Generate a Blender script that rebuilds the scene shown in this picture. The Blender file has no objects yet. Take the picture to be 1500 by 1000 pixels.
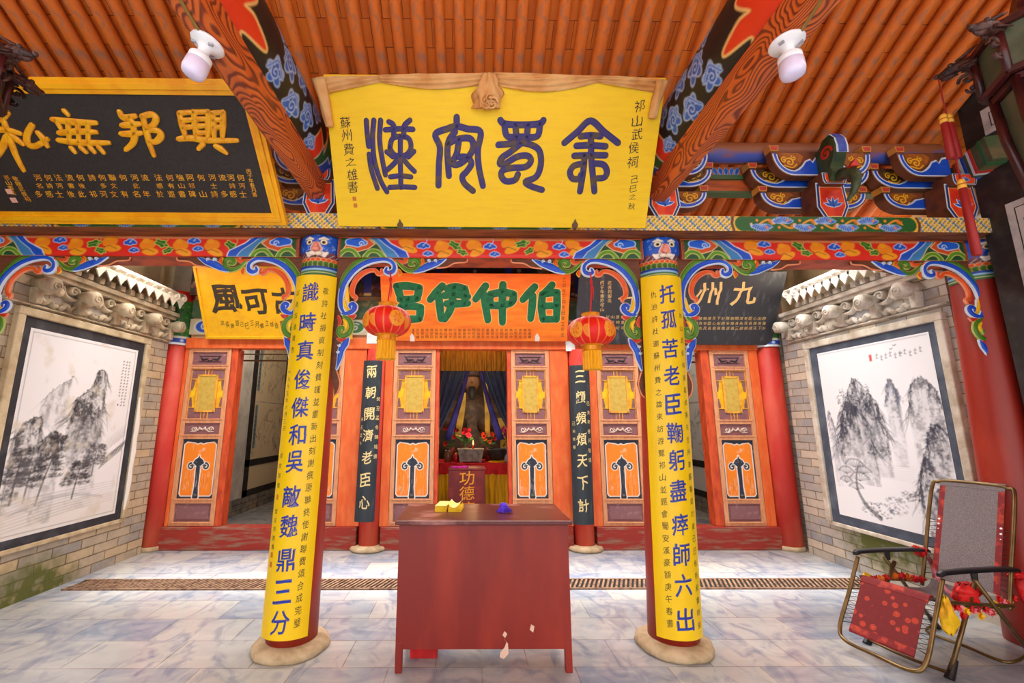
import bpy, bmesh, math, random
import numpy as np
from mathutils import Vector, Matrix

random.seed(7)
rng = np.random.default_rng(7)
SC = bpy.context.scene
COL = SC.collection
PI = math.pi

# ------------------------------------------------------------------ camera
FPX, PITCH, YAW, ROLL, CX, CY, EYE = 640.26, .184, .0101, .0022, 696.48, 500.0, 1.6
_r = Vector((math.cos(YAW), -math.sin(YAW), 0))
_g = Vector((math.sin(YAW), math.cos(YAW), 0))
_z = Vector((0, 0, 1))
FW = _g * math.cos(PITCH) + _z * math.sin(PITCH)
UP = -_g * math.sin(PITCH) + _z * math.cos(PITCH)
RT = _r
cam_data = bpy.data.cameras.new('camera')
cam = bpy.data.objects.new('camera', cam_data)
COL.objects.link(cam)
cam_data.sensor_width = 36
cam_data.lens = FPX / 1500 * 36
cam_data.shift_x = (750 - CX) / 1500
cam_data.clip_start = .02
R2 = RT * math.cos(ROLL) + UP * math.sin(ROLL)
U2 = UP * math.cos(ROLL) - RT * math.sin(ROLL)
mw = Matrix((R2, U2, -FW)).transposed().to_4x4()
mw.translation = Vector((0, 0, EYE))
cam.matrix_world = mw
SC.camera = cam


def at(px, py, X=None, Y=None, Z=None):
    """the point of the plane X=, Y= or Z= seen at a pixel of the 1500x1000 frame"""
    a0, b0 = px - CX, py - CY
    a = a0 * math.cos(ROLL) + b0 * math.sin(ROLL)
    b = -a0 * math.sin(ROLL) + b0 * math.cos(ROLL)
    d = RT * (a / FPX) - UP * (b / FPX) + FW
    if X is not None:
        t = X / d.x
    elif Y is not None:
        t = Y / d.y
    else:
        t = (Z - EYE) / d.z
    return Vector((0, 0, EYE)) + d * t


# ------------------------------------------------------------------ light
W = bpy.data.worlds.new('sky')
SC.world = W
W.use_nodes = True
nt = W.node_tree
bg = nt.nodes['Background']
_tc = nt.nodes.new('ShaderNodeTexCoord')
_sp = nt.nodes.new('ShaderNodeSeparateXYZ')
nt.links.new(_tc.outputs['Generated'], _sp.inputs[0])
_rp = nt.nodes.new('ShaderNodeMapRange')      # a bright zenith over the court, paler towards the horizon
_rp.inputs['From Min'].default_value = .25
_rp.inputs['From Max'].default_value = .9
_rp.inputs['To Min'].default_value = 1.5
_rp.inputs['To Max'].default_value = 9.0
nt.links.new(_sp.outputs[2], _rp.inputs['Value'])
nt.links.new(_rp.outputs[0], bg.inputs[1])
bg.inputs[0].default_value = (1.0, .985, .95, 1)
sun_d = bpy.data.lights.new('sun', 'SUN')
sun = bpy.data.objects.new('sun', sun_d)
COL.objects.link(sun)
sun_d.energy = 4.2
sun_d.angle = math.radians(14)
sun_d.color = (1, .96, .88)
sun.rotation_euler = Vector((.04, .02, -.95)).to_track_quat('-Z', 'Y').to_euler()
SC.view_settings.view_transform = 'Standard'
SC.view_settings.look = 'None'
SC.view_settings.gamma = 1
SC.view_settings.use_curve_mapping = False
SC.view_settings.exposure = .6


# ------------------------------------------------------------------ colours and materials
def lin(c):
    c = np.asarray(c, float) / 255.0
    return np.where(c <= .04045, c / 12.92, ((c + .055) / 1.055) ** 2.4)


def L4(c):
    l = lin(c)
    return (float(l[0]), float(l[1]), float(l[2]), 1)


MATS = {}


def mat(name, col, rough=.6, col2=None, scale=6.0, lo=.45, hi=.62, bump=0, bscale=40, metal=0, stretch=None, emit=0, detail=5, trans=0):
    if name in MATS:
        return MATS[name]
    m = bpy.data.materials.new(name)
    m.use_nodes = True
    n, l = m.node_tree.nodes, m.node_tree.links
    b = n['Principled BSDF']
    b.inputs['Base Color'].default_value = L4(col)
    b.inputs['Roughness'].default_value = rough
    b.inputs['Metallic'].default_value = metal
    if trans:
        b.inputs['Transmission Weight'].default_value = trans
    if col2 is not None or bump:
        tc = n.new('ShaderNodeTexCoord')
        mp = n.new('ShaderNodeMapping')
        mp.inputs['Scale'].default_value = stretch or (1, 1, 1)
        l.new(tc.outputs['Object'], mp.inputs['Vector'])
    if col2 is not None:
        nz = n.new('ShaderNodeTexNoise')
        nz.inputs['Scale'].default_value = scale
        nz.inputs['Detail'].default_value = detail
        l.new(mp.outputs[0], nz.inputs['Vector'])
        rp = n.new('ShaderNodeValToRGB')
        rp.color_ramp.elements[0].position = lo
        rp.color_ramp.elements[1].position = hi
        rp.color_ramp.elements[0].color = L4(col)
        rp.color_ramp.elements[1].color = L4(col2)
        l.new(nz.outputs['Fac'], rp.inputs[0])
        l.new(rp.outputs[0], b.inputs['Base Color'])
    if bump:
        nb = n.new('ShaderNodeTexNoise')
        nb.inputs['Scale'].default_value = bscale
        nb.inputs['Detail'].default_value = 4
        l.new(mp.outputs[0], nb.inputs['Vector'])
        bp = n.new('ShaderNodeBump')
        bp.inputs['Strength'].default_value = bump
        bp.inputs['Distance'].default_value = .01
        l.new(nb.outputs['Fac'], bp.inputs['Height'])
        l.new(bp.outputs[0], b.inputs['Normal'])
    if emit:
        b.inputs['Emission Color'].default_value = L4(col)
        b.inputs['Emission Strength'].default_value = emit
    MATS[name] = m
    return m


def paint_mat(name, rough=.5, wear=None, wscale=30, wlo=.62, whi=.72, bump=.0):
    """colour from the painted pattern of the surface, with a little wear"""
    if name in MATS:
        return MATS[name]
    m = bpy.data.materials.new(name)
    m.use_nodes = True
    n, l = m.node_tree.nodes, m.node_tree.links
    b = n['Principled BSDF']
    b.inputs['Roughness'].default_value = rough
    a = n.new('ShaderNodeAttribute')
    a.attribute_name = 'paint'
    src = a.outputs['Color']
    if wear is not None:
        tc = n.new('ShaderNodeTexCoord')
        nz = n.new('ShaderNodeTexNoise')
        nz.inputs['Scale'].default_value = wscale
        nz.inputs['Detail'].default_value = 6
        l.new(tc.outputs['Object'], nz.inputs['Vector'])
        rp = n.new('ShaderNodeValToRGB')
        rp.color_ramp.elements[0].position = wlo
        rp.color_ramp.elements[1].position = whi
        mx = n.new('ShaderNodeMixRGB')
        l.new(nz.outputs['Fac'], rp.inputs[0])
        l.new(rp.outputs[0], mx.inputs[0])
        l.new(src, mx.inputs[1])
        mx.inputs[2].default_value = L4(wear)
        src = mx.outputs[0]
    l.new(src, b.inputs['Base Color'])
    MATS[name] = m
    return m


# ------------------------------------------------------------------ mesh helpers
class MB:
    def __init__(s):
        s.v, s.f = [], []

    def add(s, vs, fs):
        o = len(s.v)
        s.v += [tuple(v) for v in vs]
        s.f += [tuple(i + o for i in f) for f in fs]
        return s

    def box(s, x0, x1, y0, y1, z0, z1):
        return s.add([(x0, y0, z0), (x1, y0, z0), (x1, y1, z0), (x0, y1, z0), (x0, y0, z1), (x1, y0, z1), (x1, y1, z1), (x0, y1, z1)],
                     [(0, 3, 2, 1), (4, 5, 6, 7), (0, 1, 5, 4), (1, 2, 6, 5), (2, 3, 7, 6), (3, 0, 4, 7)])

    def fbox(s, fr, u0, u1, v0, v1, d0, d1):
        """box in a frame map fr(u,v,d)"""
        p = [fr(u0, v0, d0), fr(u1, v0, d0), fr(u1, v1, d0), fr(u0, v1, d0), fr(u0, v0, d1), fr(u1, v0, d1), fr(u1, v1, d1), fr(u0, v1, d1)]
        return s.add(p, [(0, 3, 2, 1), (4, 5, 6, 7), (0, 1, 5, 4), (1, 2, 6, 5), (2, 3, 7, 6), (3, 0, 4, 7)])

    def bar(s, p, q, w, h, up=(0, 0, 1)):
        p, q = Vector(p), Vector(q)
        d = (q - p).normalized()
        x = d.cross(Vector(up)).normalized() * (w / 2)
        y = x.cross(d).normalized() * (h / 2)
        vs = [p - x - y, p + x - y, p + x + y, p - x + y, q - x - y, q + x - y, q + x + y, q - x + y]
        return s.add(vs, [(0, 3, 2, 1), (4, 5, 6, 7), (0, 1, 5, 4), (1, 2, 6, 5), (2, 3, 7, 6), (3, 0, 4, 7)])

    def tube(s, pts, r, n=10, cap=True, closed=False):
        pts = [Vector(p) for p in pts]
        m = len(pts)
        rs = r if hasattr(r, '__len__') else [r] * m
        prev = None
        rings = []
        for i, p in enumerate(pts):
            if closed:
                t = pts[(i + 1) % m] - pts[i - 1]
            else:
                t = pts[min(i + 1, m - 1)] - pts[max(i - 1, 0)]
            t.normalize()
            if prev is None:
                a = Vector((0, 0, 1)) if abs(t.z) < .9 else Vector((1, 0, 0))
                x = t.cross(a).normalized()
            else:
                x = (prev - t * prev.dot(t))
                x = x.normalized() if x.length > 1e-6 else t.orthogonal().normalized()
            prev = x
            y = t.cross(x)
            rings.append([p + (x * math.cos(2 * PI * k / n) + y * math.sin(2 * PI * k / n)) * rs[i] for k in range(n)])
        vs = [v for rg in rings for v in rg]
        fs = []
        for i in range(m if closed else m - 1):
            j = (i + 1) % m
            for k in range(n):
                fs.append((i * n + k, i * n + (k + 1) % n, j * n + (k + 1) % n, j * n + k))
        if cap and not closed:
            fs.append(tuple(range(n))[::-1])
            fs.append(tuple((m - 1) * n + k for k in range(n)))
        return s.add(vs, fs)

    def lathe(s, prof, n=24, c=(0, 0, 0), axis=None, a0=0, wob=0):
        """prof: list of (r, h); axis: direction of h (default z)"""
        c = Vector(c)
        az = Vector(axis).normalized() if axis is not None else Vector((0, 0, 1))
        ax = az.orthogonal().normalized() if axis is not None else Vector((1, 0, 0))
        ay = az.cross(ax)
        vs, fs = [], []
        for (r, h) in prof:
            for k in range(n):
                t = a0 + 2 * PI * k / n
                rr = r * (1 + wob * math.sin(t * 5 + h * 30) + wob * .7 * math.sin(t * 11 + 1))
                vs.append(c + az * h + (ax * math.cos(t) + ay * math.sin(t)) * rr)
        m = len(prof)
        for i in range(m - 1):
            for k in range(n):
                fs.append((i * n + k, i * n + (k + 1) % n, (i + 1) * n + (k + 1) % n, (i + 1) * n + k))
        fs.append(tuple(range(n))[::-1])
        fs.append(tuple((m - 1) * n + k for k in range(n)))
        return s.add(vs, fs)

    def ball(s, c, rx, ry=None, rz=None, nu=14, nv=9):
        ry = rx if ry is None else ry
        rz = rx if rz is None else rz
        c = Vector(c)
        vs = [c + Vector((0, 0, -rz))]
        for j in range(1, nv):
            t = -PI / 2 + PI * j / nv
            for k in range(nu):
                a = 2 * PI * k / nu
                vs.append(c + Vector((rx * math.cos(t) * math.cos(a), ry * math.cos(t) * math.sin(a), rz * math.sin(t))))
        vs.append(c + Vector((0, 0, rz)))
        fs = []
        for k in range(nu):
            fs.append((0, 1 + (k + 1) % nu, 1 + k))
            b = 1 + (nv - 2) * nu
            fs.append((b + k, b + (k + 1) % nu, len(vs) - 1))
        for j in range(nv - 2):
            for k in range(nu):
                a = 1 + j * nu
                fs.append((a + k, a + (k + 1) % nu, a + nu + (k + 1) % nu, a + nu + k))
        return s.add(vs, fs)

    def prism(s, poly, fr, d0, d1):
        """2D outline (u,v) extruded from d0 to d1 in frame fr"""
        n = len(poly)
        vs = [fr(u, v, d0) for u, v in poly] + [fr(u, v, d1) for u, v in poly]
        fs = [tuple(range(n))[::-1], tuple(range(n, 2 * n))]
        for i in range(n):
            j = (i + 1) % n
            fs.append((i, j, n + j, n + i))
        return s.add(vs, fs)

    def ribbon(s, pts, w, fr, d0, d1, round_end=True):
        """flat band of width w (number or list) along 2D pts, raised from d0 to d1, with a domed top"""
        P = np.array(pts, float)
        m = len(P)
        ws = np.array(w if hasattr(w, '__len__') else [w] * m, float) / 2
        if len(ws) != m:
            ws = np.interp(np.linspace(0, 1, m), np.linspace(0, 1, len(ws)), ws)
        T = np.gradient(P, axis=0)
        T /= np.linalg.norm(T, axis=1)[:, None] + 1e-9
        N = np.stack([-T[:, 1], T[:, 0]], 1)
        if round_end:
            k = 4
            a = [(P[0] - T[0] * ws[0] * math.cos(q), ws[0] * math.sin(q), T[0], N[0]) for q in np.linspace(.15, PI / 2, k)][:-1]
            b = [(P[-1] + T[-1] * ws[-1] * math.cos(q), ws[-1] * math.sin(q), T[-1], N[-1]) for q in np.linspace(PI / 2, .15, k)][1:]
            rows = [(p, wd, nn) for p, wd, _, nn in a] + list(zip(P, ws, N)) + [(p, wd, nn) for p, wd, _, nn in b]
        else:
            rows = list(zip(P, ws, N))
        vs, fs = [], []
        for p, wd, nn in rows:
            for q, dd in ((-1, d0), (-1, d1 * .6 + d0 * .4), (-.5, d1), (.5, d1), (1, d1 * .6 + d0 * .4), (1, d0)):
                e = p + nn * wd * q
                vs.append(fr(e[0], e[1], dd))
        for i in range(len(rows) - 1):
            for k in range(5):
                fs.append((i * 6 + k, i * 6 + k + 1, i * 6 + 7 + k, i * 6 + 6 + k))
        fs.append(tuple(range(6)))
        fs.append(tuple((len(rows) - 1) * 6 + k for k in range(6))[::-1])
        return s.add(vs, fs)


def spline(pts, n=8, closed=False):
    """Catmull-Rom through 2D/3D points"""
    P = [np.array(p, float) for p in pts]
    m = len(P)
    out = []
    for i in range(m if closed else m - 1):
        if closed:
            a, b, c, d = P[i - 1], P[i], P[(i + 1) % m], P[(i + 2) % m]
        else:
            a, b, c, d = P[max(i - 1, 0)], P[i], P[i + 1], P[min(i + 2, m - 1)]
        for k in range(n):
            t = k / n
            out.append(.5 * ((2 * b) + (-a + c) * t + (2 * a - 5 * b + 4 * c - d) * t * t + (-a + 3 * b - 3 * c + d) * t ** 3))
    if not closed:
        out.append(P[-1])
    return [tuple(float(q) for q in o) for o in out]


ORG = {}


def _props(o, label, cat, group, kind):
    if label:
        o['label'] = label
    if cat:
        o['category'] = cat
    if group:
        o['group'] = group
    if kind:
        o['kind'] = kind


def thing(name, label, cat, loc, group=None, kind=None):
    o = bpy.data.objects.new(name, None)
    o.empty_display_size = .05
    COL.objects.link(o)
    o.location = loc
    ORG[o.name] = Vector(loc)
    _props(o, label, cat, group, kind)
    return o


def link_mesh(name, vs, fs, m, parent=None, smooth=False, bevel=0, colors=None, loc=None):
    me = bpy.data.meshes.new(name)
    org = ORG[parent.name] if parent is not None else Vector(loc if loc is not None else (0, 0, 0))
    A = np.asarray(vs, float).reshape(-1, 3) - np.array(org)
    me.from_pydata(A.tolist(), [], fs)
    if smooth:
        me.polygons.foreach_set('use_smooth', [True] * len(me.polygons))
    if colors is not None:
        ca = me.color_attributes.new('paint', 'FLOAT_COLOR', 'POINT')
        c4 = np.ones((len(A), 4))
        c4[:, :3] = colors
        ca.data.foreach_set('color', c4.ravel())
    me.materials.append(m)
    me.update()
    o = bpy.data.objects.new(name, me)
    COL.objects.link(o)
    if parent is not None:
        o.parent = parent
    else:
        o.location = org
    ORG[o.name] = org
    if bevel:
        b = o.modifiers.new('bevel', 'BEVEL')
        b.width = bevel
        b.segments = 2
        b.limit_method = 'ANGLE'
        b.angle_limit = .6
    return o


def part(name, mb, m, parent, smooth=False, bevel=0, label=None, kind=None):
    o = link_mesh(name, mb.v, mb.f, m, parent, smooth, bevel)
    _props(o, label, None, None, kind)
    return o


def solo(name, mb, m, label=None, cat=None, group=None, kind=None, smooth=False, bevel=0):
    A = np.array(mb.v)
    lo, hi = A.min(0), A.max(0)
    o = link_mesh(name, mb.v, mb.f, m, None, smooth, bevel, loc=((lo[0] + hi[0]) / 2, (lo[1] + hi[1]) / 2, lo[2]))
    _props(o, label, cat, group, kind)
    return o


def struct(name, mb, m, parent=None, bevel=0, smooth=False):
    if parent is not None:
        return part(name, mb, m, parent, smooth, bevel)
    return solo(name, mb, m, kind='structure', bevel=bevel, smooth=smooth)


def copy_tree(root, loc, label=None):
    r = root.copy()
    COL.objects.link(r)
    r.location = loc
    if label:
        r['label'] = label
    for ch in list(root.children):
        c = ch.copy()
        COL.objects.link(c)
        c.parent = r
        for g in ch.children:
            d = g.copy()
            COL.objects.link(d)
            d.parent = c
    return r


def frame(O, ex, ey, n=None):
    O, ex, ey = Vector(O), Vector(ex).normalized(), Vector(ey).normalized()
    n = ex.cross(ey).normalized() if n is None else Vector(n).normalized()
    return lambda u, v, d=0.0: O + ex * u + ey * v + n * d


# ------------------------------------------------------------------ painted patterns
def noise2(X, Y, sc, seed):
    """smooth value noise in 0..1"""
    r = np.random.default_rng(seed)
    T = r.random((64, 64))
    out, amp, tot = 0, 1.0, 0
    for o in range(3):
        x, y = X * sc * 2 ** o, Y * sc * 2 ** o
        i, j = np.floor(x).astype(int), np.floor(y).astype(int)
        fx, fy = x - i, y - j
        fx, fy = fx * fx * (3 - 2 * fx), fy * fy * (3 - 2 * fy)
        g = lambda a, b: T[(a + 7 * o) % 64, (b + 3 * o) % 64]
        out = out + amp * ((g(i, j) * (1 - fx) + g(i + 1, j) * fx) * (1 - fy) + (g(i, j + 1) * (1 - fx) + g(i + 1, j + 1) * fx) * fy)
        tot += amp
        amp *= .55
    return out / tot


class Canvas:
    """paint laid on a surface: a grid of colours in metric units, x to the right and y up"""

    def __init__(s, Wd, Ht, res, col):
        s.W, s.H = Wd, Ht
        s.nx, s.ny = max(2, int(round(Wd / res)) + 1), max(2, int(round(Ht / res)) + 1)
        s.x = np.linspace(0, Wd, s.nx)
        s.y = np.linspace(0, Ht, s.ny)
        s.a = np.zeros((s.ny, s.nx, 3)) + lin(col)
        s.aa = res * .6

    def win(s, x0, x1, y0, y1):
        i0, i1 = np.searchsorted(s.x, [x0, x1])
        j0, j1 = np.searchsorted(s.y, [y0, y1])
        i1, j1 = min(i1 + 1, s.nx), min(j1 + 1, s.ny)
        i0, j0 = max(i0 - 1, 0), max(j0 - 1, 0)
        if i1 <= i0 or j1 <= j0:
            return None
        X, Y = np.meshgrid(s.x[i0:i1], s.y[j0:j1])
        return (slice(j0, j1), slice(i0, i1)), X, Y

    def blend(s, sl, sd, col, op=1.0):
        """sd: signed distance, negative inside"""
        m = np.clip(.5 - sd / (2 * s.aa), 0, 1)[..., None] * op
        s.a[sl] = s.a[sl] * (1 - m) + lin(col) * m

    def rect(s, x0, x1, y0, y1, col, op=1):
        w = s.win(x0 - .02, x1 + .02, y0 - .02, y1 + .02)
        if w is None:
            return
        sl, X, Y = w
        s.blend(sl, np.maximum(np.maximum(x0 - X, X - x1), np.maximum(y0 - Y, Y - y1)), col, op)

    def ell(s, cx, cy, rx, ry, col, rot=0, out=None, ow=0, op=1):
        R = max(rx, ry) + ow + .02
        w = s.win(cx - R, cx + R, cy - R, cy + R)
        if w is None:
            return
        sl, X, Y = w
        c, n = math.cos(rot), math.sin(rot)
        u, v = (X - cx) * c + (Y - cy) * n, -(X - cx) * n + (Y - cy) * c
        q = np.sqrt((u / rx) ** 2 + (v / ry) ** 2)
        sd = (q - 1) * min(rx, ry)
        if out is not None:
            s.blend(sl, sd - ow, out, op)
        s.blend(sl, sd, col, op)

    def stroke(s, pts, w, col, out=None, ow=0, op=1, soft=0):
        P = np.array(pts, float)
        m = len(P)
        ws = np.array(w if hasattr(w, '__len__') else [w, w], float) / 2
        ws = np.interp(np.linspace(0, 1, m), np.linspace(0, 1, len(ws)), ws)
        pad = ws.max() + ow + soft + .01
        wn = s.win(P[:, 0].min() - pad, P[:, 0].max() + pad, P[:, 1].min() - pad, P[:, 1].max() + pad)
        if wn is None:
            return
        sl, X, Y = wn
        D = np.full(X.shape, 1e9)
        for i in range(m - 1):
            a, b = P[i], P[i + 1]
            d = b - a
            L = d @ d + 1e-12
            t = np.clip(((X - a[0]) * d[0] + (Y - a[1]) * d[1]) / L, 0, 1)
            dd = np.hypot(X - a[0] - d[0] * t, Y - a[1] - d[1] * t) - (ws[i] * (1 - t) + ws[i + 1] * t)
            D = np.minimum(D, dd)
        if out is not None:
            s.blend(sl, D - ow, out, op)
        if soft:
            mk = np.clip(1 - (D + soft) / (2 * soft), 0, 1)[..., None] * op
            s.a[sl] = s.a[sl] * (1 - mk) + lin(col) * mk
        else:
            s.blend(sl, D, col, op)

    def poly(s, pts, col, out=None, ow=0, op=1):
        P = np.array(pts, float)
        pad = ow + .01
        wn = s.win(P[:, 0].min() - pad, P[:, 0].max() + pad, P[:, 1].min() - pad, P[:, 1].max() + pad)
        if wn is None:
            return
        sl, X, Y = wn
        ins = np.zeros(X.shape, bool)
        D = np.full(X.shape, 1e9)
        m = len(P)
        for i in range(m):
            a, b = P[i], P[(i + 1) % m]
            d = b - a
            L = d @ d + 1e-12
            t = np.clip(((X - a[0]) * d[0] + (Y - a[1]) * d[1]) / L, 0, 1)
            D = np.minimum(D, np.hypot(X - a[0] - d[0] * t, Y - a[1] - d[1] * t))
            if abs(d[1]) > 1e-12:
                ins ^= ((a[1] > Y) != (b[1] > Y)) & (X < d[0] * (Y - a[1]) / d[1] + a[0])
        sd = np.where(ins, -D, D)
        if out is not None:
            s.blend(sl, sd - ow, out, op)
        s.blend(sl, sd, col, op)

    def patch(s, name, P, m, parent, smooth=False, extra=None, loc=None):
        """P maps arrays x,y to an (N,3) array; extra: (verts, faces, colour) added to the same mesh"""
        X, Y = np.meshgrid(s.x, s.y)
        V = np.asarray(P(X.ravel(), Y.ravel()))
        nx, ny = s.nx, s.ny
        i = (np.arange(ny - 1)[:, None] * nx + np.arange(nx - 1)[None]).ravel()
        F = np.stack([i, i + 1, i + 1 + nx, i + nx], 1).tolist()
        C = s.a.reshape(-1, 3)
        vs = V
        if extra is not None:
            n0 = len(V)
            ev = np.array(extra[0], float)
            vs = np.concatenate([V, ev])
            F = F + [tuple(k + n0 for k in f) for f in extra[1]]
            C = np.concatenate([C, np.tile(lin(extra[2]), (len(ev), 1))])
        return link_mesh(name, vs, F, m, parent, smooth, colors=C, loc=loc)


def planar(fr, d=0.0):
    O = np.array(fr(0, 0, d))
    ex = np.array(fr(1, 0, d)) - O
    ey = np.array(fr(0, 1, d)) - O
    return lambda x, y: O + x[:, None] * ex + y[:, None] * ey


def spiral(cx, cy, r, turns=1.2, a0=0.0, sgn=1, n=18, r1=.15):
    return [(cx + r * (1 - (1 - r1) * k / n) * math.cos(a0 + sgn * 2 * PI * turns * k / n), cy + r * (1 - (1 - r1) * k / n) * math.sin(a0 + sgn * 2 * PI * turns * k / n)) for k in range(n + 1)]


# ------------------------------------------------------------------ writing
_fc = bpy.data.curves.new('writing', 'FONT')
_fc.resolution_u = 3
_fo = bpy.data.objects.new('writing', _fc)
_GL = {}


def glyph(ch, off=0.0, ext=0.0):
    k = (ch, off, ext)
    if k not in _GL:
        if _fo.name not in COL.objects:
            COL.objects.link(_fo)
        _fc.body = ch
        _fc.offset = off
        _fc.extrude = ext
        dg = bpy.context.evaluated_depsgraph_get()
        dg.update()
        me = bpy.data.meshes.new_from_object(_fo.evaluated_get(dg))
        v = np.array([q.co[:] for q in me.vertices]).reshape(-1, 3)
        f = [tuple(p.vertices) for p in me.polygons]
        bpy.data.meshes.remove(me)
        if len(v) and not ext:
            bm = bmesh.new()
            bv = [bm.verts.new(q) for q in v]
            for q in f:
                try:
                    bm.faces.new([bv[i] for i in q])
                except ValueError:
                    pass
            for lim in (.3, .16):
                eg = [e for e in bm.edges if e.calc_length() > lim]
                if eg:
                    bmesh.ops.subdivide_edges(bm, edges=eg, cuts=1 if lim < .2 else 2, use_grid_fill=True)
                    bmesh.ops.triangulate(bm, faces=bm.faces[:])
            bm.verts.index_update()
            v = np.array([q.co[:] for q in bm.verts]).reshape(-1, 3)
            f = [tuple(q.index for q in p.verts) for p in bm.faces]
            bm.free()
        if len(v):
            lo, hi = v.min(0), v.max(0)
            sz = np.maximum(hi - lo, 1e-4)
            _GL[k] = ((v[:, :2] - (lo[:2] + hi[:2]) / 2), sz[:2], v[:, 2], f)
        else:
            _GL[k] = (np.zeros((0, 2)), np.ones(2), np.zeros(0), [])
    return _GL[k]


def write(mb, ch, u, v, w, h, fr, d=.004, off=0.0, depth=0.0, rise=0.0, jit=0.0, keep=False):
    """one character centred at (u,v), stretched to w x h; keep: em scaling instead (thin characters stay thin)"""
    P, sz, z, F = glyph(ch, off, .05 if depth else 0.0)
    if not len(P):
        return
    if keep:
        S = np.array([w, h]) / .88
    else:
        S = np.array([w / max(sz[0], .45), h / max(sz[1], .45)])
    Q = P * S
    if rise:
        Q[:, 1] += Q[:, 0] * rise
    if jit:
        ph = rng.uniform(0, 6, 4)
        Q[:, 0] += jit * w * np.sin(P[:, 1] * 7 + ph[0]) + jit * .5 * w * np.sin(P[:, 1] * 17 + ph[1])
        Q[:, 1] += jit * h * np.sin(P[:, 0] * 7 + ph[2])
    dd = d + (np.where(z > 0, depth, 0) if depth else 0 * z)
    mb.add([fr(u + q[0], v + q[1], float(e)) for q, e in zip(Q, dd)], F)
# ================================================================== the setting
def tex_mat(name, rough, build, bump_dist=.006, bump_str=.6):
    """a material whose colour and height come from build(nodes, links, position) -> (colour socket, height socket)"""
    m = bpy.data.materials.new(name)
    m.use_nodes = True
    n, l = m.node_tree.nodes, m.node_tree.links
    b = n['Principled BSDF']
    b.inputs['Roughness'].default_value = rough
    g = n.new('ShaderNodeNewGeometry')
    col, hgt = build(n, l, g.outputs['Position'], b)
    l.new(col, b.inputs['Base Color'])
    if hgt is not None:
        bp = n.new('ShaderNodeBump')
        bp.inputs['Strength'].default_value = bump_str
        bp.inputs['Distance'].default_value = bump_dist
        l.new(hgt, bp.inputs['Height'])
        l.new(bp.outputs[0], b.inputs['Normal'])
    return m


def n_sep(n, l, src):
    s = n.new('ShaderNodeSeparateXYZ')
    l.new(src, s.inputs[0])
    return s.outputs


def n_comb(n, l, x, y, z=None):
    c = n.new('ShaderNodeCombineXYZ')
    l.new(x, c.inputs[0])
    l.new(y, c.inputs[1])
    if z is not None:
        l.new(z, c.inputs[2])
    return c.outputs[0]


def n_noise(n, l, vec, scale, detail=4, stretch=None, dist=0):
    if stretch:
        mp = n.new('ShaderNodeMapping')
        mp.inputs['Scale'].default_value = stretch
        l.new(vec, mp.inputs[0])
        vec = mp.outputs[0]
    z = n.new('ShaderNodeTexNoise')
    z.inputs['Scale'].default_value = scale
    z.inputs['Detail'].default_value = detail
    z.inputs['Distortion'].default_value = dist
    l.new(vec, z.inputs['Vector'])
    return z.outputs['Fac']


def n_ramp(n, l, fac, stops):
    r = n.new('ShaderNodeValToRGB')
    e = r.color_ramp.elements
    while len(e) < len(stops):
        e.new(.5)
    for k, (p, c) in enumerate(stops):
        e[k].position = p
        e[k].color = L4(c)
    l.new(fac, r.inputs[0])
    return r.outputs[0]


def n_mix(n, l, fac, a, b, mode='MIX'):
    x = n.new('ShaderNodeMixRGB')
    x.blend_type = mode
    for k, q in ((0, fac), (1, a), (2, b)):
        if isinstance(q, (int, float)):
            x.inputs[k].default_value = q if k == 0 else (q, q, q, 1)
        elif isinstance(q, tuple):
            x.inputs[k].default_value = L4(q)
        else:
            l.new(q, x.inputs[k])
    return x.outputs[0]


def floor_build(n, l, pos, b):
    mp = n.new('ShaderNodeMapping')
    mp.inputs['Location'].default_value = (.23, .09, 0)
    l.new(pos, mp.inputs[0])
    br = n.new('ShaderNodeTexBrick')
    br.offset = .5
    br.inputs['Color1'].default_value = L4((126, 142, 168))
    br.inputs['Color2'].default_value = L4((186, 186, 182))
    br.inputs['Mortar'].default_value = L4((120, 112, 104))
    br.inputs['Scale'].default_value = 1
    br.inputs['Mortar Size'].default_value = .004
    br.inputs['Brick Width'].default_value = .62
    br.inputs['Row Height'].default_value = .372
    l.new(mp.outputs[0], br.inputs['Vector'])
    st = n_noise(n, l, pos, 2.2, 7, (1, 2.2, 1), 1.2)
    c = n_mix(n, l, n_ramp(n, l, st, [(.35, (0, 0, 0)), (.68, (255, 255, 255))]), br.outputs['Color'], n_mix(n, l, .55, br.outputs['Color'], (206, 206, 202)))
    s2 = n_noise(n, l, pos, 3.1, 8, (1.6, 1, 1), 1.6)
    c = n_mix(n, l, n_ramp(n, l, s2, [(.48, (0, 0, 0)), (.72, (220, 220, 220))]), c, (108, 124, 152))
    s3 = n_noise(n, l, pos, 1.4, 6)
    c = n_mix(n, l, n_ramp(n, l, s3, [(.55, (0, 0, 0)), (.75, (120, 120, 120))]), c, (206, 178, 140))
    rr = n_noise(n, l, pos, 5, 5)
    rp = n_ramp(n, l, rr, [(.3, (70, 70, 70)), (.7, (140, 140, 140))])
    l.new(rp, b.inputs['Roughness'])
    return c, br.outputs['Fac']


M_FLOOR = tex_mat('slate_tiles', .35, floor_build, .004, -.4)


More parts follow.
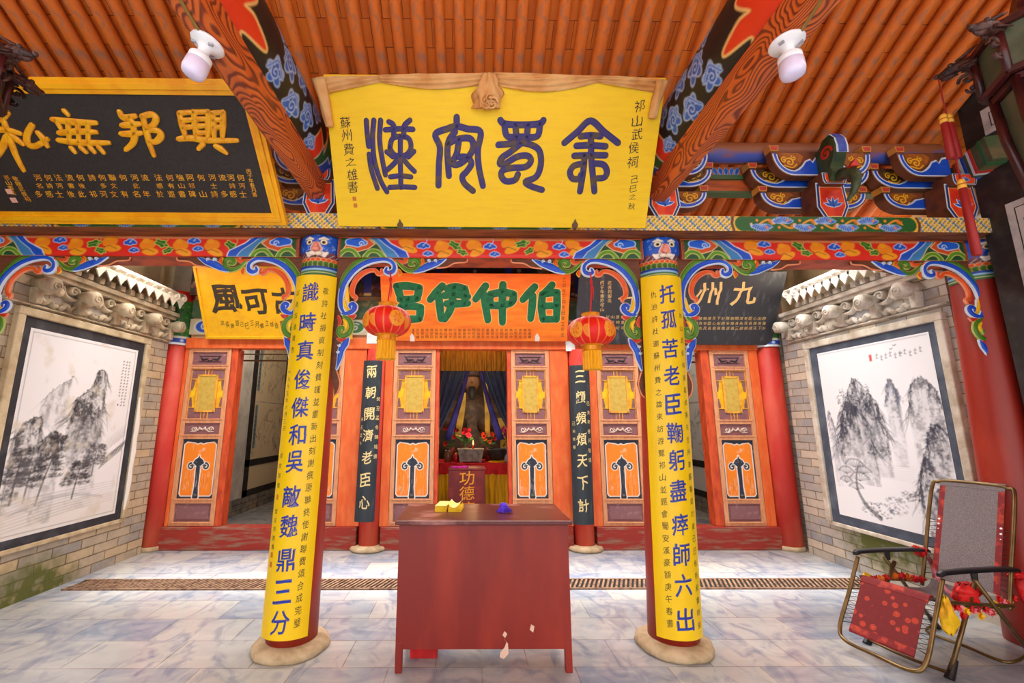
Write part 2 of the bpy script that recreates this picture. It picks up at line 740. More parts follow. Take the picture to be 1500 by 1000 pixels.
def brick_mat(name, c1, c2, mortar, w, h, axis='y', moss=None, ms=.007):
    def build(n, l, pos, b):
        s = n_sep(n, l, pos)
        v = n_comb(n, l, s[1] if axis == 'y' else s[0], s[2])
        br = n.new('ShaderNodeTexBrick')
        br.offset = .5
        br.inputs['Color1'].default_value = L4(c1)
        br.inputs['Color2'].default_value = L4(c2)
        br.inputs['Mortar'].default_value = L4(mortar)
        br.inputs['Scale'].default_value = 1
        br.inputs['Mortar Size'].default_value = ms
        br.inputs['Mortar Smooth'].default_value = .3
        br.inputs['Brick Width'].default_value = w
        br.inputs['Row Height'].default_value = h
        wob = n_noise(n, l, pos, 4, 3)
        vm = n.new('ShaderNodeVectorMath')
        vm.operation = 'ADD'
        sc = n.new('ShaderNodeVectorMath')
        sc.operation = 'SCALE'
        sc.inputs['Scale'].default_value = .012
        cc = n_comb(n, l, wob, wob)
        l.new(cc, sc.inputs[0])
        l.new(v, vm.inputs[0])
        l.new(sc.outputs[0], vm.inputs[1])
        l.new(vm.outputs[0], br.inputs['Vector'])
        c = br.outputs['Color']
        t = n_noise(n, l, pos, 7, 6)
        c = n_mix(n, l, n_ramp(n, l, t, [(.4, (0, 0, 0)), (.7, (150, 150, 150))]), c, (222, 200, 164))
        t = n_noise(n, l, pos, 25, 5)
        c = n_mix(n, l, n_ramp(n, l, t, [(.45, (0, 0, 0)), (.75, (110, 110, 110))]), c, (110, 98, 82))
        if moss:
            (my, mz, ry, rz) = moss
            mp = n.new('ShaderNodeMapping')
            mp.vector_type = 'TEXTURE'
            mp.inputs['Location'].default_value = (my, mz, 0)
            mp.inputs['Scale'].default_value = (ry, rz, 1)
            l.new(v, mp.inputs[0])
            gr = n.new('ShaderNodeTexGradient')
            gr.gradient_type = 'SPHERICAL'
            l.new(mp.outputs[0], gr.inputs[0])
            q = n_noise(n, l, pos, 9, 6)
            mm = n.new('ShaderNodeMath')
            mm.operation = 'MULTIPLY'
            l.new(gr.outputs['Fac'], mm.inputs[0])
            l.new(q, mm.inputs[1])
            c = n_mix(n, l, n_ramp(n, l, mm.outputs[0], [(.1, (0, 0, 0)), (.36, (255, 255, 255))]), c, (92, 96, 40))
        inv = n.new('ShaderNodeMath')
        inv.operation = 'SUBTRACT'
        inv.inputs[0].default_value = 1
        l.new(br.outputs['Fac'], inv.inputs[1])
        ad = n.new('ShaderNodeMath')
        ad.operation = 'MULTIPLY_ADD'
        ad.inputs[1].default_value = .5
        l.new(t, ad.inputs[0])
        l.new(inv.outputs[0], ad.inputs[2])
        return c, ad.outputs[0]
    return tex_mat(name, .85, build, .012, .8)


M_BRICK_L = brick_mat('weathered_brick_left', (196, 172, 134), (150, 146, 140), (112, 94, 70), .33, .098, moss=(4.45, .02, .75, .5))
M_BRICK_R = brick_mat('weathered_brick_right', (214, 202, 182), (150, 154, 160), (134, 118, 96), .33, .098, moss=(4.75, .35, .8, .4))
M_BRICK_IN = brick_mat('inner_brick', (120, 116, 108), (98, 98, 98), (66, 62, 56), .3, .09)
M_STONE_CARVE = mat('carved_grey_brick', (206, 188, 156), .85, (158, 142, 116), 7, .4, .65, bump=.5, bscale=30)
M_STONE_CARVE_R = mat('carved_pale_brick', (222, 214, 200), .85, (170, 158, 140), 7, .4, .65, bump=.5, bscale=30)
M_PLASTER = mat('old_plaster', (226, 206, 166), .9, (196, 164, 116), 3, .4, .7, bump=.3)
M_GREYWHITE = mat('limewash', (196, 190, 180), .9, (160, 154, 146), 4, .4, .7)
M_REDPAINT = mat('red_lacquer', (196, 40, 26), .5, (226, 70, 40), 5, .4, .7, bump=.1)
M_ORANGERED = mat('orange_red_paint', (226, 94, 34), .5, (238, 122, 58), 4, .4, .7, bump=.1, stretch=(3, 3, 1))
M_PINKWOOD = mat('salmon_wood', (222, 158, 112), .6, (206, 136, 94), 9, .4, .7, stretch=(4, 4, 1))
M_PLUM = mat('plum_paint', (138, 92, 96), .65, (176, 140, 138), 16, .56, .8)
M_OLDRED = mat('worn_red_paint', (156, 44, 30), .7, (150, 112, 92), 3.2, .5, .66, stretch=(1, 1, 7), bump=.4, bscale=20)
M_DARK = mat('black_paint', (34, 30, 30), .6, (58, 52, 50), 9, .45, .7)

# floor (the porch, the court and the hall are paved alike)
struct('floor', MB().box(-5.2, 5.4, -4.5, 10.2, -.12, 0), M_FLOOR)


# side walls of the court
def xwall(name, x_in, x_out, y0, y1, z1, m):
    return struct(name, MB().box(min(x_in, x_out), max(x_in, x_out), y0, y1, 0, z1), m)


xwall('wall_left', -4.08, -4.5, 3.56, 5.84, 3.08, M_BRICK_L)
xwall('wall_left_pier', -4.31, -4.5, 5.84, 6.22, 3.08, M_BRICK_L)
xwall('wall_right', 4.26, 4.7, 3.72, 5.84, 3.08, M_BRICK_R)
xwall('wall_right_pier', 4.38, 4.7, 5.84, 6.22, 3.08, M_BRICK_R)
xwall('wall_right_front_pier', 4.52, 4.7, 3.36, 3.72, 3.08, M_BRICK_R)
# gable walls that rise behind the two tiled copings
struct('wall_left_gable', MB().box(-4.75, -4.5, 3.3, 6.6, 0, 4.4), M_PLASTER)
struct('wall_right_gable', MB().box(4.7, 4.95, 3.3, 6.6, 0, 4.4), M_PLASTER)
# porch side walls
xwall('wall_porch_left', -4.16, -4.6, -1.2, 3.38, 4.6, M_DARK)
xwall('wall_porch_right', 4.2, 4.64, -1.2, 3.31, 4.6, M_DARK)

# roof of the porch: boards and tiles over round rafters
RS = .555
RN = math.hypot(1, RS)


def roof_z(y):
    return 4.13 + RS * (3.53 - y)


def ceil_build(n, l, pos, b):
    s = n_sep(n, l, pos)
    v = n_comb(n, l, s[0], s[1])
    br = n.new('ShaderNodeTexBrick')
    br.offset = .37
    br.inputs['Color1'].default_value = L4((236, 128, 30))
    br.inputs['Color2'].default_value = L4((216, 106, 22))
    br.inputs['Mortar'].default_value = L4((120, 56, 20))
    br.inputs['Scale'].default_value = 1
    br.inputs['Mortar Size'].default_value = .0025
    br.inputs['Brick Width'].default_value = .155
    br.inputs['Row Height'].default_value = .165
    l.new(v, br.inputs['Vector'])
    t = n_noise(n, l, pos, 6, 6)
    c = n_mix(n, l, n_ramp(n, l, t, [(.5, (0, 0, 0)), (.8, (120, 120, 120))]), br.outputs['Color'], (150, 66, 26))
    return c, None


M_CEIL = tex_mat('painted_roof_boards', .7, ceil_build)
b = MB()
ya, yb = .35, 4.42
for (y0, y1) in ((ya, yb),):
    z0, z1 = roof_z(y0) + .066, roof_z(y1) + .066
    b.add([(-4.49, y0, z0), (4.69, y0, z0), (4.69, y1, z1), (-4.49, y1, z1), (-4.49, y0, z0 + .12), (4.69, y0, z0 + .12), (4.69, y1, z1 + .12), (-4.49, y1, z1 + .12)],
          [(0, 3, 2, 1), (4, 5, 6, 7), (0, 1, 5, 4), (1, 2, 6, 5), (2, 3, 7, 6), (3, 0, 4, 7)])
struct('ceiling', b, M_CEIL)
# unseen roof slope towards the forecourt, added to block zenith light
b = MB()
z0, z1 = roof_z(.35) + .066, 3.9
b.add([(-4.3, .35, z0), (4.5, .35, z0), (4.5, -3.3, z1), (-4.3, -3.3, z1), (-4.3, .35, z0 + .12), (4.5, .35, z0 + .12), (4.5, -3.3, z1 + .12), (-4.3, -3.3, z1 + .12)],
      [(0, 1, 2, 3), (4, 7, 6, 5), (0, 4, 5, 1), (1, 5, 6, 2), (2, 6, 7, 3), (3, 7, 4, 0)])
struct('ceiling_sky_block', b, M_CEIL)

M_RAFTER = mat('painted_rafter', (222, 114, 34), .65, (164, 112, 84), 5, .5, .72, stretch=(5, 1.2, 5), bump=.25, bscale=24)
xs = []
x = -3.98
k = 0
while x < 4.2:
    xs.append(x)
    x += .157 + random.uniform(-.008, .008)
rt = None
for x in xs:
    if rt is None:
        r_ = .048
        pts = [(x, y, roof_z(y)) for y in (4.36, 3.4, 2.4, 1.4, .4)]
        rt = solo('rafter', MB().tube(pts, [.042, .046, .048, .050, .051], 12), M_RAFTER,
                  'round orange painted roof rafter beside the others under the boards', 'rafter', 'round rafters under the porch roof', kind='thing', smooth=True)
        RL = Vector(rt.location)
        x_first = x
    else:
        c = rt.copy()
        COL.objects.link(c)
        c.location = RL + Vector((x - x_first, 0, 0))
        c.rotation_euler = (0, 0, random.uniform(-.006, .006))
        c.scale = (random.uniform(.85, 1.15),) * 1 + (1, 1)

# roof of the hall: eaves over the facade, closing the court but for a slot of sky
b = MB()
y0, z0, y1, z1 = 5.3, 3.62, 10.2, 6.1
b.add([(-4.9, y0, z0), (5.1, y0, z0), (5.1, y1, z1), (-4.9, y1, z1), (-4.9, y0, z0 + .14), (5.1, y0, z0 + .14), (5.1, y1, z1 + .14), (-4.9, y1, z1 + .14)],
      [(0, 3, 2, 1), (4, 5, 6, 7), (0, 1, 5, 4), (1, 2, 6, 5), (2, 3, 7, 6), (3, 0, 4, 7)])
struct('ceiling_hall', b, mat('hall_roof_boards', (120, 70, 40), .8, (80, 46, 30), 6))
# hall rooms behind the facade
struct('wall_back', MB().box(-4.6, 4.8, 9.9, 10.1, 0, 6.0), mat('dim_wall', (92, 78, 64), .9, (70, 58, 48), 5))
struct('wall_inner_left', MB().box(-4.4, -4.12, 6.23, 9.9, .27, 5.2), M_GREYWHITE)
struct('wall_inner_left_base', MB().box(-4.4, -4.1, 6.23, 9.9, 0, .27), M_BRICK_IN)
struct('wall_inner_right', MB().box(4.3, 4.6, 6.23, 9.9, .27, 5.2), M_GREYWHITE)
struct('wall_inner_right_base', MB().box(4.28, 4.6, 6.23, 9.9, 0, .27), M_BRICK_IN)

# ------------------------------------------------------------------ facade carpentry
FY = 6.0     # front face of the leaves
COLX = (-1.31, 1.48)
# thresholds
for k, (xa, xb) in enumerate(((-4.0, -1.46), (-1.16, 1.33), (1.63, 4.18))):
    struct('trim_%d' % (k + 1), MB().box(xa, xb, 5.96, 6.14, 0, .285), M_OLDRED, bevel=.012)
# lintel, jambs and door posts
struct('trim_4', MB().box(-3.93, 3.99, 5.96, 6.12, 2.60, 2.745), M_ORANGERED, bevel=.008)
JAMB = [(-3.935, -3.89), (-1.735, -1.44), (-1.18, -1.065), (1.085, 1.34), (1.6, 1.725), (3.865, 3.99)]
for k, (xa, xb) in enumerate(JAMB):
    struct('trim_%d' % (k + 5), MB().box(xa, xb, 5.985, 6.12, .285, 2.60), M_ORANGERED, bevel=.006)
POST = [(-3.30, -3.215), (-2.40, -2.33), (-.485, -.435), (.5, .55), (2.315, 2.37), (3.2, 3.315)]
for k, (xa, xb) in enumerate(POST):
    struct('trim_%d' % (k + 11), MB().box(xa, xb, 6.0, 6.16, .285, 2.60), mat('door_post_paint', (214, 84, 36), .5, (176, 52, 28), 5, .45, .7, stretch=(3, 3, 1)), bevel=.006)
# wall above the lintel: plain boards, then painted boards behind the plaques
struct('wall_above_doors', MB().box(-3.90, 3.96, 6.02, 6.2, 2.745, 4.3), mat('salmon_board', (222, 150, 110), .7, (200, 176, 120), 5, .4, .66))

# ------------------------------------------------------------------ the six fixed leaves of the facade
M_YEL_STRIP = mat('yellow_strip', (246, 200, 20), .5, (226, 168, 12), 8)
M_GOLDPAPER = mat('gold_paper_pane', (206, 174, 78), .6, (192, 156, 58), 20, .4, .7)
M_DOORPAINT = paint_mat('leaf_painting', .6, (238, 214, 190), 9, .6, .85)
M_CARVEDARK = mat('carving_dark', (44, 38, 40), .6)
M_CARVEPALE = mat('carving_pale', (226, 206, 190), .6)


def leaf(n, xa, xb):
    w = xb - xa
    root = thing('door_%d' % n, None, None, (xa + w / 2, FY, .285), kind='structure')
    z0, z1 = .29, 2.6
    fr = frame((xa, FY, z0), (1, 0, 0), (0, 0, 1), (0, -1, 0))
    H = z1 - z0
    st = .055
    b = MB()
    b.fbox(fr, 0, st, 0, H, -.03, .012)
    b.fbox(fr, w - st, w, 0, H, -.03, .012)
    # heights of the rails, bottom to top
    R = [0, .06, .30, .36, 1.10, 1.16, 1.31, 1.37, 2.06, 2.12, H - .05, H]
    for a, c in ((0, .05), (.275, .335), (1.09, 1.15), (1.30, 1.36), (2.03, 2.085), (H - .05, H)):
        b.fbox(fr, st, w - st, a, c, -.03, .01)
        b.fbox(fr, st * .4, w - st * .4, c - .018, c, .01, .02)
    part('leaf_frame', b, M_PINKWOOD, root, bevel=.004)
    # base panel
    b = MB().fbox(fr, st, w - st, .05, .275, -.02, -.008)
    b.fbox(fr, st + .03, w - st - .03, .08, .245, -.008, .002)
    part('base_panel', b, M_PLUM, root, bevel=.004)
    # painted panel
    pw, ph = w - 2 * st, 1.09 - .335
    cv = Canvas(pw, ph, .0052, (40, 50, 66))
    m = .03
    top = ph - .045
    out = [(m, .06), (m + .02, .035), (pw * .42, .035), (pw * .46, .06), (pw * .465, .2), (pw * .535, .2), (pw * .54, .06), (pw * .58, .035), (pw - m - .02, .035), (pw - m, .06),
           (pw - m, top - .03), (pw - m - .03, top), (pw * .66, top - .012), (pw * .58, top - .028), (pw * .5, top - .012), (pw * .42, top - .028), (pw * .34, top - .012), (m + .03, top), (m, top - .03)]
    cv.poly(out, (247, 136, 24), (238, 232, 224), .012)
    navy, wh = (38, 48, 64), (240, 234, 224)
    cx = pw / 2
    cy = ph * .55
    cv.stroke([(cx, .02), (cx, ph * .2), (cx, cy)], [.075, .05, .06], navy, wh, .012)
    for sg in (-1, 1):
        cv.stroke([(cx, cy + .02), (cx + sg * .06, cy + .005)] + spiral(cx + sg * .094, cy - .012, .044, 1.05, PI / 2, -sg, 18, .2), .022, navy, wh, .009)
    cv.poly([(cx - .075, cy + .03), (cx - .05, cy + .075), (cx - .012, cy + .10), (cx, cy + .135), (cx + .012, cy + .10), (cx + .05, cy + .075), (cx + .075, cy + .03), (cx, cy - .02)], navy, wh, .011)
    cv.poly([(cx - .07, cy + .03), (cx - .05, cy + .07), (cx, cy + .1), (cx + .05, cy + .07), (cx + .07, cy + .03), (cx, cy - .03)], navy)
    cv.stroke([(cx, .03), (cx, ph * .2), (cx, cy)], [.06, .034, .045], navy)
    rw = np.random.default_rng(n * 13)
    for _ in range(46):
        x_, y_ = rw.uniform(m, pw - m), rw.uniform(.03, ph * (.42 if n % 2 else .3))
        cv.stroke([(x_, y_), (x_ + rw.normal(0, .006), y_ + rw.uniform(.03, .12))], [.004, .012, .003], (240, 226, 210) if rw.random() < .75 else (60, 66, 78), op=rw.uniform(.15, .6), soft=.004)
    for _ in range(12):
        x_, y_ = rw.uniform(m, pw - m), rw.uniform(.2, ph - .06)
        cv.stroke([(x_, y_), (x_ + rw.normal(0, .006), y_ + rw.uniform(.02, .08))], [.003, .008, .002], (244, 226, 200), op=.4, soft=.004)
    fr2 = frame((xa + st, FY, z0 + .335), (1, 0, 0), (0, 0, 1), (0, -1, 0))
    cv.patch('painted_panel', planar(fr2, -.012), M_DOORPAINT, root)
    # carved waist panel
    b = MB().fbox(fr, st, w - st, 1.15, 1.30, -.02, -.01)
    wp = part('waist_panel', b, M_PLUM, root)
    b = MB()
    c0 = w / 2
    for sg in (-1, 1):
        b.ribbon([(c0 + sg * .02, 1.225)] + [(c0 + sg * (.02 + .05 * t), 1.225 + .02 * math.sin(t * 6)) for t in (.3, .7, 1, 1.4)], [.018, .012], fr, -.01, .004)
        b.ribbon(spiral(c0 + sg * .115, 1.222, .032, 1.1, 0, sg, 14, .2), [.014, .009], fr, -.01, .004)
        b.ribbon([(c0 + sg * .07, 1.2), (c0 + sg * .1, 1.185), (c0 + sg * .15, 1.19)], [.012, .008], fr, -.01, .002)
    b.ribbon([(c0 - .03, 1.228), (c0, 1.215), (c0 + .03, 1.228)], .018, fr, -.01, .004)
    part('carving', b, M_CARVEPALE, wp)
    # lattice zone
    a, c = 1.36, 2.03
    b = MB().fbox(fr, st, w - st, a, c, -.03, -.022)
    part('lattice_ground', b, M_YEL_STRIP, root)
    b = MB()
    for va, vb in ((a, a + .14), (c - .14, c)):
        b.fbox(fr, st, w - st, va, vb, -.022, -.014)
    for sg in (0, 1):
        u0 = st if not sg else w - st - .052
        for va, vb in ((a, a + .16), (c - .2, c)):
            b.fbox(fr, u0, u0 + .052, va, vb, -.022, -.012)
        u1 = u0 + .026
        for q, zz in enumerate((a + .16, a + .2, a + .235)):
            h_ = (.024, .017, .01)[q]
            b.fbox(fr, u1 - h_, u1 + h_, zz, zz + .045, -.022, -.012)
            b.fbox(fr, u1 - h_, u1 + h_, c - .2 - (zz - a - .16) * .8 - .03, c - .2 - (zz - a - .16) * .8, -.022, -.012)
    part('corner_fretwork', b, M_PLUM, root)
    b = MB()
    p0, p1, q0, q1 = .165, w - .165, a + .10, c - .09
    t = .012
    for (ua, ub, va, vb) in ((p0 - t, p0 + t, q0 - t, q1 + t), (p1 - t, p1 + t, q0 - t, q1 + t), (p0, p1, q0 - t, q0 + t), (p0, p1, q1 - t, q1 + t)):
        b.fbox(fr, ua, ub, va, vb, -.02, .0)
    for u in (w / 2 - .045, w / 2, w / 2 + .045):
        b.fbox(fr, u - .004, u + .004, q1, c, -.02, -.004)
        b.fbox(fr, u - .004, u + .004, a, q0, -.02, -.004)
    for u0, u1 in ((st, p0), (p1, w - st)):
        for v in (q0 + .05, q1 - .05):
            b.fbox(fr, u0, u1, v - .005, v + .005, -.02, -.004)
    for u0 in (st + .004, w - st - .012):
        b.fbox(fr, u0, u0 + .008, a, c, -.02, -.004)
    b.fbox(fr, st, w - st, c - .012, c - .004, -.02, -.004)
    part('lattice', b, mat('lattice_wood', (238, 176, 60), .55, (214, 140, 50), 10), root)
    part('pane', MB().fbox(fr, p0 + t, p1 - t, q0 + t, q1 - t, -.02, -.008), M_GOLDPAPER, root)
    # carved head panel with bat
    b = MB().fbox(fr, st, w - st, 2.085, H - .05, -.02, -.01)
    hp = part('head_panel', b, M_PLUM, root)
    b = MB()
    vc = (2.085 + H - .05) / 2
    b.ribbon([(c0 - .13, vc + .02), (c0 - .1, vc - .015), (c0 - .06, vc - .01), (c0 - .03, vc)], [.01, .034, .02, .01], fr, -.01, .003)
    b.ribbon([(c0 + .13, vc + .02), (c0 + .1, vc - .015), (c0 + .06, vc - .01), (c0 + .03, vc)], [.01, .034, .02, .01], fr, -.01, .003)
    b.ribbon([(c0 - .025, vc - .022), (c0 - .01, vc - .03)], .014, fr, -.01, .003)
    b.ribbon([(c0 + .025, vc - .022), (c0 + .01, vc - .03)], .014, fr, -.01, .003)
    b.ribbon([(c0 - .15, vc + .036), (c0 + .15, vc + .036)], .008, fr, -.01, .0)
    b.ribbon([(c0 - .15, vc - .042), (c0 + .15, vc - .042)], .006, fr, -.01, .0)
    part('carving', b, M_CARVEDARK, hp)


LEAVES = [(-3.885, -3.305), (-2.325, -1.74), (-1.06, -.487), (.552, 1.08), (1.73, 2.31), (3.32, 3.86)]
for k, (xa, xb) in enumerate(LEAVES):
    leaf(k + 1, xa, xb)
# ================================================================== the porch frame
PAINT = paint_mat('painted_timber', .5, (120, 84, 60), 40, .66, .78)
PAINT_CLEAN = paint_mat('painted_surface', .5)
M_COLRED = mat('column_red', (156, 40, 26), .42, (178, 62, 40), 5, .5, .75, stretch=(1, 1, .3), bump=.06)
M_STONE = mat('base_stone', (206, 184, 150), .85, (172, 148, 112), 9, .4, .65, bump=.8, bscale=22)
M_BROWN = mat('brown_timber', (112, 62, 36), .65, (84, 46, 28), 9, .4, .7, stretch=(1, 4, 4), bump=.2)
BLUE, SKYB, WHITE, GREEN, LGREEN, ORANGE, RED, YEL, DGREEN, BRN = (18, 82, 200), (150, 196, 240), (236, 240, 244), (52, 120, 36), (150, 190, 60), (232, 92, 24), (222, 40, 24), (248, 176, 16), (24, 66, 40), (120, 66, 36)

CL0, CL1 = at(427, 947, Z=0), at(471.5, 400, Y=3.53)
CR0, CR1 = at(988, 947, Z=0), at(962, 400, Y=3.53)
for c in (CL0, CR0):
    c.y = 3.53


def capital_canvas(Wd, Ht):
    cv = Canvas(Wd, Ht, .0045, (20, 84, 196))
    cx = Wd / 2
    for _ in range(46):
        a, b_ = rng.uniform(0, Wd), rng.uniform(.19, Ht)
        cv.ell(a, b_, .004, .004, (150, 190, 240))
        cv.ell(a + .012, b_ + .003, .003, .003, (150, 190, 240))
        cv.ell(a + .004, b_ + .012, .003, .003, (150, 190, 240))
    # lower face, ruffs and bands
    cv.rect(0, Wd, 0, .165, (116, 60, 56))
    for k in range(14):
        cv.ell(k * Wd / 13, .165, .03, .028, (116, 60, 56))
        cv.stroke([(k * Wd / 13 - .02, .15), (k * Wd / 13, .165), (k * Wd / 13 + .015, .175)], .005, (200, 190, 220))
    for sg in (-1, 1):
        cv.stroke([(cx + sg * .03, .178), (cx + sg * .065, .168), (cx + sg * .09, .186)], [.034, .04, .016], (250, 240, 230), (90, 40, 40), .004)
        cv.ell(cx + sg * .056, .268, .025, .023, (250, 240, 214), 0, (70, 60, 40), .003)
        cv.ell(cx + sg * .056, .266, .015, .015, (206, 170, 90))
        cv.ell(cx + sg * .056, .266, .009, .009, (30, 20, 20))
        cv.stroke([(cx + sg * .024, .292), (cx + sg * .055, .305), (cx + sg * .085, .296)], [.012, .02, .012], (250, 244, 226))
    cv.poly([(cx - .02, .262), (cx + .02, .262), (cx + .045, .205), (cx, .19), (cx - .045, .205)], (240, 150, 130), (250, 225, 215), .005)
    for k in range(17):
        u = (k + .5) * Wd / 16
        cv.ell(u, .118, .024, .022, (226, 84, 30), 0, (250, 190, 150), .004)
    for k in range(17):
        u = k * Wd / 16
        cv.ell(u, .09, .024, .024, (60, 110, 30), 0, (200, 190, 90), .004)
        cv.stroke([(u - .005, .09), (u, .08)], .006, (30, 50, 20))
    cv.rect(0, Wd, .052, .07, (16, 60, 160))
    cv.rect(0, Wd, .036, .052, (150, 200, 236))
    cv.rect(0, Wd, 0, .036, (50, 120, 60))
    cv.rect(0, Wd, .016, .022, (230, 230, 160))
    return cv


def front_column(c0, c1, name_lab, base=True):
    root = thing('painted_column', name_lab, 'column', (c0.x, c0.y, 0), kind='thing', group=None)
    ax = lambda z: Vector((c0.x + (c1.x - c0.x) * z / 2.84, 3.53, z))
    b = MB()
    zs = [.06 if base else 0, .5, 1, 1.5, 2, 2.5, 2.80, 3.10]
    b.tube([ax(z) for z in zs], [.178, .176, .172, .168, .163, .158, .154, .15], 36)
    part('shaft', b, M_COLRED, root, smooth=True)
    if base:
        b = MB().lathe([(.255, 0), (.268, .02), (.262, .045), (.23, .065), (.19, .075), (.15, .075)], 40, (c0.x, 3.53, 0), wob=.02)
        part('stone_base', b, M_STONE, root, smooth=True)
    Wd, Ht = .70, .345
    cv = capital_canvas(Wd, Ht)
    z0 = 2.772

    def P(x, y):
        th = (x / Wd - .5) * math.radians(236)
        r = .162 + .004 * np.clip(y / .07, 0, 1) + .018 * np.clip((y - .17) / .06, 0, 1) - .03 * np.clip((y - .31) / .035, 0, 1) ** 2
        r = r + np.where((y > .06) & (y < .072), .004, 0)
        cxy = c0.x + (c1.x - c0.x) * (z0 + y) / 2.84
        return np.stack([cxy + r * np.sin(th), 3.53 - r * np.cos(th), z0 + y], 1)
    cap = cv.patch('beast_capital', P, PAINT_CLEAN, root, smooth=True)
    c = ax(3.0)
    b = MB()
    for sg in (-1, 1):
        b.ball((c.x + sg * .026, 3.53 - .185, 2.772 + .168), .030, .022, .017)
    part('moustache', b, mat('cream_paint', (250, 236, 214), .5), cap, smooth=True)
    b = MB().ball((c.x, 3.53 - .186, 2.772 + .21), .036, .026, .022)
    b.tube([(c.x, 3.53 - .186, 2.772 + .22), (c.x, 3.53 - .184, 2.772 + .268)], [.022, .012], 10)
    part('nose', b, mat('pink_paint', (240, 154, 134), .5), cap, smooth=True)
    for sg in (-1, 1):
        b = MB().ball((c.x + sg * .054, 3.53 - .172, 2.772 + .266), .010, .012, .011)
        part('eyeball', b, mat('eye_dark', (40, 28, 24), .3), cap, smooth=True)
        b = MB().tube([(c.x + sg * .022, 3.53 - .186, 2.772 + .288), (c.x + sg * .055, 3.53 - .18, 2.772 + .302), (c.x + sg * .088, 3.53 - .162, 2.772 + .292)], [.006, .010, .005], 8)
        part('brow', b, mat('cream_paint', (250, 236, 214), .5), cap, smooth=True)
    return root, ax


colL, axL = front_column(CL0, CL1, 'red porch column with a blue lion capital, left of the altar table')
colR, axR = front_column(CR0, CR1, 'red porch column with a blue lion capital, right of the altar table')
cR2 = Vector((4.20, 3.53, 0))
colE, axE = front_column(cR2, Vector((4.30, 3.53, 2.84)), 'red porch column half built into the wall behind the recliner', False)

# ------------------------------------------------------------------ red painted architraves
BZ0, BZ1, BYF = 2.934, 3.116, 3.40


def cloud(cv, x, y, s, col=BLUE, out=SKYB):
    parts = [(-.9, -.1, .55), (-.2, .3, .6), (.5, .1, .6), (1.1, -.15, .4), (0, -.25, .6)]
    for dx, dy, r in parts:
        cv.ell(x + dx * s, y + dy * s, r * s + .006, r * s * .8 + .006, WHITE if out is None else out)
    for dx, dy, r in parts:
        cv.ell(x + dx * s, y + dy * s, r * s, r * s * .8, col)
    cv.stroke(spiral(x, y, s * .35, 1, 0, 1, 10), .004, SKYB)


def leafblob(cv, x, y, s, rot):
    c, n = math.cos(rot), math.sin(rot)
    pts = []
    for k in range(24):
        t = 2 * PI * k / 24
        r = s * (1 + .22 * math.cos(5 * t))
        u, v = 1.5 * r * math.cos(t), .75 * r * math.sin(t)
        pts.append((x + u * c - v * n, y + u * n + v * c))
    cv.poly(pts, (44, 104, 30), (190, 210, 90), .006)
    cv.stroke([(x - s * c, y - s * n), (x + s * c, y + s * n)], .004, (150, 190, 70))


def beam_canvas(Wd, Ht, seed):
    r = np.random.default_rng(seed)
    cv = Canvas(Wd, Ht, .0052, (226, 38, 20))
    h = Ht
    cv.rect(0, Wd, h - .035, h, (232, 150, 96))  # painted-in light along the rounded top edge
    # orange vessels and flowers
    n = int((Wd - 1.0) / .135)
    for k in range(n):
        x = .5 + (Wd - 1.0) * (k + .5) / n + r.uniform(-.02, .02)
        t = k % 4
        y = h * r.uniform(.35, .6)
        if t in (0, 2):
            cv.ell(x, y + .02, .062, .046, (244, 140, 16), r.uniform(-.5, .5), (214, 90, 10), .004)
            cv.ell(x + .03, y - .038, .066, .030, (246, 160, 20), r.uniform(-.5, .5))
            cv.ell(x - .015, y + .055, .03, .02, (246, 156, 20))
            cv.stroke([(x - .05, y - .03), (x, y - .015), (x + .06, y - .04)], .005, (120, 60, 20))
        elif t == 1:
            cloud(cv, x, y + .025, .034, BLUE, (170, 206, 246))
            cloud(cv, x + .04, y - .042, .026, BLUE, (170, 206, 246))
            cv.stroke(spline([(x, y + .03), (x + .03, y + .07), (x + .01, h)], 5), .005, (190, 210, 250))
        else:
            leafblob(cv, x, y + .015, .034, r.uniform(-.7, .7))
            cv.stroke(spline([(x + .02, y), (x + .05, y + .05), (x + .03, h - .02)], 5), .006, (170, 190, 90))
            leafblob(cv, x + .06, y - .045, .026, r.uniform(-.7, .7))
    # painted end pieces
    for e in (0, 1):
        X = (lambda q: q) if e == 0 else (lambda q: Wd - q)
        cv.poly([(X(0), 0), (X(0), h), (X(.36), h), (X(.44), h * .6), (X(.56), h * .25), (X(.58), 0)], BLUE, WHITE, .007)
        cv.poly([(X(0), 0), (X(0), h), (X(.30), h), (X(.38), h * .6), (X(.46), h * .28), (X(.50), 0)], (60, 130, 190), (200, 224, 240), .005)
        cv.poly([(X(0), 0), (X(0), h), (X(.24), h), (X(.33), h * .55), (X(.40), 0)], (30, 80, 40), (226, 214, 150), .006)
        cv.poly([(X(.05), h * .35), (X(.11), h), (X(.22), h), (X(.30), h * .62), (X(.25), h * .4), (X(.16), h * .25)], (214, 84, 24), (250, 214, 170), .006)
        cv.stroke([(X(.09), h * .7)] + [(X(.16), h * .72), (X(.22), h * .66)], [.05, .085, .03], (26, 96, 214), (190, 220, 250), .008)
        cv.stroke(spiral(X(.19), h * .62, .026, 1, 0, 1, 10), .008, (190, 220, 250))
        cv.stroke(spline([(X(.02), 0.02), (X(.07), .06), (X(.13), .05), (X(.17), .0)], 6), .028, (90, 150, 30), (220, 220, 120), .005)
        cv.stroke(spline([(X(.22), .0), (X(.27), .05), (X(.33), .045), (X(.38), .0)], 6), .026, (90, 150, 30), (220, 220, 120), .005)
        cv.rect(min(X(0), X(.022)), max(X(0), X(.022)), 0, h, (150, 60, 30))
    return cv


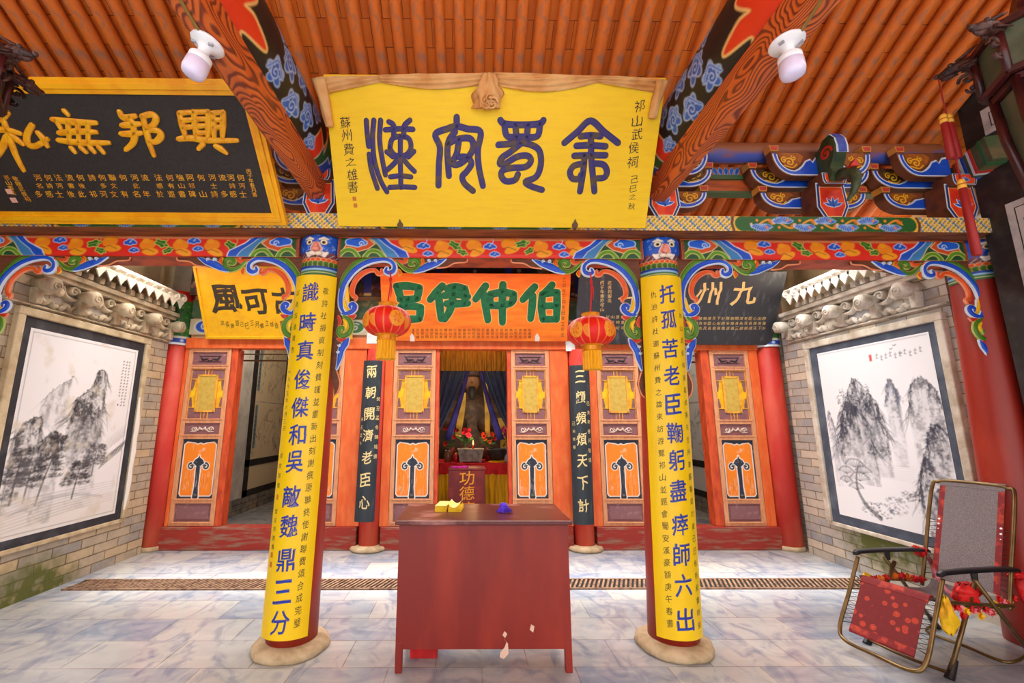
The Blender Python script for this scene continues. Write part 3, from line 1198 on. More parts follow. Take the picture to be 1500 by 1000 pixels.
def red_beam(xa, xb, seed, lab):
    root = thing('painted_architrave', lab, 'beam', ((xa + xb) / 2, 3.5, BZ0), kind='thing')
    Wd = xb - xa
    HH = BZ1 - BZ0
    cv = beam_canvas(Wd, HH, seed)

    def P(x, y):
        q = np.clip((y - (HH - .04)) / .04, 0, 1)
        p = np.clip((.03 - y) / .03, 0, 1)
        return np.stack([xa + x, BYF + .03 * q ** 2 + .012 * p ** 2, BZ0 + y], 1)
    ex = MB().box(xa, xb, BYF + .015, 3.64, BZ0, BZ1 - .004)
    cv.patch('painted_face', P, PAINT_CLEAN, root, smooth=True)
    part('beam', ex, mat('beam_underside', (196, 84, 44), .6, (150, 60, 34), 6), root)


GAPX = .16
red_beam(-4.06, axL(3).x - GAPX, 11, 'red painted architrave over the left bay, under the black plaque')
red_beam(axL(3).x + GAPX, axR(3).x - GAPX, 12, 'red painted architrave over the middle bay, under the big yellow plaque')
red_beam(axR(3).x + GAPX, 4.13, 13, 'red painted architrave over the right bay, under the bracket sets')

# ------------------------------------------------------------------ patterned frieze board
FRX0, FRX1, FRY, FRZ0, FRZ1 = -4.12, at(1456, 325, Y=3.26).x, 3.26, 3.116, 3.243
root = thing('frieze_board', 'long patterned frieze board with yellow lattice and green lotus fields above the red architraves', 'beam', ((FRX0 + FRX1) / 2, 3.43, FRZ0), kind='thing')
Wd, HH = FRX1 - FRX0, FRZ1 - FRZ0
cv = Canvas(Wd, HH, .0055, (240, 196, 30))


def lotus_field(x0, x1):
    cv.rect(x0 + .05, x1 - .05, 0, HH, (34, 96, 40))
    for sx, x in ((1, x0), (-1, x1)):
        cv.ell(x + sx * .06, HH / 2, .07, HH * .52, (34, 96, 40), 0, (240, 190, 40), .010)
        cv.stroke([(x - sx * .02, 0), (x - sx * .035, HH / 2), (x - sx * .02, HH)], .022, (104, 60, 30))
    cv.rect(x0 + .09, x1 - .09, 0, HH, (34, 96, 40))
    n = max(2, int((x1 - x0) / .2))
    for k in range(n):
        x = x0 + .12 + (x1 - x0 - .24) * (k + .5) / n
        up = 1 if k % 2 else -1
        y = HH * (.64 if up > 0 else .36)
        for s_, cc in ((1.0, (236, 130, 24)), (-1.0, (242, 160, 40))):
            cv.stroke(spline([(x - .09, HH / 2), (x - .05, HH / 2 + up * .035), (x, HH / 2 - up * .01), (x + .06, HH / 2 - up * .035), (x + .1, HH / 2)], 6), .012, (240, 160, 50))
        cv.stroke(spiral(x + .075, y - up * .045, .024, 1.1, 0, up, 12), .009, (236, 120, 24))
        cv.stroke(spiral(x - .07, y, .022, 1.1, 2, -up, 12), .009, (190, 214, 236))
        for q in range(-4, 5):
            cv.ell(x + q * .014, y + up * (.024 - abs(q) * .006), .010, .026, (30, 100, 200), -q * .3 * up, (190, 220, 246), .0025)
        cv.ell(x + .04, HH / 2 + up * .03, .011, .011, (240, 130, 30))
        cv.ell(x - .035, HH / 2 - up * .03, .011, .011, (240, 150, 30))


# brocade of crossing bands
p = .075
k = 0
x = -HH
while x < Wd + HH:
    cv.stroke([(x, 0), (x + HH, HH)], .013, (40, 100, 170) if k % 2 else (70, 130, 50))
    cv.stroke([(x + .012, 0), (x + .012 + HH, HH)], .004, (244, 236, 200))
    x += p / 2
    k += 1
x = -HH
k = 0
while x < Wd + HH:
    y0 = 0
    while y0 < HH:
        cv.stroke([(x + (HH - y0), y0), (x + (HH - y0) - .03, y0 + .03)], .013, (238, 180, 20) if k % 3 else (60, 110, 170))
        cv.stroke([(x + (HH - y0) + .01, y0), (x + (HH - y0) - .02, y0 + .03)], .003, (250, 240, 200))
        y0 += .05
    x += p / 2
    k += 1
for pa, pb in ((1078, 1340), (560, 838), (82, 350)):
    lotus_field(at(pa, 325, Y=3.26).x - FRX0, at(pb, 325, Y=3.26).x - FRX0)
cv.patch('painted_face', planar(frame((FRX0, FRY, FRZ0), (1, 0, 0), (0, 0, 1), (0, -1, 0))), PAINT_CLEAN, root)
part('board', MB().box(FRX0, FRX1, FRY + .004, 3.62, FRZ0 + .001, FRZ1), mat('frieze_timber', (150, 84, 40), .7, (112, 58, 30), 7, stretch=(.4, 3, 3)), root)

# ------------------------------------------------------------------ carved scroll brackets under the architraves
SB0 = at(497, 376, Y=3.42)


def sbp(zx, zy):
    q = at(480 + zx / 5, 320 + zy / 5, Y=3.42)
    return (q.x - SB0.x, q.z - SB0.z)


def SBP(pts, n=7):
    return spline([sbp(*p) for p in pts], n)


M_P = {k: mat('paint_' + k, c, .45, c2, 14, .5, .75) for k, c, c2 in (
    ('green', (78, 132, 30), (56, 100, 24)), ('blue', (16, 78, 206), (40, 100, 214)), ('orange', (232, 84, 20), (240, 110, 40)),
    ('white', (214, 228, 244), (190, 210, 236)), ('yellow', (246, 196, 24), (232, 170, 20)), ('red', (206, 44, 24), (220, 70, 40)),
    ('lightgreen', (176, 196, 96), (150, 176, 80)), ('darkgreen', (44, 66, 24), (60, 84, 30)), ('peach', (240, 150, 104), (226, 120, 80)), ('skyblue', (120, 172, 236), (140, 186, 240)))}
_sb_cache = None


def scroll_bracket(x0, sg, lab, z0=None):
    global _sb_cache
    root = thing('scroll_bracket', lab, 'bracket', (x0, 3.45, SB0.z))
    z = SB0.z
    fr = frame((x0, 3.44, z), (sg, 0, 0), (0, 0, 1), (0, -1, 0))
    b = MB()
    bp = [sbp(*p) for p in ((80, 268), (1020, 285), (1014, 310), (930, 318), (872, 345), (800, 352), (660, 384), (560, 350), (440, 320), (320, 300), (240, 330), (170, 400), (118, 480), (96, 600), (104, 700), (96, 850), (88, 1000), (70, 1120), (86, 1200), (66, 1270), (40, 1300), (40, 1250), (18, 1150), (20, 700))]
    b.prism(bp, fr, -.03, .0)
    part('backing_board', b, M_BROWN, root)
    b = MB()
    b.ribbon(SBP([(1022, 286), (1014, 312), (930, 320), (872, 348), (800, 356)]), .012, fr, -.004, .006)
    b.ribbon(SBP([(60, 1110), (84, 1200), (66, 1270), (40, 1302)]), .010, fr, -.004, .006)
    part('edge_bead', b, M_P['peach'], root, smooth=True)

    def band(name, pts, w, col, edge, ew, d=.016, n=7):
        P_ = SBP(pts, n)
        ww = np.interp(np.linspace(0, 1, len(P_)), np.linspace(0, 1, len(w)), w)
        o = part(name, MB().ribbon(P_, (ww + ew).tolist(), fr, -.002, d - .005), M_P[edge], root, smooth=True)
        part(name + '_paint', MB().ribbon(P_, ww.tolist(), fr, 0, d), M_P[col], o, smooth=True)
    band('outer_band', [(95, 560), (98, 500), (120, 430), (165, 365), (225, 312), (290, 288), (330, 284)], [.03, .04, .046, .046, .036, .02], 'green', 'lightgreen', .012, .014)
    band('blue_scroll', [(120, 690), (98, 650), (94, 580), (112, 490), (160, 410), (230, 345), (310, 308), (390, 294), (450, 304), (484, 336), (482, 376), (452, 394), (424, 384), (430, 362)], [.02, .036, .04, .042, .042, .04, .03, .03, .04, .034, .02], 'blue', 'white', .020, .020)
    band('orange_scroll', [(392, 372), (394, 398), (366, 398), (345, 376), (300, 376), (246, 402), (200, 450), (176, 510), (180, 556), (202, 572), (200, 590)], [.014, .022, .026, .022, .026, .032, .032, .03, .026, .024, .014], 'orange', 'peach', .014, .018)
    band('leaf_scroll', [(505, 306), (548, 352), (600, 378), (650, 366), (668, 328), (644, 296), (606, 304), (602, 332), (628, 336)], [.01, .024, .032, .036, .036, .034, .026, .016], 'green', 'lightgreen', .012, .018)
    band('small_curl', [(486, 306), (520, 312), (556, 314), (576, 298), (560, 286)], [.012, .024, .024, .02, .012], 'orange', 'peach', .012, .015)
    band('tail_leaf', [(636, 388), (690, 362), (740, 340), (800, 322), (862, 292)], [.012, .05, .055, .04, .006], 'blue', 'white', .014, .016)
    b = MB()
    for cx, cy in ((738, 305), (786, 306)):
        q = sbp(cx, cy)
        b.ribbon(spiral(q[0], q[1], .016, 1.1, -1, 1, 12), .010, fr, 0, .019)
    part('tail_curls', b, M_P['white'], root, smooth=True)
    band('bud', [(520, 372), (526, 392), (522, 410)], [.012, .03, .008], 'orange', 'yellow', .010, .015, 5)
    band('flame_leaf', [(690, 290), (696, 315), (676, 344)], [.010, .03, .008], 'orange', 'yellow', .010, .019, 5)
    band('yellow_leaf', [(122, 570), (122, 620), (140, 660), (158, 662)], [.01, .03, .03, .012], 'yellow', 'white', .008, .019, 5)
    band('volute', [(110, 694), (150, 690), (184, 668), (196, 640), (182, 622), (160, 632), (164, 652)], [.024, .036, .042, .034, .03, .02], 'blue', 'white', .014, .021)
    band('green_volute', [(118, 712), (156, 742), (170, 790), (148, 838), (106, 858), (78, 834), (84, 800), (110, 796), (114, 816)], [.022, .032, .036, .036, .034, .03, .024, .014], 'green', 'lightgreen', .012, .018)
    band('yellow_core', [(112, 738), (132, 768), (126, 800)], [.014, .034, .016], 'yellow', 'yellow', .0, .012, 5)
    band('red_leaf', [(150, 710), (178, 716), (200, 706)], [.014, .03, .008], 'red', 'peach', .010, .016, 5)
    band('red_berry', [(74, 712), (84, 750), (78, 780)], [.012, .022, .01], 'red', 'peach', .008, .016, 5)
    band('lower_bud', [(70, 880), (100, 886), (128, 876)], [.012, .026, .010], 'red', 'peach', .010, .016, 5)
    band('lower_leaf', [(150, 872), (126, 910), (96, 960), (84, 1020), (62, 1100)], [.01, .048, .046, .034, .006], 'blue', 'white', .014, .016)
    b = MB()
    for cx, cy in ((84, 925), (76, 975)):
        q = sbp(cx, cy)
        b.ribbon(spiral(q[0], q[1], .014, 1.1, PI, 1, 12), .009, fr, 0, .018)
    part('lower_curls', b, M_P['white'], root, smooth=True)
    return root


for px, sg, lab in ((-3, 1, 'carved scroll bracket at the far left end of the left bay'),
                    (446, -1, 'carved scroll bracket left of the left column, over the small yellow plaque'),
                    (497, 1, 'carved scroll bracket right of the left column, holding the left red lantern'),
                    (935, -1, 'carved scroll bracket left of the right column, holding the right red lantern'),
                    (989, 1, 'carved scroll bracket right of the right column, over the black plaque'),
                    (1431, -1, 'carved scroll bracket at the right end of the right bay, above the recliner')):
    scroll_bracket(at(px, 377, Y=3.42).x, sg, lab)

# ------------------------------------------------------------------ purlin and its boards
PZ, PYC, PR = 3.985, 3.53, .092
root = thing('roof_purlin', 'round roof purlin, brown above and blue below, carrying the rafters over the columns', 'beam', (0, PYC, PZ - PR), kind='thing')
Wd, HH = 8.3, 2 * PI * PR
cv = Canvas(Wd, HH, .02, (150, 92, 60))
cv.rect(0, Wd, 0, HH * .17, (70, 92, 186))
for _ in range(70):
    cv.ell(rng.uniform(0, Wd), HH * rng.uniform(.12, .20), .06, .014, (150, 92, 60) if rng.random() < .5 else (84, 100, 180))


def P(x, y):
    th = -PI / 2 - .75 * PI * 0 + y / PR
    return np.stack([-4.13 + x, PYC - PR * np.sin(th + PI / 2 + 0), PZ - PR * np.cos(th + PI / 2)], 1)


cv.patch('purlin', P, PAINT_CLEAN, root, smooth=True)
root = thing('purlin_board', 'orange and green tie boards with blue lotus under the roof purlin', 'beam', (0, 3.55, 3.62), kind='thing')
for nm, z0, z1, y0, c, c2 in (('lotus_board', 3.815, 3.90, 3.50, (206, 104, 44), (170, 80, 36)), ('green_strip', 3.775, 3.815, 3.485, (58, 106, 62), (90, 96, 60)), ('lower_board', 3.665, 3.775, 3.51, (196, 92, 40), (150, 70, 30)), ('lower_strip', 3.645, 3.665, 3.50, (66, 100, 60), (100, 90, 60))):
    part(nm, MB().box(-4.1, 4.16, y0 + .11, 3.70, z0, z1), mat('tie_' + nm, c, .6, c2, 6, .5, .7, stretch=(.5, 3, 3)), root)
fr0 = frame((0, 3.609, 3.822), (1, 0, 0), (0, 0, 1), (0, -1, 0))
for px in (1072, 1308):
    x = at(px, 228, Y=3.5).x
    b, b2 = MB(), MB()
    for q in (-2, -1, 0, 1, 2):
        b.ribbon([(x + q * .045, .006), (x + q * .047 + q * .006, .045), (x + q * .045 + q * .012, .068)], [.03, .048, .014], fr0, 0, .004)
        b2.ribbon([(x + q * .045, .008), (x + q * .047 + q * .006, .043), (x + q * .045 + q * .011, .062)], [.018, .034, .008], fr0, 0, .006)
    o = part('lotus', b, M_P['skyblue'], root)
    part('lotus_petals', b2, mat('lotus_blue', (30, 84, 190), .5, (60, 110, 200), 20), o)

# ------------------------------------------------------------------ bracket sets (dougong)
M_ARM = mat('bracket_side', (122, 66, 34), .65, (88, 48, 28), 8)
M_FLAME = mat('gold_flourish', (240, 180, 24), .5)


def arm(root, xc, yf, th, L, z0, z1, dark=False, name='bracket_arm', halves=(-1, 1), L2=None):
    """a boat-shaped arm, blue band and gold flourish on its face"""
    h = z1 - z0
    for sg in halves:
        Lx = L if (sg < 0 or L2 is None) else L2
        fr = frame((xc, yf, z0), (sg, 0, 0), (0, 0, 1), (0, -1, 0))
        prof = [(0, 0), (Lx * .58, 0)] + [(Lx * (.58 + .42 * math.sin(t)), h * .86 * (1 - math.cos(t))) for t in np.linspace(.2, PI / 2, 7)] + [(Lx, h), (Lx - .05, h), (Lx - .05, h * .96), (Lx * .45, h * .98), (0, h)]
        part(name, MB().prism(prof, fr, -th, 0), M_ARM, root)
        o = [c for c in root.children][-1]
        # painted layers
        ins = lambda pr, d: pr
        bl = [(0, .008), (Lx * .58, .008)] + [(Lx * .58 + (Lx * .42 - .008) * math.sin(t), .008 + (h * .86 - .0) * (1 - math.cos(t))) for t in np.linspace(.2, PI / 2, 8)]
        inner = [(Lx * .58 + (Lx * .42 - .05) * math.sin(t), .052 + (h * .82 - .04) * (1 - math.cos(t))) for t in np.linspace(PI / 2, .0, 8)]
        wave = [(Lx * .50, .07), (Lx * .42, .10), (Lx * .34, h * .62), (Lx * .24, h * .70), (Lx * .2, h * .58), (Lx * .12, h * .78), (0, h * .82)]
        shape = bl + inner + wave
        part('arm_border', MB().prism(shape, fr, 0, .004), M_P['white'], o)
        b = MB()
        shr = [(0, .018), (Lx * .58, .018)] + [(Lx * .58 + (Lx * .42 - .02) * math.sin(t), .018 + (h * .85) * (1 - math.cos(t))) for t in np.linspace(.2, PI / 2, 8)]
        inn = [(Lx * .58 + (Lx * .42 - .038) * math.sin(t), .040 + (h * .83 - .03) * (1 - math.cos(t))) for t in np.linspace(PI / 2, .0, 8)]
        wv = [(Lx * .48, .058), (Lx * .40, .088), (Lx * .33, h * .56), (Lx * .24, h * .63), (Lx * .2, h * .5), (Lx * .12, h * .7), (0, h * .74)]
        b.prism(shr + inn + wv, fr, .004, .007)
        part('arm_paint', b, M_P['blue'], o)
        fld = [(Lx * .47, h * .93), (Lx * .36, h * .78), (Lx * .44, .12), (Lx * .52, .085)] + [(Lx * .58 + (Lx * .42 - .062) * math.sin(t), .07 + (h * .78 - .04) * (1 - math.cos(t))) for t in np.linspace(.1, PI / 2, 7)] + [(Lx - .062, h * .93)]
        part('arm_field', MB().prism(fld, fr, 0, .003), mat('field_dark', (60, 44, 18), .6, (110, 84, 20), 30) if dark else mat('field_brown', (150, 84, 20), .6, (176, 100, 24), 20), o)
        b = MB()
        cx_, cy_ = Lx * .66, h * .55
        b.ribbon(spiral(cx_, cy_, .045, 1.3, 0, 1, 16), .012, fr, .003, .007)
        b.ribbon(spiral(cx_ + .045, cy_ + .02, .03, 1.2, 2, -1, 12), .010, fr, .003, .007)
        b.ribbon(spiral(cx_ - .04, cy_ + .04, .025, 1.2, 1, -1, 12), .009, fr, .003, .007)
        b.ribbon(spline([(cx_ - .06, cy_ - .02), (cx_ - .02, cy_ - .05), (cx_ + .05, cy_ - .03)], 5), .010, fr, .003, .007)
        part('flourish', b, M_FLAME, o)
        # cushion block on the tip
        fu = frame((xc, yf, z1), (sg, 0, 0), (0, 0, 1), (0, -1, 0))
        tip = MB().prism([(Lx - .062, 0), (Lx + .004, 0), (Lx + .012, .05), (Lx - .07, .05)], fu, -th, .006)
        tp = part('cushion_block', tip, mat('block_gold', (214, 150, 60), .5), root)
        part('block_face', MB().prism([(Lx - .054, .008), (Lx - .004, .008), (Lx + .002, .042), (Lx - .06, .042)], fu, .006, .009), mat('block_red', (196, 60, 50), .5), tp)


def lotus_face(root, fr, poly, s):
    """orange-red field with a blue lotus inside white and blue borders"""
    P_ = np.array(poly)
    c = P_.mean(0)
    sc = lambda k: [tuple(c + (p - c) * k) for p in P_]
    o = part('block_front', MB().prism(poly, fr, -.16, 0), M_ARM, root)
    part('border_white', MB().prism(sc(.98), fr, 0, .003), M_P['white'], o)
    part('border_blue', MB().prism(sc(.92), fr, .003, .005), mat('deep_blue', (20, 56, 130), .5), o)
    part('border_line', MB().prism(sc(.80), fr, .005, .006), mat('rim_yellow', (250, 214, 150), .5), o)
    part('field', MB().prism(sc(.75), fr, .006, .008), mat('vermilion', (236, 72, 26), .5, (214, 44, 20), 9), o)
    b, b2 = MB(), MB()
    for a in (-70, -35, 0, 35, 70):
        t = math.radians(a)
        tip = (c[0] + math.sin(t) * s, c[1] - s * .35 + math.cos(t) * s)
        mid = (c[0] + math.sin(t) * s * .55, c[1] - s * .35 + math.cos(t) * s * .55)
        b.ribbon([(c[0], c[1] - s * .4), mid, tip], [s * .25, s * .42, s * .06], fr, .008, .011)
        b2.ribbon([(c[0], c[1] - s * .35), mid, (tip[0] * .85 + mid[0] * .15, tip[1] * .85 + mid[1] * .15)], [s * .14, s * .27, s * .03], fr, .009, .013)
    part('lotus', b, M_P['white'], o)
    part('lotus_petals', b2, mat('lotus_blue', (30, 84, 190), .5, (60, 110, 200), 20), o)


def bracket_set(xc, lab, head=True, halves=(-1, 1)):
    root = thing('bracket_set', lab, 'bracket set', (xc, 3.45, FRZ1), group=None)
    zz = lambda y, Y: at(1208, y, Y=Y).z
    arm(root, xc, 3.50, .09, .47, zz(307, 3.5), zz(281, 3.5), name='lower_arm', halves=halves)
    arm(root, xc, 3.50, .09, .535, zz(276.5, 3.5), zz(247, 3.5), dark=True, name='middle_arm', halves=halves)
    arm(root, xc, 3.36, .07, .43, zz(258.5, 3.36), zz(222, 3.36), name='upper_arm', halves=halves)
    # base block with lotus face
    fr = frame((xc, 3.325, FRZ1), (1, 0, 0), (0, 0, 1), (0, -1, 0))
    z1 = zz(268, 3.33) - FRZ1
    lotus_face(root, fr, [(-.075, .0), (.075, .0), (.135, .12), (.12, z1), (-.12, z1), (-.135, .12)], .085)
    fr = frame((xc, 3.27, zz(270, 3.28)), (1, 0, 0), (0, 0, 1), (0, -1, 0))
    lotus_face(root, fr, [(-.085, .0), (.085, .0), (.1, .035), (.1, .1), (-.1, .1), (-.1, .035)], .04)
    if head:
        # curled cloud head pointing into the porch
        za, zb = zz(258, 3.2), zz(197, 3.2)
        H_ = zb - za
        fy = lambda u, v, d=0: Vector((xc + d, 3.36 - u, za + v))
        prof = [(0, 0), (.10, -.01), (.15, .05), (.13, .10), (.17, .16), (.20, H_ * .62), (.19, H_ * .85), (.15, H_), (.09, H_ * .98), (.05, H_ * .85), (0, H_ * .8)]
        hb = part('cloud_head', MB().prism(prof, fy, -.055, .055), mat('head_green', (66, 84, 44), .6, (40, 60, 36), 9), root, bevel=.006)
        b = MB()
        for s_ in (-1, 1):
            f2 = frame((xc + s_ * .055, 3.36, za), (0, -1, 0), (0, 0, 1), (s_, 0, 0))
            b.ribbon(spiral(.11, H_ * .62, .06, 1.3, 0, 1, 18), .022, f2, 0, .006)
        part('red_spiral', b, M_P['red'], hb)
        b, b2 = MB(), MB()
        pr = [(.20, H_ * .5), (.205, H_ * .66), (.195, H_ * .85), (.155, H_ + .004), (.09, H_ * .99)]
        for (q, w) in ((b, .05), (b2, .034)):
            vs, fs = [], []
            for k, (u, v) in enumerate(pr):
                e = .004 if w > .04 else .008
                vs += [fy(u + e, v + e * .3, -w), fy(u + e, v + e * .3, w)]
            for k in range(len(pr) - 1):
                fs.append((2 * k, 2 * k + 1, 2 * k + 3, 2 * k + 2))
            q.add(vs, fs)
        part('head_rim', b, M_P['white'], hb)
        part('head_front', b2, mat('head_blue', (40, 64, 170), .5, (60, 90, 190), 12), hb)
        # beak curling down
        pts = spline([(xc + .02, 3.26, za + .04), (xc + .02, 3.14, za + .0), (xc, 3.08, za - .08), (xc - .02, 3.09, za - .18), (xc - .045, 3.14, za - .25)], 6)
        bk = part('beak', MB().tube(pts, list(np.interp(np.linspace(0, 1, len(pts)), [0, .3, .7, 1], [.05, .042, .028, .008])), 10), mat('beak_green', (74, 92, 60), .55, (50, 60, 44), 10), root, smooth=True)
        for k in (9, 13, 17):
            a_, c_ = Vector(pts[k]), Vector(pts[k + 2])
            part('beak_stripe', MB().tube([a_, c_], [.040 - .0012 * k, .034 - .0012 * k], 10), mat('stripe_blue', (60, 100, 200), .5), bk, smooth=True)
        b = MB()
        b.prism([(.0, .0), (.06, .07), (.07, .0)], frame((xc - .03, 3.10, za + .02), (1, 0, 0), (0, 0, 1), (0, -1, 0)), -.02, .02)
        part('crest', b, M_P['red'], root)
    return root


XB = at(1208, 262, Y=3.36).x
bracket_set(XB, 'painted bracket set over the middle of the right bay, with a curled cloud head')
bracket_set(axR(3.4).x, 'painted bracket set above the right porch column, half behind the grained tie beam', head=False)
bracket_set(axL(3.4).x, 'painted bracket set above the left porch column, behind the black plaque corner', head=False)
bracket_set(4.08, 'painted bracket set in the right corner behind the red tassels', head=False, halves=(-1,))
root = thing('corner_beam', 'painted corner beam end with red and blue chevrons, above the right corner bracket set', 'beam', (4.1, 3.3, 3.5), kind='thing')
_a, _b = at(1408, 262, Y=3.42), at(1462, 214, Y=3.05)
b = MB()
b.bar(_a, _b, .12, .22)
part('beam', b, mat('corner_green', (70, 92, 60), .6, (110, 100, 70), 8), root, bevel=.006)
_d = (_b - _a)
for _k, (_t, _c) in enumerate(((.12, (206, 60, 36)), (.26, (226, 232, 240)), (.34, (40, 84, 190)), (.5, (226, 232, 240)), (.56, (206, 60, 36)), (.8, (44, 110, 60)))):
    part('painted_band', MB().bar(_a + _d * _t, _a + _d * (_t + .07), .128, .228), mat('corner_band_%d_%d_%d' % _c, _c, .5), root)

# ------------------------------------------------------------------ tie beams running to the viewer
def grain_build(n, l, pos, b):
    mp = n.new('ShaderNodeMapping')
    mp.inputs['Scale'].default_value = (1.0, .38, 1.0)
    l.new(pos, mp.inputs[0])
    d = n.new('ShaderNodeTexNoise')
    d.inputs['Scale'].default_value = 3.6
    d.inputs['Detail'].default_value = 1.5
    l.new(mp.outputs[0], d.inputs['Vector'])
    m = n.new('ShaderNodeMath')
    m.operation = 'MULTIPLY'
    m.inputs[1].default_value = 38
    l.new(d.outputs['Fac'], m.inputs[0])
    w = n.new('ShaderNodeMath')
    w.operation = 'FRACT'
    l.new(m.outputs[0], w.inputs[0])
    c = n_ramp(n, l, w.outputs[0], [(.0, (122, 48, 30)), (.22, (136, 58, 34)), (.40, (214, 102, 40)), (.80, (224, 114, 44)), (1.0, (130, 54, 32))])
    return c, w.outputs[0]


M_GRAIN = tex_mat('combed_wood_grain', .5, grain_build, .002, .3)
M_GRAINO = mat('orange_wood', (236, 130, 50), .55, (216, 106, 38), 6, .4, .7, stretch=(3, .5, 3))


def tie_beam(xa, xb, lab, inner):
    """square-edged beam; its near end is out of the picture overhead"""
    z0, z1, y0, y1 = 3.395, 3.575, .4, 3.43
    root = thing('tie_beam', lab, 'beam', ((xa + xb) / 2, 1.9, z0), kind='thing')
    c = .035
    b = MB()
    prof = [(xa + c, z0), (xb - c, z0), (xb, z0 + c), (xb, z1), (xa, z1), (xa, z0 + c)]
    vs = []
    for y, k in ((y0, 0), (y1 - .1, 0), (y1, .022)):
        for (x, z) in prof:
            xm = (xa + xb) / 2
            vs.append((xm + (x - xm) * (1 - k * 4), y, z + (k if z < z1 else 0)))
    fs = [(0, 1, 2, 3, 4, 5)[::-1], tuple(range(12, 18))]
    for r in (0, 1):
        for i in range(6):
            j = (i + 1) % 6
            fs.append((r * 6 + i, r * 6 + j, r * 6 + 6 + j, r * 6 + 6 + i))
    b.add(vs, fs)
    part('beam', b, M_GRAIN, root)
    return root


tieL = tie_beam(-1.352, -1.205, 'wood-grained tie beam on the left, with a bulb under it', 1)
tieR = tie_beam(1.475, 1.625, 'wood-grained tie beam on the right, with a bulb under it', -1)


def upper_beam(xin, xout, sg, lab):
    """round painted beam lying on the tie beam; sg = +1 when its painted side looks to +x"""
    z0, z1, y0, y1 = 3.575, 4.02, .4, 3.40
    root = thing('painted_tie_beam', lab, 'beam', ((xin + xout) / 2, 1.9, z0), kind='thing')
    Wd, HH = y1 - y0, .56
    cv = Canvas(Wd, HH, .008, (30, 26, 26))
    # flames at the far end and near the head of the field
    cv.rect(Wd - .3, Wd, 0, HH, (206, 44, 24))

    def flame(x, col, out):
        pts = [(x - .42, 0)] + [(x - .42 + .1 * k, .08 + .14 * (k % 2) + .05 * k) for k in range(6)] + [(x + .1, HH), (x + .6, HH), (x + .6, 0)]
        cv.poly(pts, col, out, .014)
    flame(Wd - .10, (236, 60, 24), (246, 196, 110))
    cv.poly([(Wd - .34, 0), (Wd - .32, .2), (Wd - .28, .16), (Wd - .26, .34), (Wd - .2, .3), (Wd - .16, HH), (Wd, HH), (Wd, 0)], (40, 96, 44), (214, 220, 190), .012)
    cv.poly([(Wd - .26, 0), (Wd - .2, .18), (Wd - .14, .16), (Wd - .1, .36), (Wd, .4), (Wd, 0)], (20, 80, 196), (206, 224, 244), .012)
    # the other end
    pts = spline([(1.62, 0), (1.55, .08), (1.74, .16), (1.58, .20), (1.48, .18), (1.56, .30), (1.40, .32), (1.3, .28), (1.28, .44), (1.1, HH)], 7) + [(0, HH), (0, 0)]
    cv.poly(pts, (236, 60, 24), (246, 200, 120), .016)
    cv.poly([(1.3, 0), (1.28, .16), (1.16, .2), (1.1, .34), (.9, HH), (0, HH), (0, 0)], (246, 200, 120), (236, 60, 24), .006)
    cv.poly([(1.26, 0), (1.22, .14), (1.12, .18), (1.04, .34), (.84, HH), (0, HH), (0, 0)], (20, 80, 200), (170, 206, 240), .02)
    cv.poly([(.9, .4), (1.0, .36), (1.0, .5), (.9, HH), (.8, HH)], (60, 90, 60), (220, 226, 210), .012)
    # antiques in blue line on black
    for (x, y, s_) in ((1.88, .14, .075), (2.0, .3, .08), (2.14, .12, .085), (2.2, .36, .075), (2.34, .2, .08), (1.9, .44, .07), (2.34, .44, .07), (2.5, .1, .06), (2.48, .34, .07), (2.06, .48, .06)):
        for q in range(5):
            a = q * 1.3 + x * 7
            cv.ell(x + s_ * .6 * math.cos(a), y + s_ * .6 * math.sin(a), s_ * .5, s_ * .34, (56, 106, 196), a, (190, 214, 244), .007)
        cv.ell(x, y, s_ * .5, s_ * .5, (40, 90, 186))
        cv.stroke(spiral(x, y, s_ * .6, 1.4, x * 5, 1, 16), .009, (186, 212, 244))
        cv.stroke(spline([(x - s_, y - s_ * .4), (x - s_ * .2, y + s_ * .9), (x + s_, y + s_ * .3)], 5), .012, (70, 120, 210), (190, 214, 244), .005)

    def P(x, y):
        t = y / HH
        a = np.pi * (t * .92 - .46)
        bul = np.cos(a) * .11
        zz = z0 + (z1 - z0) * (np.sin(a) / (2 * math.sin(.46 * PI)) + .5)
        return np.stack([xin + sg * (bul - .02), y0 + x, zz], 1)
    cv.patch('painted_side', P, PAINT_CLEAN, root, smooth=True)
    part('core', MB().box(min(xin - sg * .02, xout), max(xin - sg * .02, xout), y0, y1, z0, z1), mat('beam_core', (150, 60, 34), .6, (110, 46, 28), 6), root)


upper_beam(-1.235, -1.38, 1, 'round painted beam with blue antiques on black, above the left tie beam')
upper_beam(1.505, 1.65, -1, 'round painted beam with blue antiques on black, above the right tie beam')
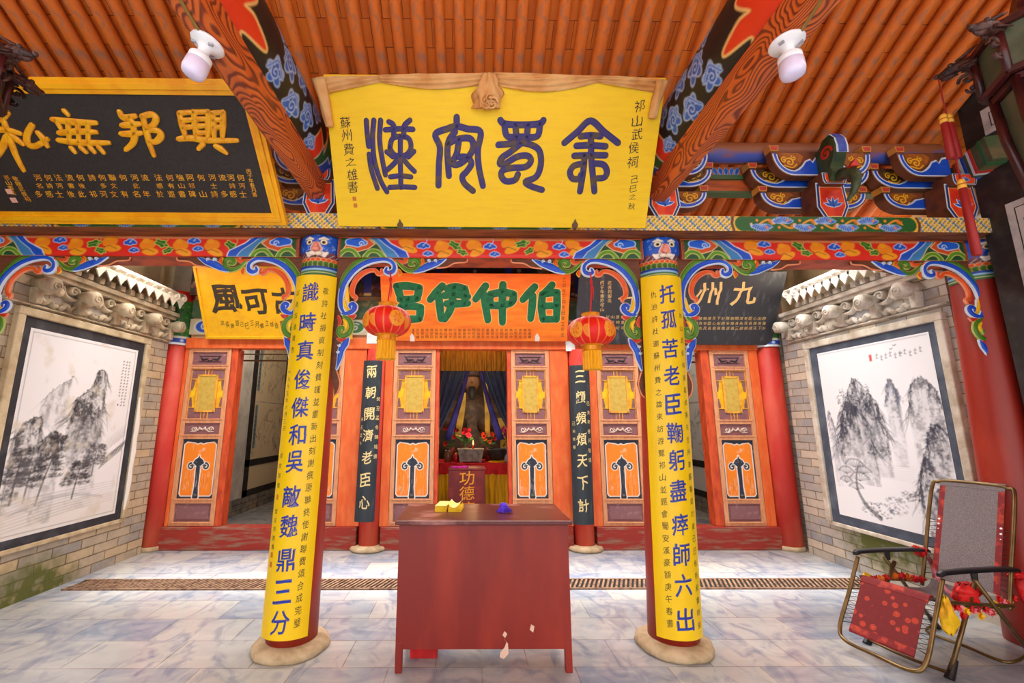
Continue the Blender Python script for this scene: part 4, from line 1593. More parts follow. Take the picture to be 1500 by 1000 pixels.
# ================================================================== plaques, couplets, lanterns, bulbs
class Plaque:
    """a leaning board: bottom corners on the plane Y=y0, top corners where its width stays the same"""

    def __init__(s, bl, br, tl, tr, y0):
        B0, B1 = at(*bl, Y=y0), at(*br, Y=y0)
        w = (B1 - B0).length
        lo, hi = .8, y0 + 1
        for _ in range(60):
            m = (lo + hi) / 2
            if (at(*tr, Y=m) - at(*tl, Y=m)).length < w:
                lo = m
            else:
                hi = m
        T0, T1 = at(*tl, Y=lo), at(*tr, Y=lo)
        bm, tm = (B0 + B1) / 2, (T0 + T1) / 2
        s.W = w
        ey = tm - bm
        ey.x = 0
        s.H = ey.length
        s.ey = ey.normalized()
        s.ex = Vector((1, 0, 0))
        s.n = Vector((0, -s.ey.z, s.ey.y))
        if s.n.y > 0:
            s.n = -s.n
        s.O = Vector((bm.x - w / 2, bm.y, bm.z))
        s.fr = frame(s.O, s.ex, s.ey, s.n)

    def uv(s, px, py, d=.03):
        E = Vector((0, 0, EYE))
        r = at(px, py, Y=5.0) - E
        O = s.O + s.n * d
        t = (O - E).dot(s.n) / r.dot(s.n)
        q = E + r * t - O
        return q.dot(s.ex), q.dot(s.ey)

    def put(s, mb, ch, px, py, w, h, d, **k):
        u, v = s.uv(px, py, d)
        ww = s.uv(px + w / 2, py, d)[0] - s.uv(px - w / 2, py, d)[0]
        hh = s.uv(px, py - h / 2, d)[1] - s.uv(px, py + h / 2, d)[1]
        write(mb, ch, u, v, ww, hh, s.fr, d, **k)

    def stroke(s, mb, pts, w, d0, d1, n=6):
        P_ = spline([s.uv(*p, d1) for p in pts], n) if len(pts) > 2 else [s.uv(*p, d1) for p in pts]
        mb.ribbon(P_, w, s.fr, d0, d1)


M_YELBOARD = mat('yellow_board', (250, 206, 0), .6, (246, 198, 0), 6, .45, .7, stretch=(1, 6, 6))
M_YELBOARD2 = mat('yellow_board_back', (246, 190, 8), .5, (240, 178, 6), 9)
M_BLACKBOARD = mat('black_lacquer_board', (40, 34, 32), .55, (52, 44, 40), 60, .4, .7, bump=.4, bscale=300)
M_GOLD = mat('gold_paint', (246, 176, 22), .4, (232, 150, 12), 20)
M_GOLDFRAME = mat('gold_frame', (248, 178, 12), .4, (240, 160, 4), 7)
M_INK = mat('ink_black', (40, 32, 28), .6)
M_PURPLE = mat('worn_purple', (46, 32, 106), .55, (78, 58, 50), 16, .5, .62)
M_SEAL = mat('seal_red', (206, 120, 30), .6)
M_IRON = mat('hook_iron', (100, 70, 40), .6)

# ---- the big yellow plaque in the middle
pl = Plaque((497.7, 332), (942.5, 332), (470, 113), (967, 113), 3.235)
PC = pl
root = thing('plaque', 'large bright yellow plaque with four purple seal characters over the middle bay', 'plaque', pl.O + pl.ex * pl.W / 2)
part('board', MB().fbox(pl.fr, 0, pl.W, 0, pl.H, 0, .04), M_YELBOARD, root, bevel=.004)
S = lambda x, y: (450 + x / 2.727, 80 + y / 2.727)
strokes = [
    # left character
    [[(236, 263), (239, 310), (245, 366)], [(266, 262), (261, 330), (268, 420), (292, 500), (318, 548)], [(293, 262), (289, 340), (300, 420), (312, 480)], [(247, 398), (256, 460), (280, 534)],
     [(326, 268), (345, 282), (345, 322)], [(410, 262), (388, 284), (386, 322)], [(312, 300), (366, 296), (422, 298)],
     [(330, 372), (340, 336), (372, 326), (406, 336), (414, 372), (398, 398), (372, 404), (346, 398), (330, 372)], [(372, 330), (372, 420), (374, 530)],
     [(318, 388), (342, 408)], [(426, 386), (404, 408)], [(360, 420), (336, 446), (316, 462)], [(386, 420), (408, 446), (428, 466)], [(332, 488), (372, 484), (414, 488)], [(330, 530), (380, 528), (430, 530)]],
    # second
    [[(597, 250), (597, 284)], [(524, 522), (526, 440), (530, 370), (512, 318), (560, 296), (597, 286), (640, 296), (692, 308), (682, 380), (686, 450), (702, 524)],
     [(590, 308), (566, 344), (560, 392), (566, 484)], [(562, 356), (598, 338), (648, 334), (664, 362), (650, 400), (616, 432), (588, 440), (574, 424)],
     [(606, 340), (598, 392), (584, 420)], [(606, 408), (640, 410), (656, 436), (636, 468), (620, 486), (628, 514), (662, 544)]],
    # third
    [[(772, 262), (790, 276), (858, 280), (926, 276), (944, 262)], [(788, 280), (800, 326), (858, 328), (918, 326), (930, 280)], [(832, 282), (836, 326)], [(882, 282), (878, 326)],
     [(764, 360), (812, 356), (862, 352), (918, 372), (934, 410), (930, 456), (912, 490), (872, 508), (896, 526), (938, 540)],
     [(852, 356), (812, 388), (778, 412), (770, 436), (794, 434), (838, 408), (880, 404), (894, 424), (872, 448), (822, 452), (782, 462), (776, 486), (796, 506), (830, 500), (842, 478)]],
    # right character
    [[(1028, 352), (1080, 308), (1132, 264), (1186, 308), (1242, 352)], [(1094, 326), (1132, 322), (1172, 326)], [(1076, 364), (1132, 362), (1192, 366)], [(1068, 404), (1132, 402), (1192, 402)],
     [(1108, 404), (1104, 460), (1090, 546)], [(1134, 322), (1136, 420), (1148, 546)],
     [(1102, 436), (1066, 444), (1050, 470), (1060, 494), (1084, 496), (1096, 478)], [(1148, 434), (1184, 440), (1198, 466), (1188, 490), (1158, 494)]]]
for k, ch in enumerate(strokes):
    b = MB()
    for st in ch:
        pl.stroke(b, [S(*p) for p in st], .037 if k == 0 else .046, .04, .046)
    part('character', b, M_PURPLE, root)
b = MB()
for ch, x, y in zip('祁山武侯祠', (1328, 1318, 1318, 1305, 1300), (205, 265, 318, 372, 430)):
    pl.put(b, ch, *S(x, y), 15, 17, .041, jit=.03, rise=.12)
for ch, x, y, h in zip('己巳之秋', (1308, 1303, 1300, 1296), (498, 535, 568, 605), (11, 10, 8, 10)):
    pl.put(b, ch, *S(x, y), 10, h, .041, jit=.03, rise=.12)
for ch, x, y in zip('蘇州費之雄書', (152, 157, 166, 173, 180, 182), (272, 322, 378, 428, 480, 528)):
    pl.put(b, ch, *S(x, y), 15, 17 if ch != '之' else 12, .041, jit=.03, rise=.12)
part('small_lettering', b, M_INK, root)
for x, y in ((190, 575), (194, 602)):
    u, v = pl.uv(*S(x, y))
    part('seal', MB().fbox(pl.fr, u - .014, u + .014, v - .015, v + .015, .04, .0415), M_SEAL, root)
for x in (372, 1068):
    u, v = pl.uv(*S(x, 676))
    b = MB().prism([(u - .02, v - .03), (u + .02, v - .03), (u + .024, v), (u + .008, v + .02), (u, v + .04), (u - .012, v + .012), (u - .022, v)], pl.fr, .04, .05)
    part('hook', b, M_IRON, root)

# ---- cloth draped over its top edge
M_CLOTH = mat('faded_orange_cloth', (232, 184, 122), .8, (212, 148, 82), 5, .42, .66, bump=.25, bscale=40)
root = thing('cloth_swag', 'faded orange cloth draped with a rosette along the top of the big yellow plaque', 'cloth', pl.fr(pl.W / 2, pl.H, .03))


def cloth(mb, A, B, drop, fat, folds=3, n=26, m=14, top=.015):
    """festoon between two plaque points"""
    vs, fs = [], []
    for i in range(n + 1):
        s = i / n
        u = A[0] + (B[0] - A[0]) * s
        vt = A[1] + (B[1] - A[1]) * s
        d = drop[0] + (drop[1] - drop[0]) * s + drop[2] * math.sin(PI * s)
        for j in range(m + 1):
            t = j / m
            v = vt + top - (d + top) * t
            w = fat * (.35 + math.sin(PI * min(t * 1.1, 1)) * .8) * (.7 + .3 * math.sin(PI * s))
            w += .015 * math.sin(t * folds * 2 * PI + s * 5) + .006 * math.sin(s * 23 + t * 9)
            vs.append(pl.fr(u, v, .045 + max(w, .001)))
    for j in range(n):
        for k in range(m):
            a = j * (m + 1) + k
            fs.append((a, a + 1, a + m + 2, a + m + 1))
    o = len(vs)
    vs2 = []
    for i in range(n + 1):
        s = i / n
        u = A[0] + (B[0] - A[0]) * s
        vt = A[1] + (B[1] - A[1]) * s
        vs2.append(pl.fr(u, vt + top, -.02))
    for i in range(n):
        fs.append((i * (m + 1), (i + 1) * (m + 1), o + i + 1, o + i))
    mb.add(vs + vs2, fs)
    return mb


uvp = lambda x, y: pl.uv(*S(x, y), .06)
P0, P1, P2, P3, P4 = uvp(36, 98), uvp(288, 90), uvp(740, 80), uvp(1162, 92), uvp(1424, 104)
part('festoon', cloth(MB(), P0, P1, (.10, .03, .0), .02), M_CLOTH, root, smooth=True)
part('festoon', cloth(MB(), P1, P2, (.03, .05, .04), .022), M_CLOTH, root, smooth=True)
part('festoon', cloth(MB(), P2, P3, (.06, .03, .05), .022), M_CLOTH, root, smooth=True)
part('festoon', cloth(MB(), P3, P4, (.03, .08, .0), .02), M_CLOTH, root, smooth=True)


def tail(A, w, L, lean):
    vs, fs = [], []
    n, m = 12, 14
    for i in range(n + 1):
        t = i / n
        for j in range(m):
            a = 2 * PI * j / m
            ww = w * (1 - .35 * t) * (1 + .18 * math.sin(3 * a + t * 6))
            vs.append(pl.fr(A[0] + lean * t + ww * math.cos(a), A[1] - L * t, .075 + .026 * math.sin(a) * (1 + .3 * math.sin(a * 4))))
    for i in range(n):
        for j in range(m):
            fs.append((i * m + j, i * m + (j + 1) % m, (i + 1) * m + (j + 1) % m, (i + 1) * m + j))
    fs.append(tuple(range(m)))
    fs.append(tuple(n * m + k for k in range(m))[::-1])
    return MB().add(vs, fs)


part('tail', tail((P0[0] + .02, P0[1]), .045, .30, .05), M_CLOTH, root, smooth=True)
part('tail', tail((P4[0] - .02, P4[1]), .04, .24, -.03), M_CLOTH, root, smooth=True)
c = uvp(725, 140)
b = MB()
vs, fs = [], []
n, m = 12, 28
for i in range(n + 1):
    t = i / n
    for j in range(m):
        a = 2 * PI * j / m
        r = (.03 + .058 * math.sin(PI * min(t * 1.05, 1) * .62)) * (1 + .24 * math.sin(5 * a + 5 * t) + .16 * math.sin(9 * a - 6 * t) + .08 * math.sin(14 * t))
        vs.append(pl.fr(c[0] + r * math.cos(a) - .01 * t, c[1] + .10 - .22 * t, .07 + .7 * r * math.sin(a)))
for i in range(n):
    for j in range(m):
        fs.append((i * m + j, i * m + (j + 1) % m, (i + 1) * m + (j + 1) % m, (i + 1) * m + j))
fs.append(tuple(range(m)))
fs.append(tuple(n * m + k for k in range(m))[::-1])
rs = part('rosette', b.add(vs, fs), M_CLOTH, root, smooth=True)
b = MB()
for a in range(5):
    q = (c[0] + .03 * math.cos(a * 1.4), c[1] - .085 + .02 * math.sin(a * 1.4))
    b.ribbon(spiral(q[0], q[1], .030, 1.2, a, 1, 12), .016, pl.fr, .09, .15)
part('rosette_core', b, M_CLOTH, rs, smooth=True)

# ---- the black plaque on the left
pl = Plaque((-8, 326), (423, 326), (-145, 113), (370, 113), 3.235)
root = thing('plaque', 'black plaque with raised gold characters in a gold frame, on the left', 'plaque', pl.O + pl.ex * pl.W / 2)
part('board', MB().fbox(pl.fr, .03, pl.W - .03, .03, pl.H - .03, 0, .03), M_BLACKBOARD, root)
b = MB()
for k, (a, t0, t1) in enumerate(((0, .0, .045), (.03, .0, .06), (.06, .0, .045))):
    e = a + .034
    b.fbox(pl.fr, a, pl.W - a, a, e, t0, t1)
    b.fbox(pl.fr, a, pl.W - a, pl.H - e, pl.H - a, t0, t1)
    b.fbox(pl.fr, a, e, e, pl.H - e, t0, t1)
    b.fbox(pl.fr, pl.W - e, pl.W - a, e, pl.H - e, t0, t1)
part('gold_rim', b, M_GOLDFRAME, root, bevel=.003)
Z1 = lambda x, y: (x / 2.942, y / 2.942)
GOLDCH = [
    [[(28, 486), (4, 506), (-24, 522)], [(-30, 560), (24, 562), (82, 576)], [(10, 520), (34, 590), (62, 668), (96, 734)], [(22, 590), (8, 630), (-14, 672)], [(44, 584), (70, 604), (94, 622)], [(134, 540), (112, 582), (116, 622), (150, 630), (200, 600)], [(160, 574), (182, 600), (198, 630)]],
    [[(274, 480), (288, 494)], [(224, 516), (310, 526), (410, 530)], [(240, 524), (256, 552)], [(252, 574), (330, 568), (412, 570)], [(288, 530), (294, 606)], [(330, 530), (336, 608)], [(374, 532), (376, 610)], [(250, 606), (350, 616), (466, 616)], [(304, 640), (318, 656)], [(346, 638), (366, 656)], [(386, 638), (402, 656)], [(422, 636), (442, 658)]],
    [[(512, 484), (530, 508), (580, 500)], [(524, 542), (560, 538), (600, 534)], [(520, 578), (560, 578), (606, 574)], [(556, 504), (574, 560), (572, 612), (540, 646)], [(610, 502), (648, 494), (668, 508), (660, 536), (628, 556)], [(640, 560), (680, 566), (690, 588), (668, 612), (642, 610)], [(612, 502), (626, 560), (640, 616), (660, 670)]],
    [[(770, 490), (782, 540), (796, 592)], [(772, 488), (818, 484)], [(788, 520), (826, 516)], [(792, 550), (830, 546)], [(832, 482), (838, 540), (842, 594)], [(836, 484), (896, 482)], [(896, 482), (894, 540), (892, 594)], [(852, 514), (880, 512)], [(852, 544), (880, 542)], [(852, 574), (884, 572)], [(916, 490), (918, 540), (920, 592)], [(916, 488), (962, 484)], [(960, 484), (958, 540), (956, 592)], [(922, 518), (950, 516)], [(924, 550), (950, 548)], [(768, 600), (820, 596), (900, 606), (1020, 606)], [(872, 622), (854, 642)], [(928, 632), (948, 642), (972, 660)]]]
for ch in GOLDCH:
    b = MB()
    for st in ch:
        pl.stroke(b, [Z1(*q) for q in st], [.036, .046, .030], .03, .044)
    part('character', b, M_GOLD, root, smooth=True)
b = MB()
row = '何河流河何阿強何法流河何聯何詩何流法何河'
r2 = '河詩名士遊祁山有感於此碑文多年後書'
xs1 = [1037, 995, 958, 915, 866, 820, 776, 731, 682, 624, 580, 530, 484, 440, 396, 346, 300, 250, 207, 163]
for k, x in enumerate(xs1):
    pl.put(b, row[k], *Z1(x, 765), 10.5, 9.5, .031, off=.0)
    if k in (0, 1, 3, 5, 6, 7, 8, 10, 12, 13, 15, 16, 17, 18, 19):
        pl.put(b, r2[k % len(r2)], *Z1(x + 6, 800), 9, 7.5, .031, off=.0)
    pl.put(b, r2[(k * 5 + 3) % len(r2)], *Z1(x + 10 - k * .3, 836), 10, 9.5, .031, off=.0)
for k, ch in enumerate('丙子年春月書'):
    pl.put(b, ch, *Z1(1072 + k * 5, 738 + k * 20), 7, 6.5, .031)
for k, ch in enumerate('敬贈武侯祠'):
    pl.put(b, ch, *Z1(66 + k * 13, 770 + k * 22), 8, 7, .031)
for k, ch in enumerate('祁山書法'):
    pl.put(b, ch, *Z1(28 + k * 9, 765 + k * 22), 8, 7, .031)
part('small_lettering', b, M_GOLD, root)
for x, y in ((40, 825), (60, 862)):
    u, v = pl.uv(*Z1(x, y))
    part('seal', MB().fbox(pl.fr, u - .022, u + .022, v - .018, v + .018, .03, .032), mat('seal_pink', (230, 170, 150), .6), root)

# ---- the yellow plaque at the back left
pl = Plaque((304, 495), (517, 496), (283, 389), (507, 389), 5.93)
root = thing('plaque', 'small yellow plaque with black brush characters over the left doorway', 'plaque', pl.O + pl.ex * pl.W / 2)
part('board', MB().fbox(pl.fr, 0, pl.W, 0, pl.H, 0, .03), M_YELBOARD2, root)
b = MB()
b.fbox(pl.fr, 0, pl.W, 0, .04, .03, .045)
b.fbox(pl.fr, 0, pl.W, pl.H - .03, pl.H, .03, .045)
b.fbox(pl.fr, 0, .035, .04, pl.H - .03, .03, .045)
b.fbox(pl.fr, pl.W - .035, pl.W, .04, pl.H - .03, .03, .045)
part('rim', b, M_YELBOARD2, root, bevel=.004)
Z2 = lambda x, y: (240 + x / 5, 320 + y / 5)
b = MB()
pl.put(b, '風', *Z2(456, 590), 46, 42, .031, off=.03, rise=.05, jit=.02)
pl.put(b, '可', *Z2(675, 612), 38, 38, .031, off=.028, rise=.04, jit=.02)
pl.put(b, '古', *Z2(880, 600), 34, 38, .031, off=.028, rise=.04, jit=.02)
part('lettering', b, mat('brush_black', (56, 48, 36), .6), root)
b = MB()
for k, ch in enumerate('武侯勝跡己巳三月費之雄敬書'):
    pl.put(b, ch, *Z2(430 + k * 36, 765 + (k % 3) * 10), 5.5, 7 + (k % 2) * 2, .031, jit=.04, rise=.2)
part('small_lettering', b, M_INK, root)

# ---- the orange plaque in the middle at the back
pl = Plaque((562, 498), (830, 499), (557, 400), (835, 400), 5.93)
root = thing('plaque', 'orange wooden plaque with thick green characters over the middle doorway', 'plaque', pl.O + pl.ex * pl.W / 2)
part('board', MB().fbox(pl.fr, 0, pl.W, 0, pl.H, 0, .04), mat('orange_varnished_board', (250, 134, 24), .45, (232, 104, 14), 4, .4, .7, stretch=(.6, 3, 3)), root, bevel=.005)
M_GREENCH = mat('green_character', (8, 108, 62), .5, (14, 90, 56), 20)
M_PALE = mat('pale_edge', (232, 196, 120), .6)
Z3 = lambda x, y: (480 + x / 3, 310 + y / 3)
GREENCH = [
    [[(302, 328), (350, 326), (404, 334)], [(304, 328), (314, 356), (322, 386)], [(402, 334), (398, 360), (392, 382)], [(318, 384), (352, 386), (396, 380)], [(352, 388), (342, 412)], [(322, 416), (366, 414), (410, 420)], [(322, 420), (328, 446), (330, 474)], [(408, 420), (406, 446), (404, 470)], [(330, 470), (368, 472), (404, 470)]],
    [[(504, 326), (478, 354), (450, 386)], [(486, 364), (492, 410), (498, 470)], [(526, 338), (560, 330), (604, 338)], [(602, 338), (606, 366), (600, 400)], [(514, 368), (560, 362), (616, 372)], [(524, 404), (570, 404), (616, 402)], [(556, 336), (546, 400), (534, 440), (514, 472)]],
    [[(694, 326), (674, 354), (650, 384)], [(686, 364), (694, 410), (704, 476)], [(716, 362), (712, 390), (722, 414)], [(720, 362), (770, 354), (818, 362)], [(818, 364), (814, 388), (804, 402)], [(722, 412), (770, 410), (806, 402)], [(770, 320), (768, 400), (768, 486)]],
    [[(910, 330), (884, 358), (858, 386)], [(902, 370), (898, 420), (892, 470)], [(986, 322), (968, 344), (946, 362)], [(944, 362), (940, 420), (946, 474)], [(948, 362), (978, 356), (1010, 354)], [(1008, 356), (1008, 412), (1006, 474)], [(948, 414), (1004, 412)], [(948, 472), (1004, 472)]]]
for ch in GREENCH:
    b, b2 = MB(), MB()
    for st in ch:
        pl.stroke(b2, [Z3(*q) for q in st], [.118, .126, .110], .04, .0415)
        pl.stroke(b, [Z3(*q) for q in st], [.098, .108, .090], .04, .046)
    o = part('character', b2, M_PALE, root)
    part('character_fill', b, M_GREENCH, o)
b = MB()
for k in range(26):
    for r in range(3):
        ch = '漢丞相武侯諸葛亮伯仲之間見伊吕指揮若定失蕭曹杜甫詩句文公'[(k * 3 + r) % 28]
        pl.put(b, ch, *Z3(375 + k * 20.5, 520 + r * 15), 4.6, 4, .041)
for k, ch in enumerate('乙卯年三月吉日敬立於此'):
    pl.put(b, ch, *Z3(1040 - k * .8, 300 + k * 24), 5, 6, .041)
part('small_lettering', b, mat('ink_brown', (110, 60, 20), .6), root)
for x in (372, 920):
    u, v = pl.uv(*Z3(x, 552))
    part('hook', MB().prism([(u - .03, v - .05), (u + .03, v - .05), (u + .035, v), (u, v + .06), (u - .03, v + .02)], pl.fr, .04, .05), mat('hook_tin', (226, 214, 206), .5), root)

# ---- the black plaque at the back right
pl = Plaque((840, 503), (1127, 504), (848, 400), (1149, 392), 5.93)
root = thing('plaque', 'slate black plaque with pale gold running script over the right doorway', 'plaque', pl.O + pl.ex * pl.W / 2)
part('board', MB().fbox(pl.fr, 0, pl.W, 0, pl.H, 0, .04), mat('slate_board', (52, 54, 60), .5, (92, 96, 102), 5, .55, .75, stretch=(3, 1, 1)), root, bevel=.006)
Z4 = lambda x, y: (960 + x / 2.778, 310 + y / 2.778)
b = MB()
pl.put(b, '九', *Z4(362, 332), 38, 36, .041, off=.012, rise=.1, jit=.03)
pl.put(b, '州', *Z4(215, 335), 36, 34, .041, off=.012, rise=.1, jit=.03)
pl.put(b, '第', 975, 432, 34, 34, .041, off=.012, rise=.1, jit=.03)
pl.put(b, '一', 921, 436, 30, 10, .041, off=.012, rise=.1, jit=.03)
part('lettering', b, mat('pale_gold', (226, 190, 120), .5), root)
b = MB()
for r in range(3):
    for k in range(16):
        ch = '三顧頻煩天下計兩朝開濟老臣心出師未捷身先死長使英雄淚滿襟'[(r * 9 + k) % 27]
        pl.put(b, ch, *Z4(165 + k * 18.5, 434 + r * 20), 5, 4.6, .041)
    for k in range(7):
        ch = '祁山堡武侯祠重修紀念'[(r * 3 + k) % 9]
        pl.put(b, ch, 890 + k * 7.4, 464 + r * 8, 5, 4.6, .041)
for c0 in range(2):
    for k, ch in enumerate('丙子年書於祁山' if c0 else '武侯祠留念'):
        pl.put(b, ch, 893 - c0 * 11, 414 + k * 6.5, 5.5, 5.5, .041, jit=.05)
part('small_lettering', b, mat('pale_gold', (226, 190, 120), .5), root)


# ------------------------------------------------------------------ couplet boards
def couplet(lab, ax, px0, px1, y_top, y_bot, R, half, m, yfront, face, thick=.018):
    """a board bent round a column; px0, px1: its left and right edge pixels at top and bottom"""
    T0, T1 = at(px0[0], y_top, Y=yfront + .03), at(px0[1], y_top, Y=yfront + .03)
    B0, B1 = at(px1[0], y_bot, Y=yfront + .03), at(px1[1], y_bot, Y=yfront + .03)
    zt, zb = (T0.z + T1.z) / 2, (B0.z + B1.z) / 2
    ct, cb = (T0 + T1) / 2, (B0 + B1) / 2
    hw = ((T1 - T0).length + (B1 - B0).length) / 4
    th = math.asin(min(hw / R, .98))
    root = thing('couplet_board', lab, 'couplet board', (cb.x, yfront, zb))
    H_ = zt - zb

    def P(u, v, d=0.0):
        a = u / R
        z = zb + v
        cx = cb.x + (ct.x - cb.x) * v / H_
        r = R + d
        return Vector((cx + r * math.sin(a), yfront + R - r * math.cos(a), z))
    b = MB()
    n = 20
    U = R * th
    vs, fs = [], []
    for v in (0, H_):
        for k in range(n + 1):
            u = -U + 2 * U * k / n
            vs.append(P(u, v, 0))
        for k in range(n + 1):
            u = U - 2 * U * k / n
            vs.append(P(u, v, -thick))
    q = 2 * n + 2
    for k in range(q):
        fs.append((k, (k + 1) % q, q + (k + 1) % q, q + k))
    for k in range(n):
        fs.append((k, q - 1 - k, q - 2 - k, k + 1))
        fs.append((q + k, q + k + 1, 2 * q - 2 - k, 2 * q - 1 - k))
    part('board', b.add(vs, fs), m, root)
    return root, P, zb, H_, U


M_YELCOUP = mat('yellow_couplet', (250, 210, 2), .4, (248, 202, 0), 5, .4, .7, stretch=(2, 2, .5))
M_BLUECH = mat('blue_character', (16, 46, 166), .4, (60, 56, 130), 20, .5, .7)
M_BLUEEDGE = mat('character_edge', (108, 104, 150), .5)


def yz(y, yf):
    return at(700, y, Y=yf).z


def col_text(b, txt, P, zb, u0, u1, y0, y1, w, h, d, yf=3.36, **k):
    n = len(txt)
    for i, ch in enumerate(txt):
        t = i / max(n - 1, 1)
        write(b, ch, u0 + (u1 - u0) * t, yz(y0 + (y1 - y0) * t, yf) - zb, w, h, P, d, **k)


def big_text(root, txt, ys, P, zb, u, w, h, yf):
    for ch, y in zip(txt, ys):
        b = MB()
        write(b, ch, u, yz(y, yf) - zb, w * 1.06, h * 1.06, P, .0008, off=.016, rise=.1, jit=.015)
        o = part('character', b, M_BLUEEDGE, root)
        b = MB()
        write(b, ch, u, yz(y, yf) - zb, w, h, P, .0022, off=.0, rise=.1, jit=.015)
        part('character_fill', b, M_BLUECH, o)


root, P, zb, H_, U = couplet('yellow couplet board with blue characters on the left porch column', axL, (431, 491), (377, 447), 403.5, 936, .21, 1, M_YELCOUP, 3.325, None)
b = MB()
ys = [427, 472, 515, 556, 596, 637, 678, 726, 774, 822, 866, 908]
big_text(root, '識時真俊傑和吳敵魏鼎三分', [429, 473, 514, 556, 597, 637, 676, 727, 770, 820, 866, 911], P, zb, -.012, .125, .145, 3.33)
b = MB()
col_text(b, '敬詩社捐資制刻費謹並重新出刻謝撰原聯終使謝聯費頌合成完璧', P, zb, .105, .105, 427, 912, .042, .056, .001, 3.34, jit=.03, rise=.15)
col_text(b, '以為古迹增色', P, zb, -.13, -.13, 429, 512, .036, .046, .001, 3.34, jit=.03, rise=.15)
col_text(b, '一九九五年六月三日', P, zb, -.14, -.14, 545, 628, .030, .032, .001, 3.34, jit=.03, rise=.15)
col_text(b, '宮世恩題', P, zb, -.14, -.14, 668, 712, .032, .034, .001, 3.34, jit=.03, rise=.15)
col_text(b, '宮友宗敬書', P, zb, -.135, -.135, 750, 802, .032, .034, .001, 3.34, jit=.03, rise=.15)
part('small_lettering', b, M_INK, root)
for y in (729, 814, 828):
    v = yz(y, 3.34) - zb
    part('seal', MB().fbox(P, -.15, -.125, v - .018, v + .018, .0005, .0015), M_SEAL, root)
root, P, zb, H_, U = couplet('yellow couplet board with blue characters on the right porch column', axR, (942, 1001.6), (966, 1036), 404.5, 936, .21, 1, M_YELCOUP, 3.325, None)
big_text(root, '托孤苦老臣鞠躬盡瘁師六出', [429, 466, 509, 549, 591, 633, 673, 718, 768, 812, 857, 908], P, zb, .012, .12, .145, 3.33)
b = MB()
col_text(b, '仇池詩社邀蘇州費之雄來訪游覽祁山並題會蜀安漢豪額庚午春書', P, zb, -.095, -.095, 430, 914, .042, .05, .001, 3.34, jit=.03, rise=.15)
col_text(b, '祁山武侯祠諸葛成展先生所書匾聯頌於歲己巳秋所和書時俊', P, zb, .13, .13, 460, 918, .036, .044, .001, 3.34, jit=.03, rise=.15)
part('small_lettering', b, M_INK, root)

M_BLACKCOUP = mat('black_couplet', (40, 50, 58), .45, (84, 98, 104), 6, .58, .8, stretch=(3, 3, .5))
M_CREAM = mat('cream_character', (236, 214, 150), .5)
for lab, p0, p1, yt, yb_, txt, small in (('black couplet board with cream script on the back column left of the shrine door', (533, 560), (518, 548), 528, 764, '兩朝開濟老臣心', '癸丑孟冬錦城書'),
                                         ('black couplet board with cream script on the back column right of the shrine door', (835, 863), (839.5, 872), 535, 768, '三顧頻煩天下計', '己未年春月敬錄')):
    root, P, zb, H_, U = couplet(lab, None, p0, p1, yt, yb_, .19, 1, M_BLACKCOUP, 5.84, None)
    for i, ch in enumerate(txt):
        b = MB()
        write(b, ch, -.005, H_ * (.925 - i * .135), .135, .16, P, .001, off=.012, rise=.12, jit=.03)
        part('character', b, M_CREAM, root)
    b = MB()
    for i, ch in enumerate(small):
        write(b, ch, .105, H_ * (.75 - i * .06), .05, .055, P, .001, jit=.03)
    for i, ch in enumerate(small[:4]):
        write(b, ch, -.105, H_ * (.62 - i * .05), .036, .045, P, .001, jit=.03)
    part('small_lettering', b, M_CREAM, root)
    c = P(0, H_, 0)
    part('hanging_cord', MB().tube([c + Vector((-.04, .01, 0)), c + Vector((0, .03, .12)), c + Vector((.04, .01, 0))], .004, 6), M_IRON, root)

# ------------------------------------------------------------------ red lanterns
M_LANT = paint_mat('lantern_silk', .55)
M_LGOLD = mat('lantern_gold', (240, 160, 24), .35, (226, 130, 14), 20, metal=.2)
M_FRINGE = mat('lantern_fringe', (252, 190, 20), .7, (230, 150, 8), 60, .4, .7, stretch=(6, 6, .2))
M_REDCORD = mat('red_cord', (206, 20, 20), .6)


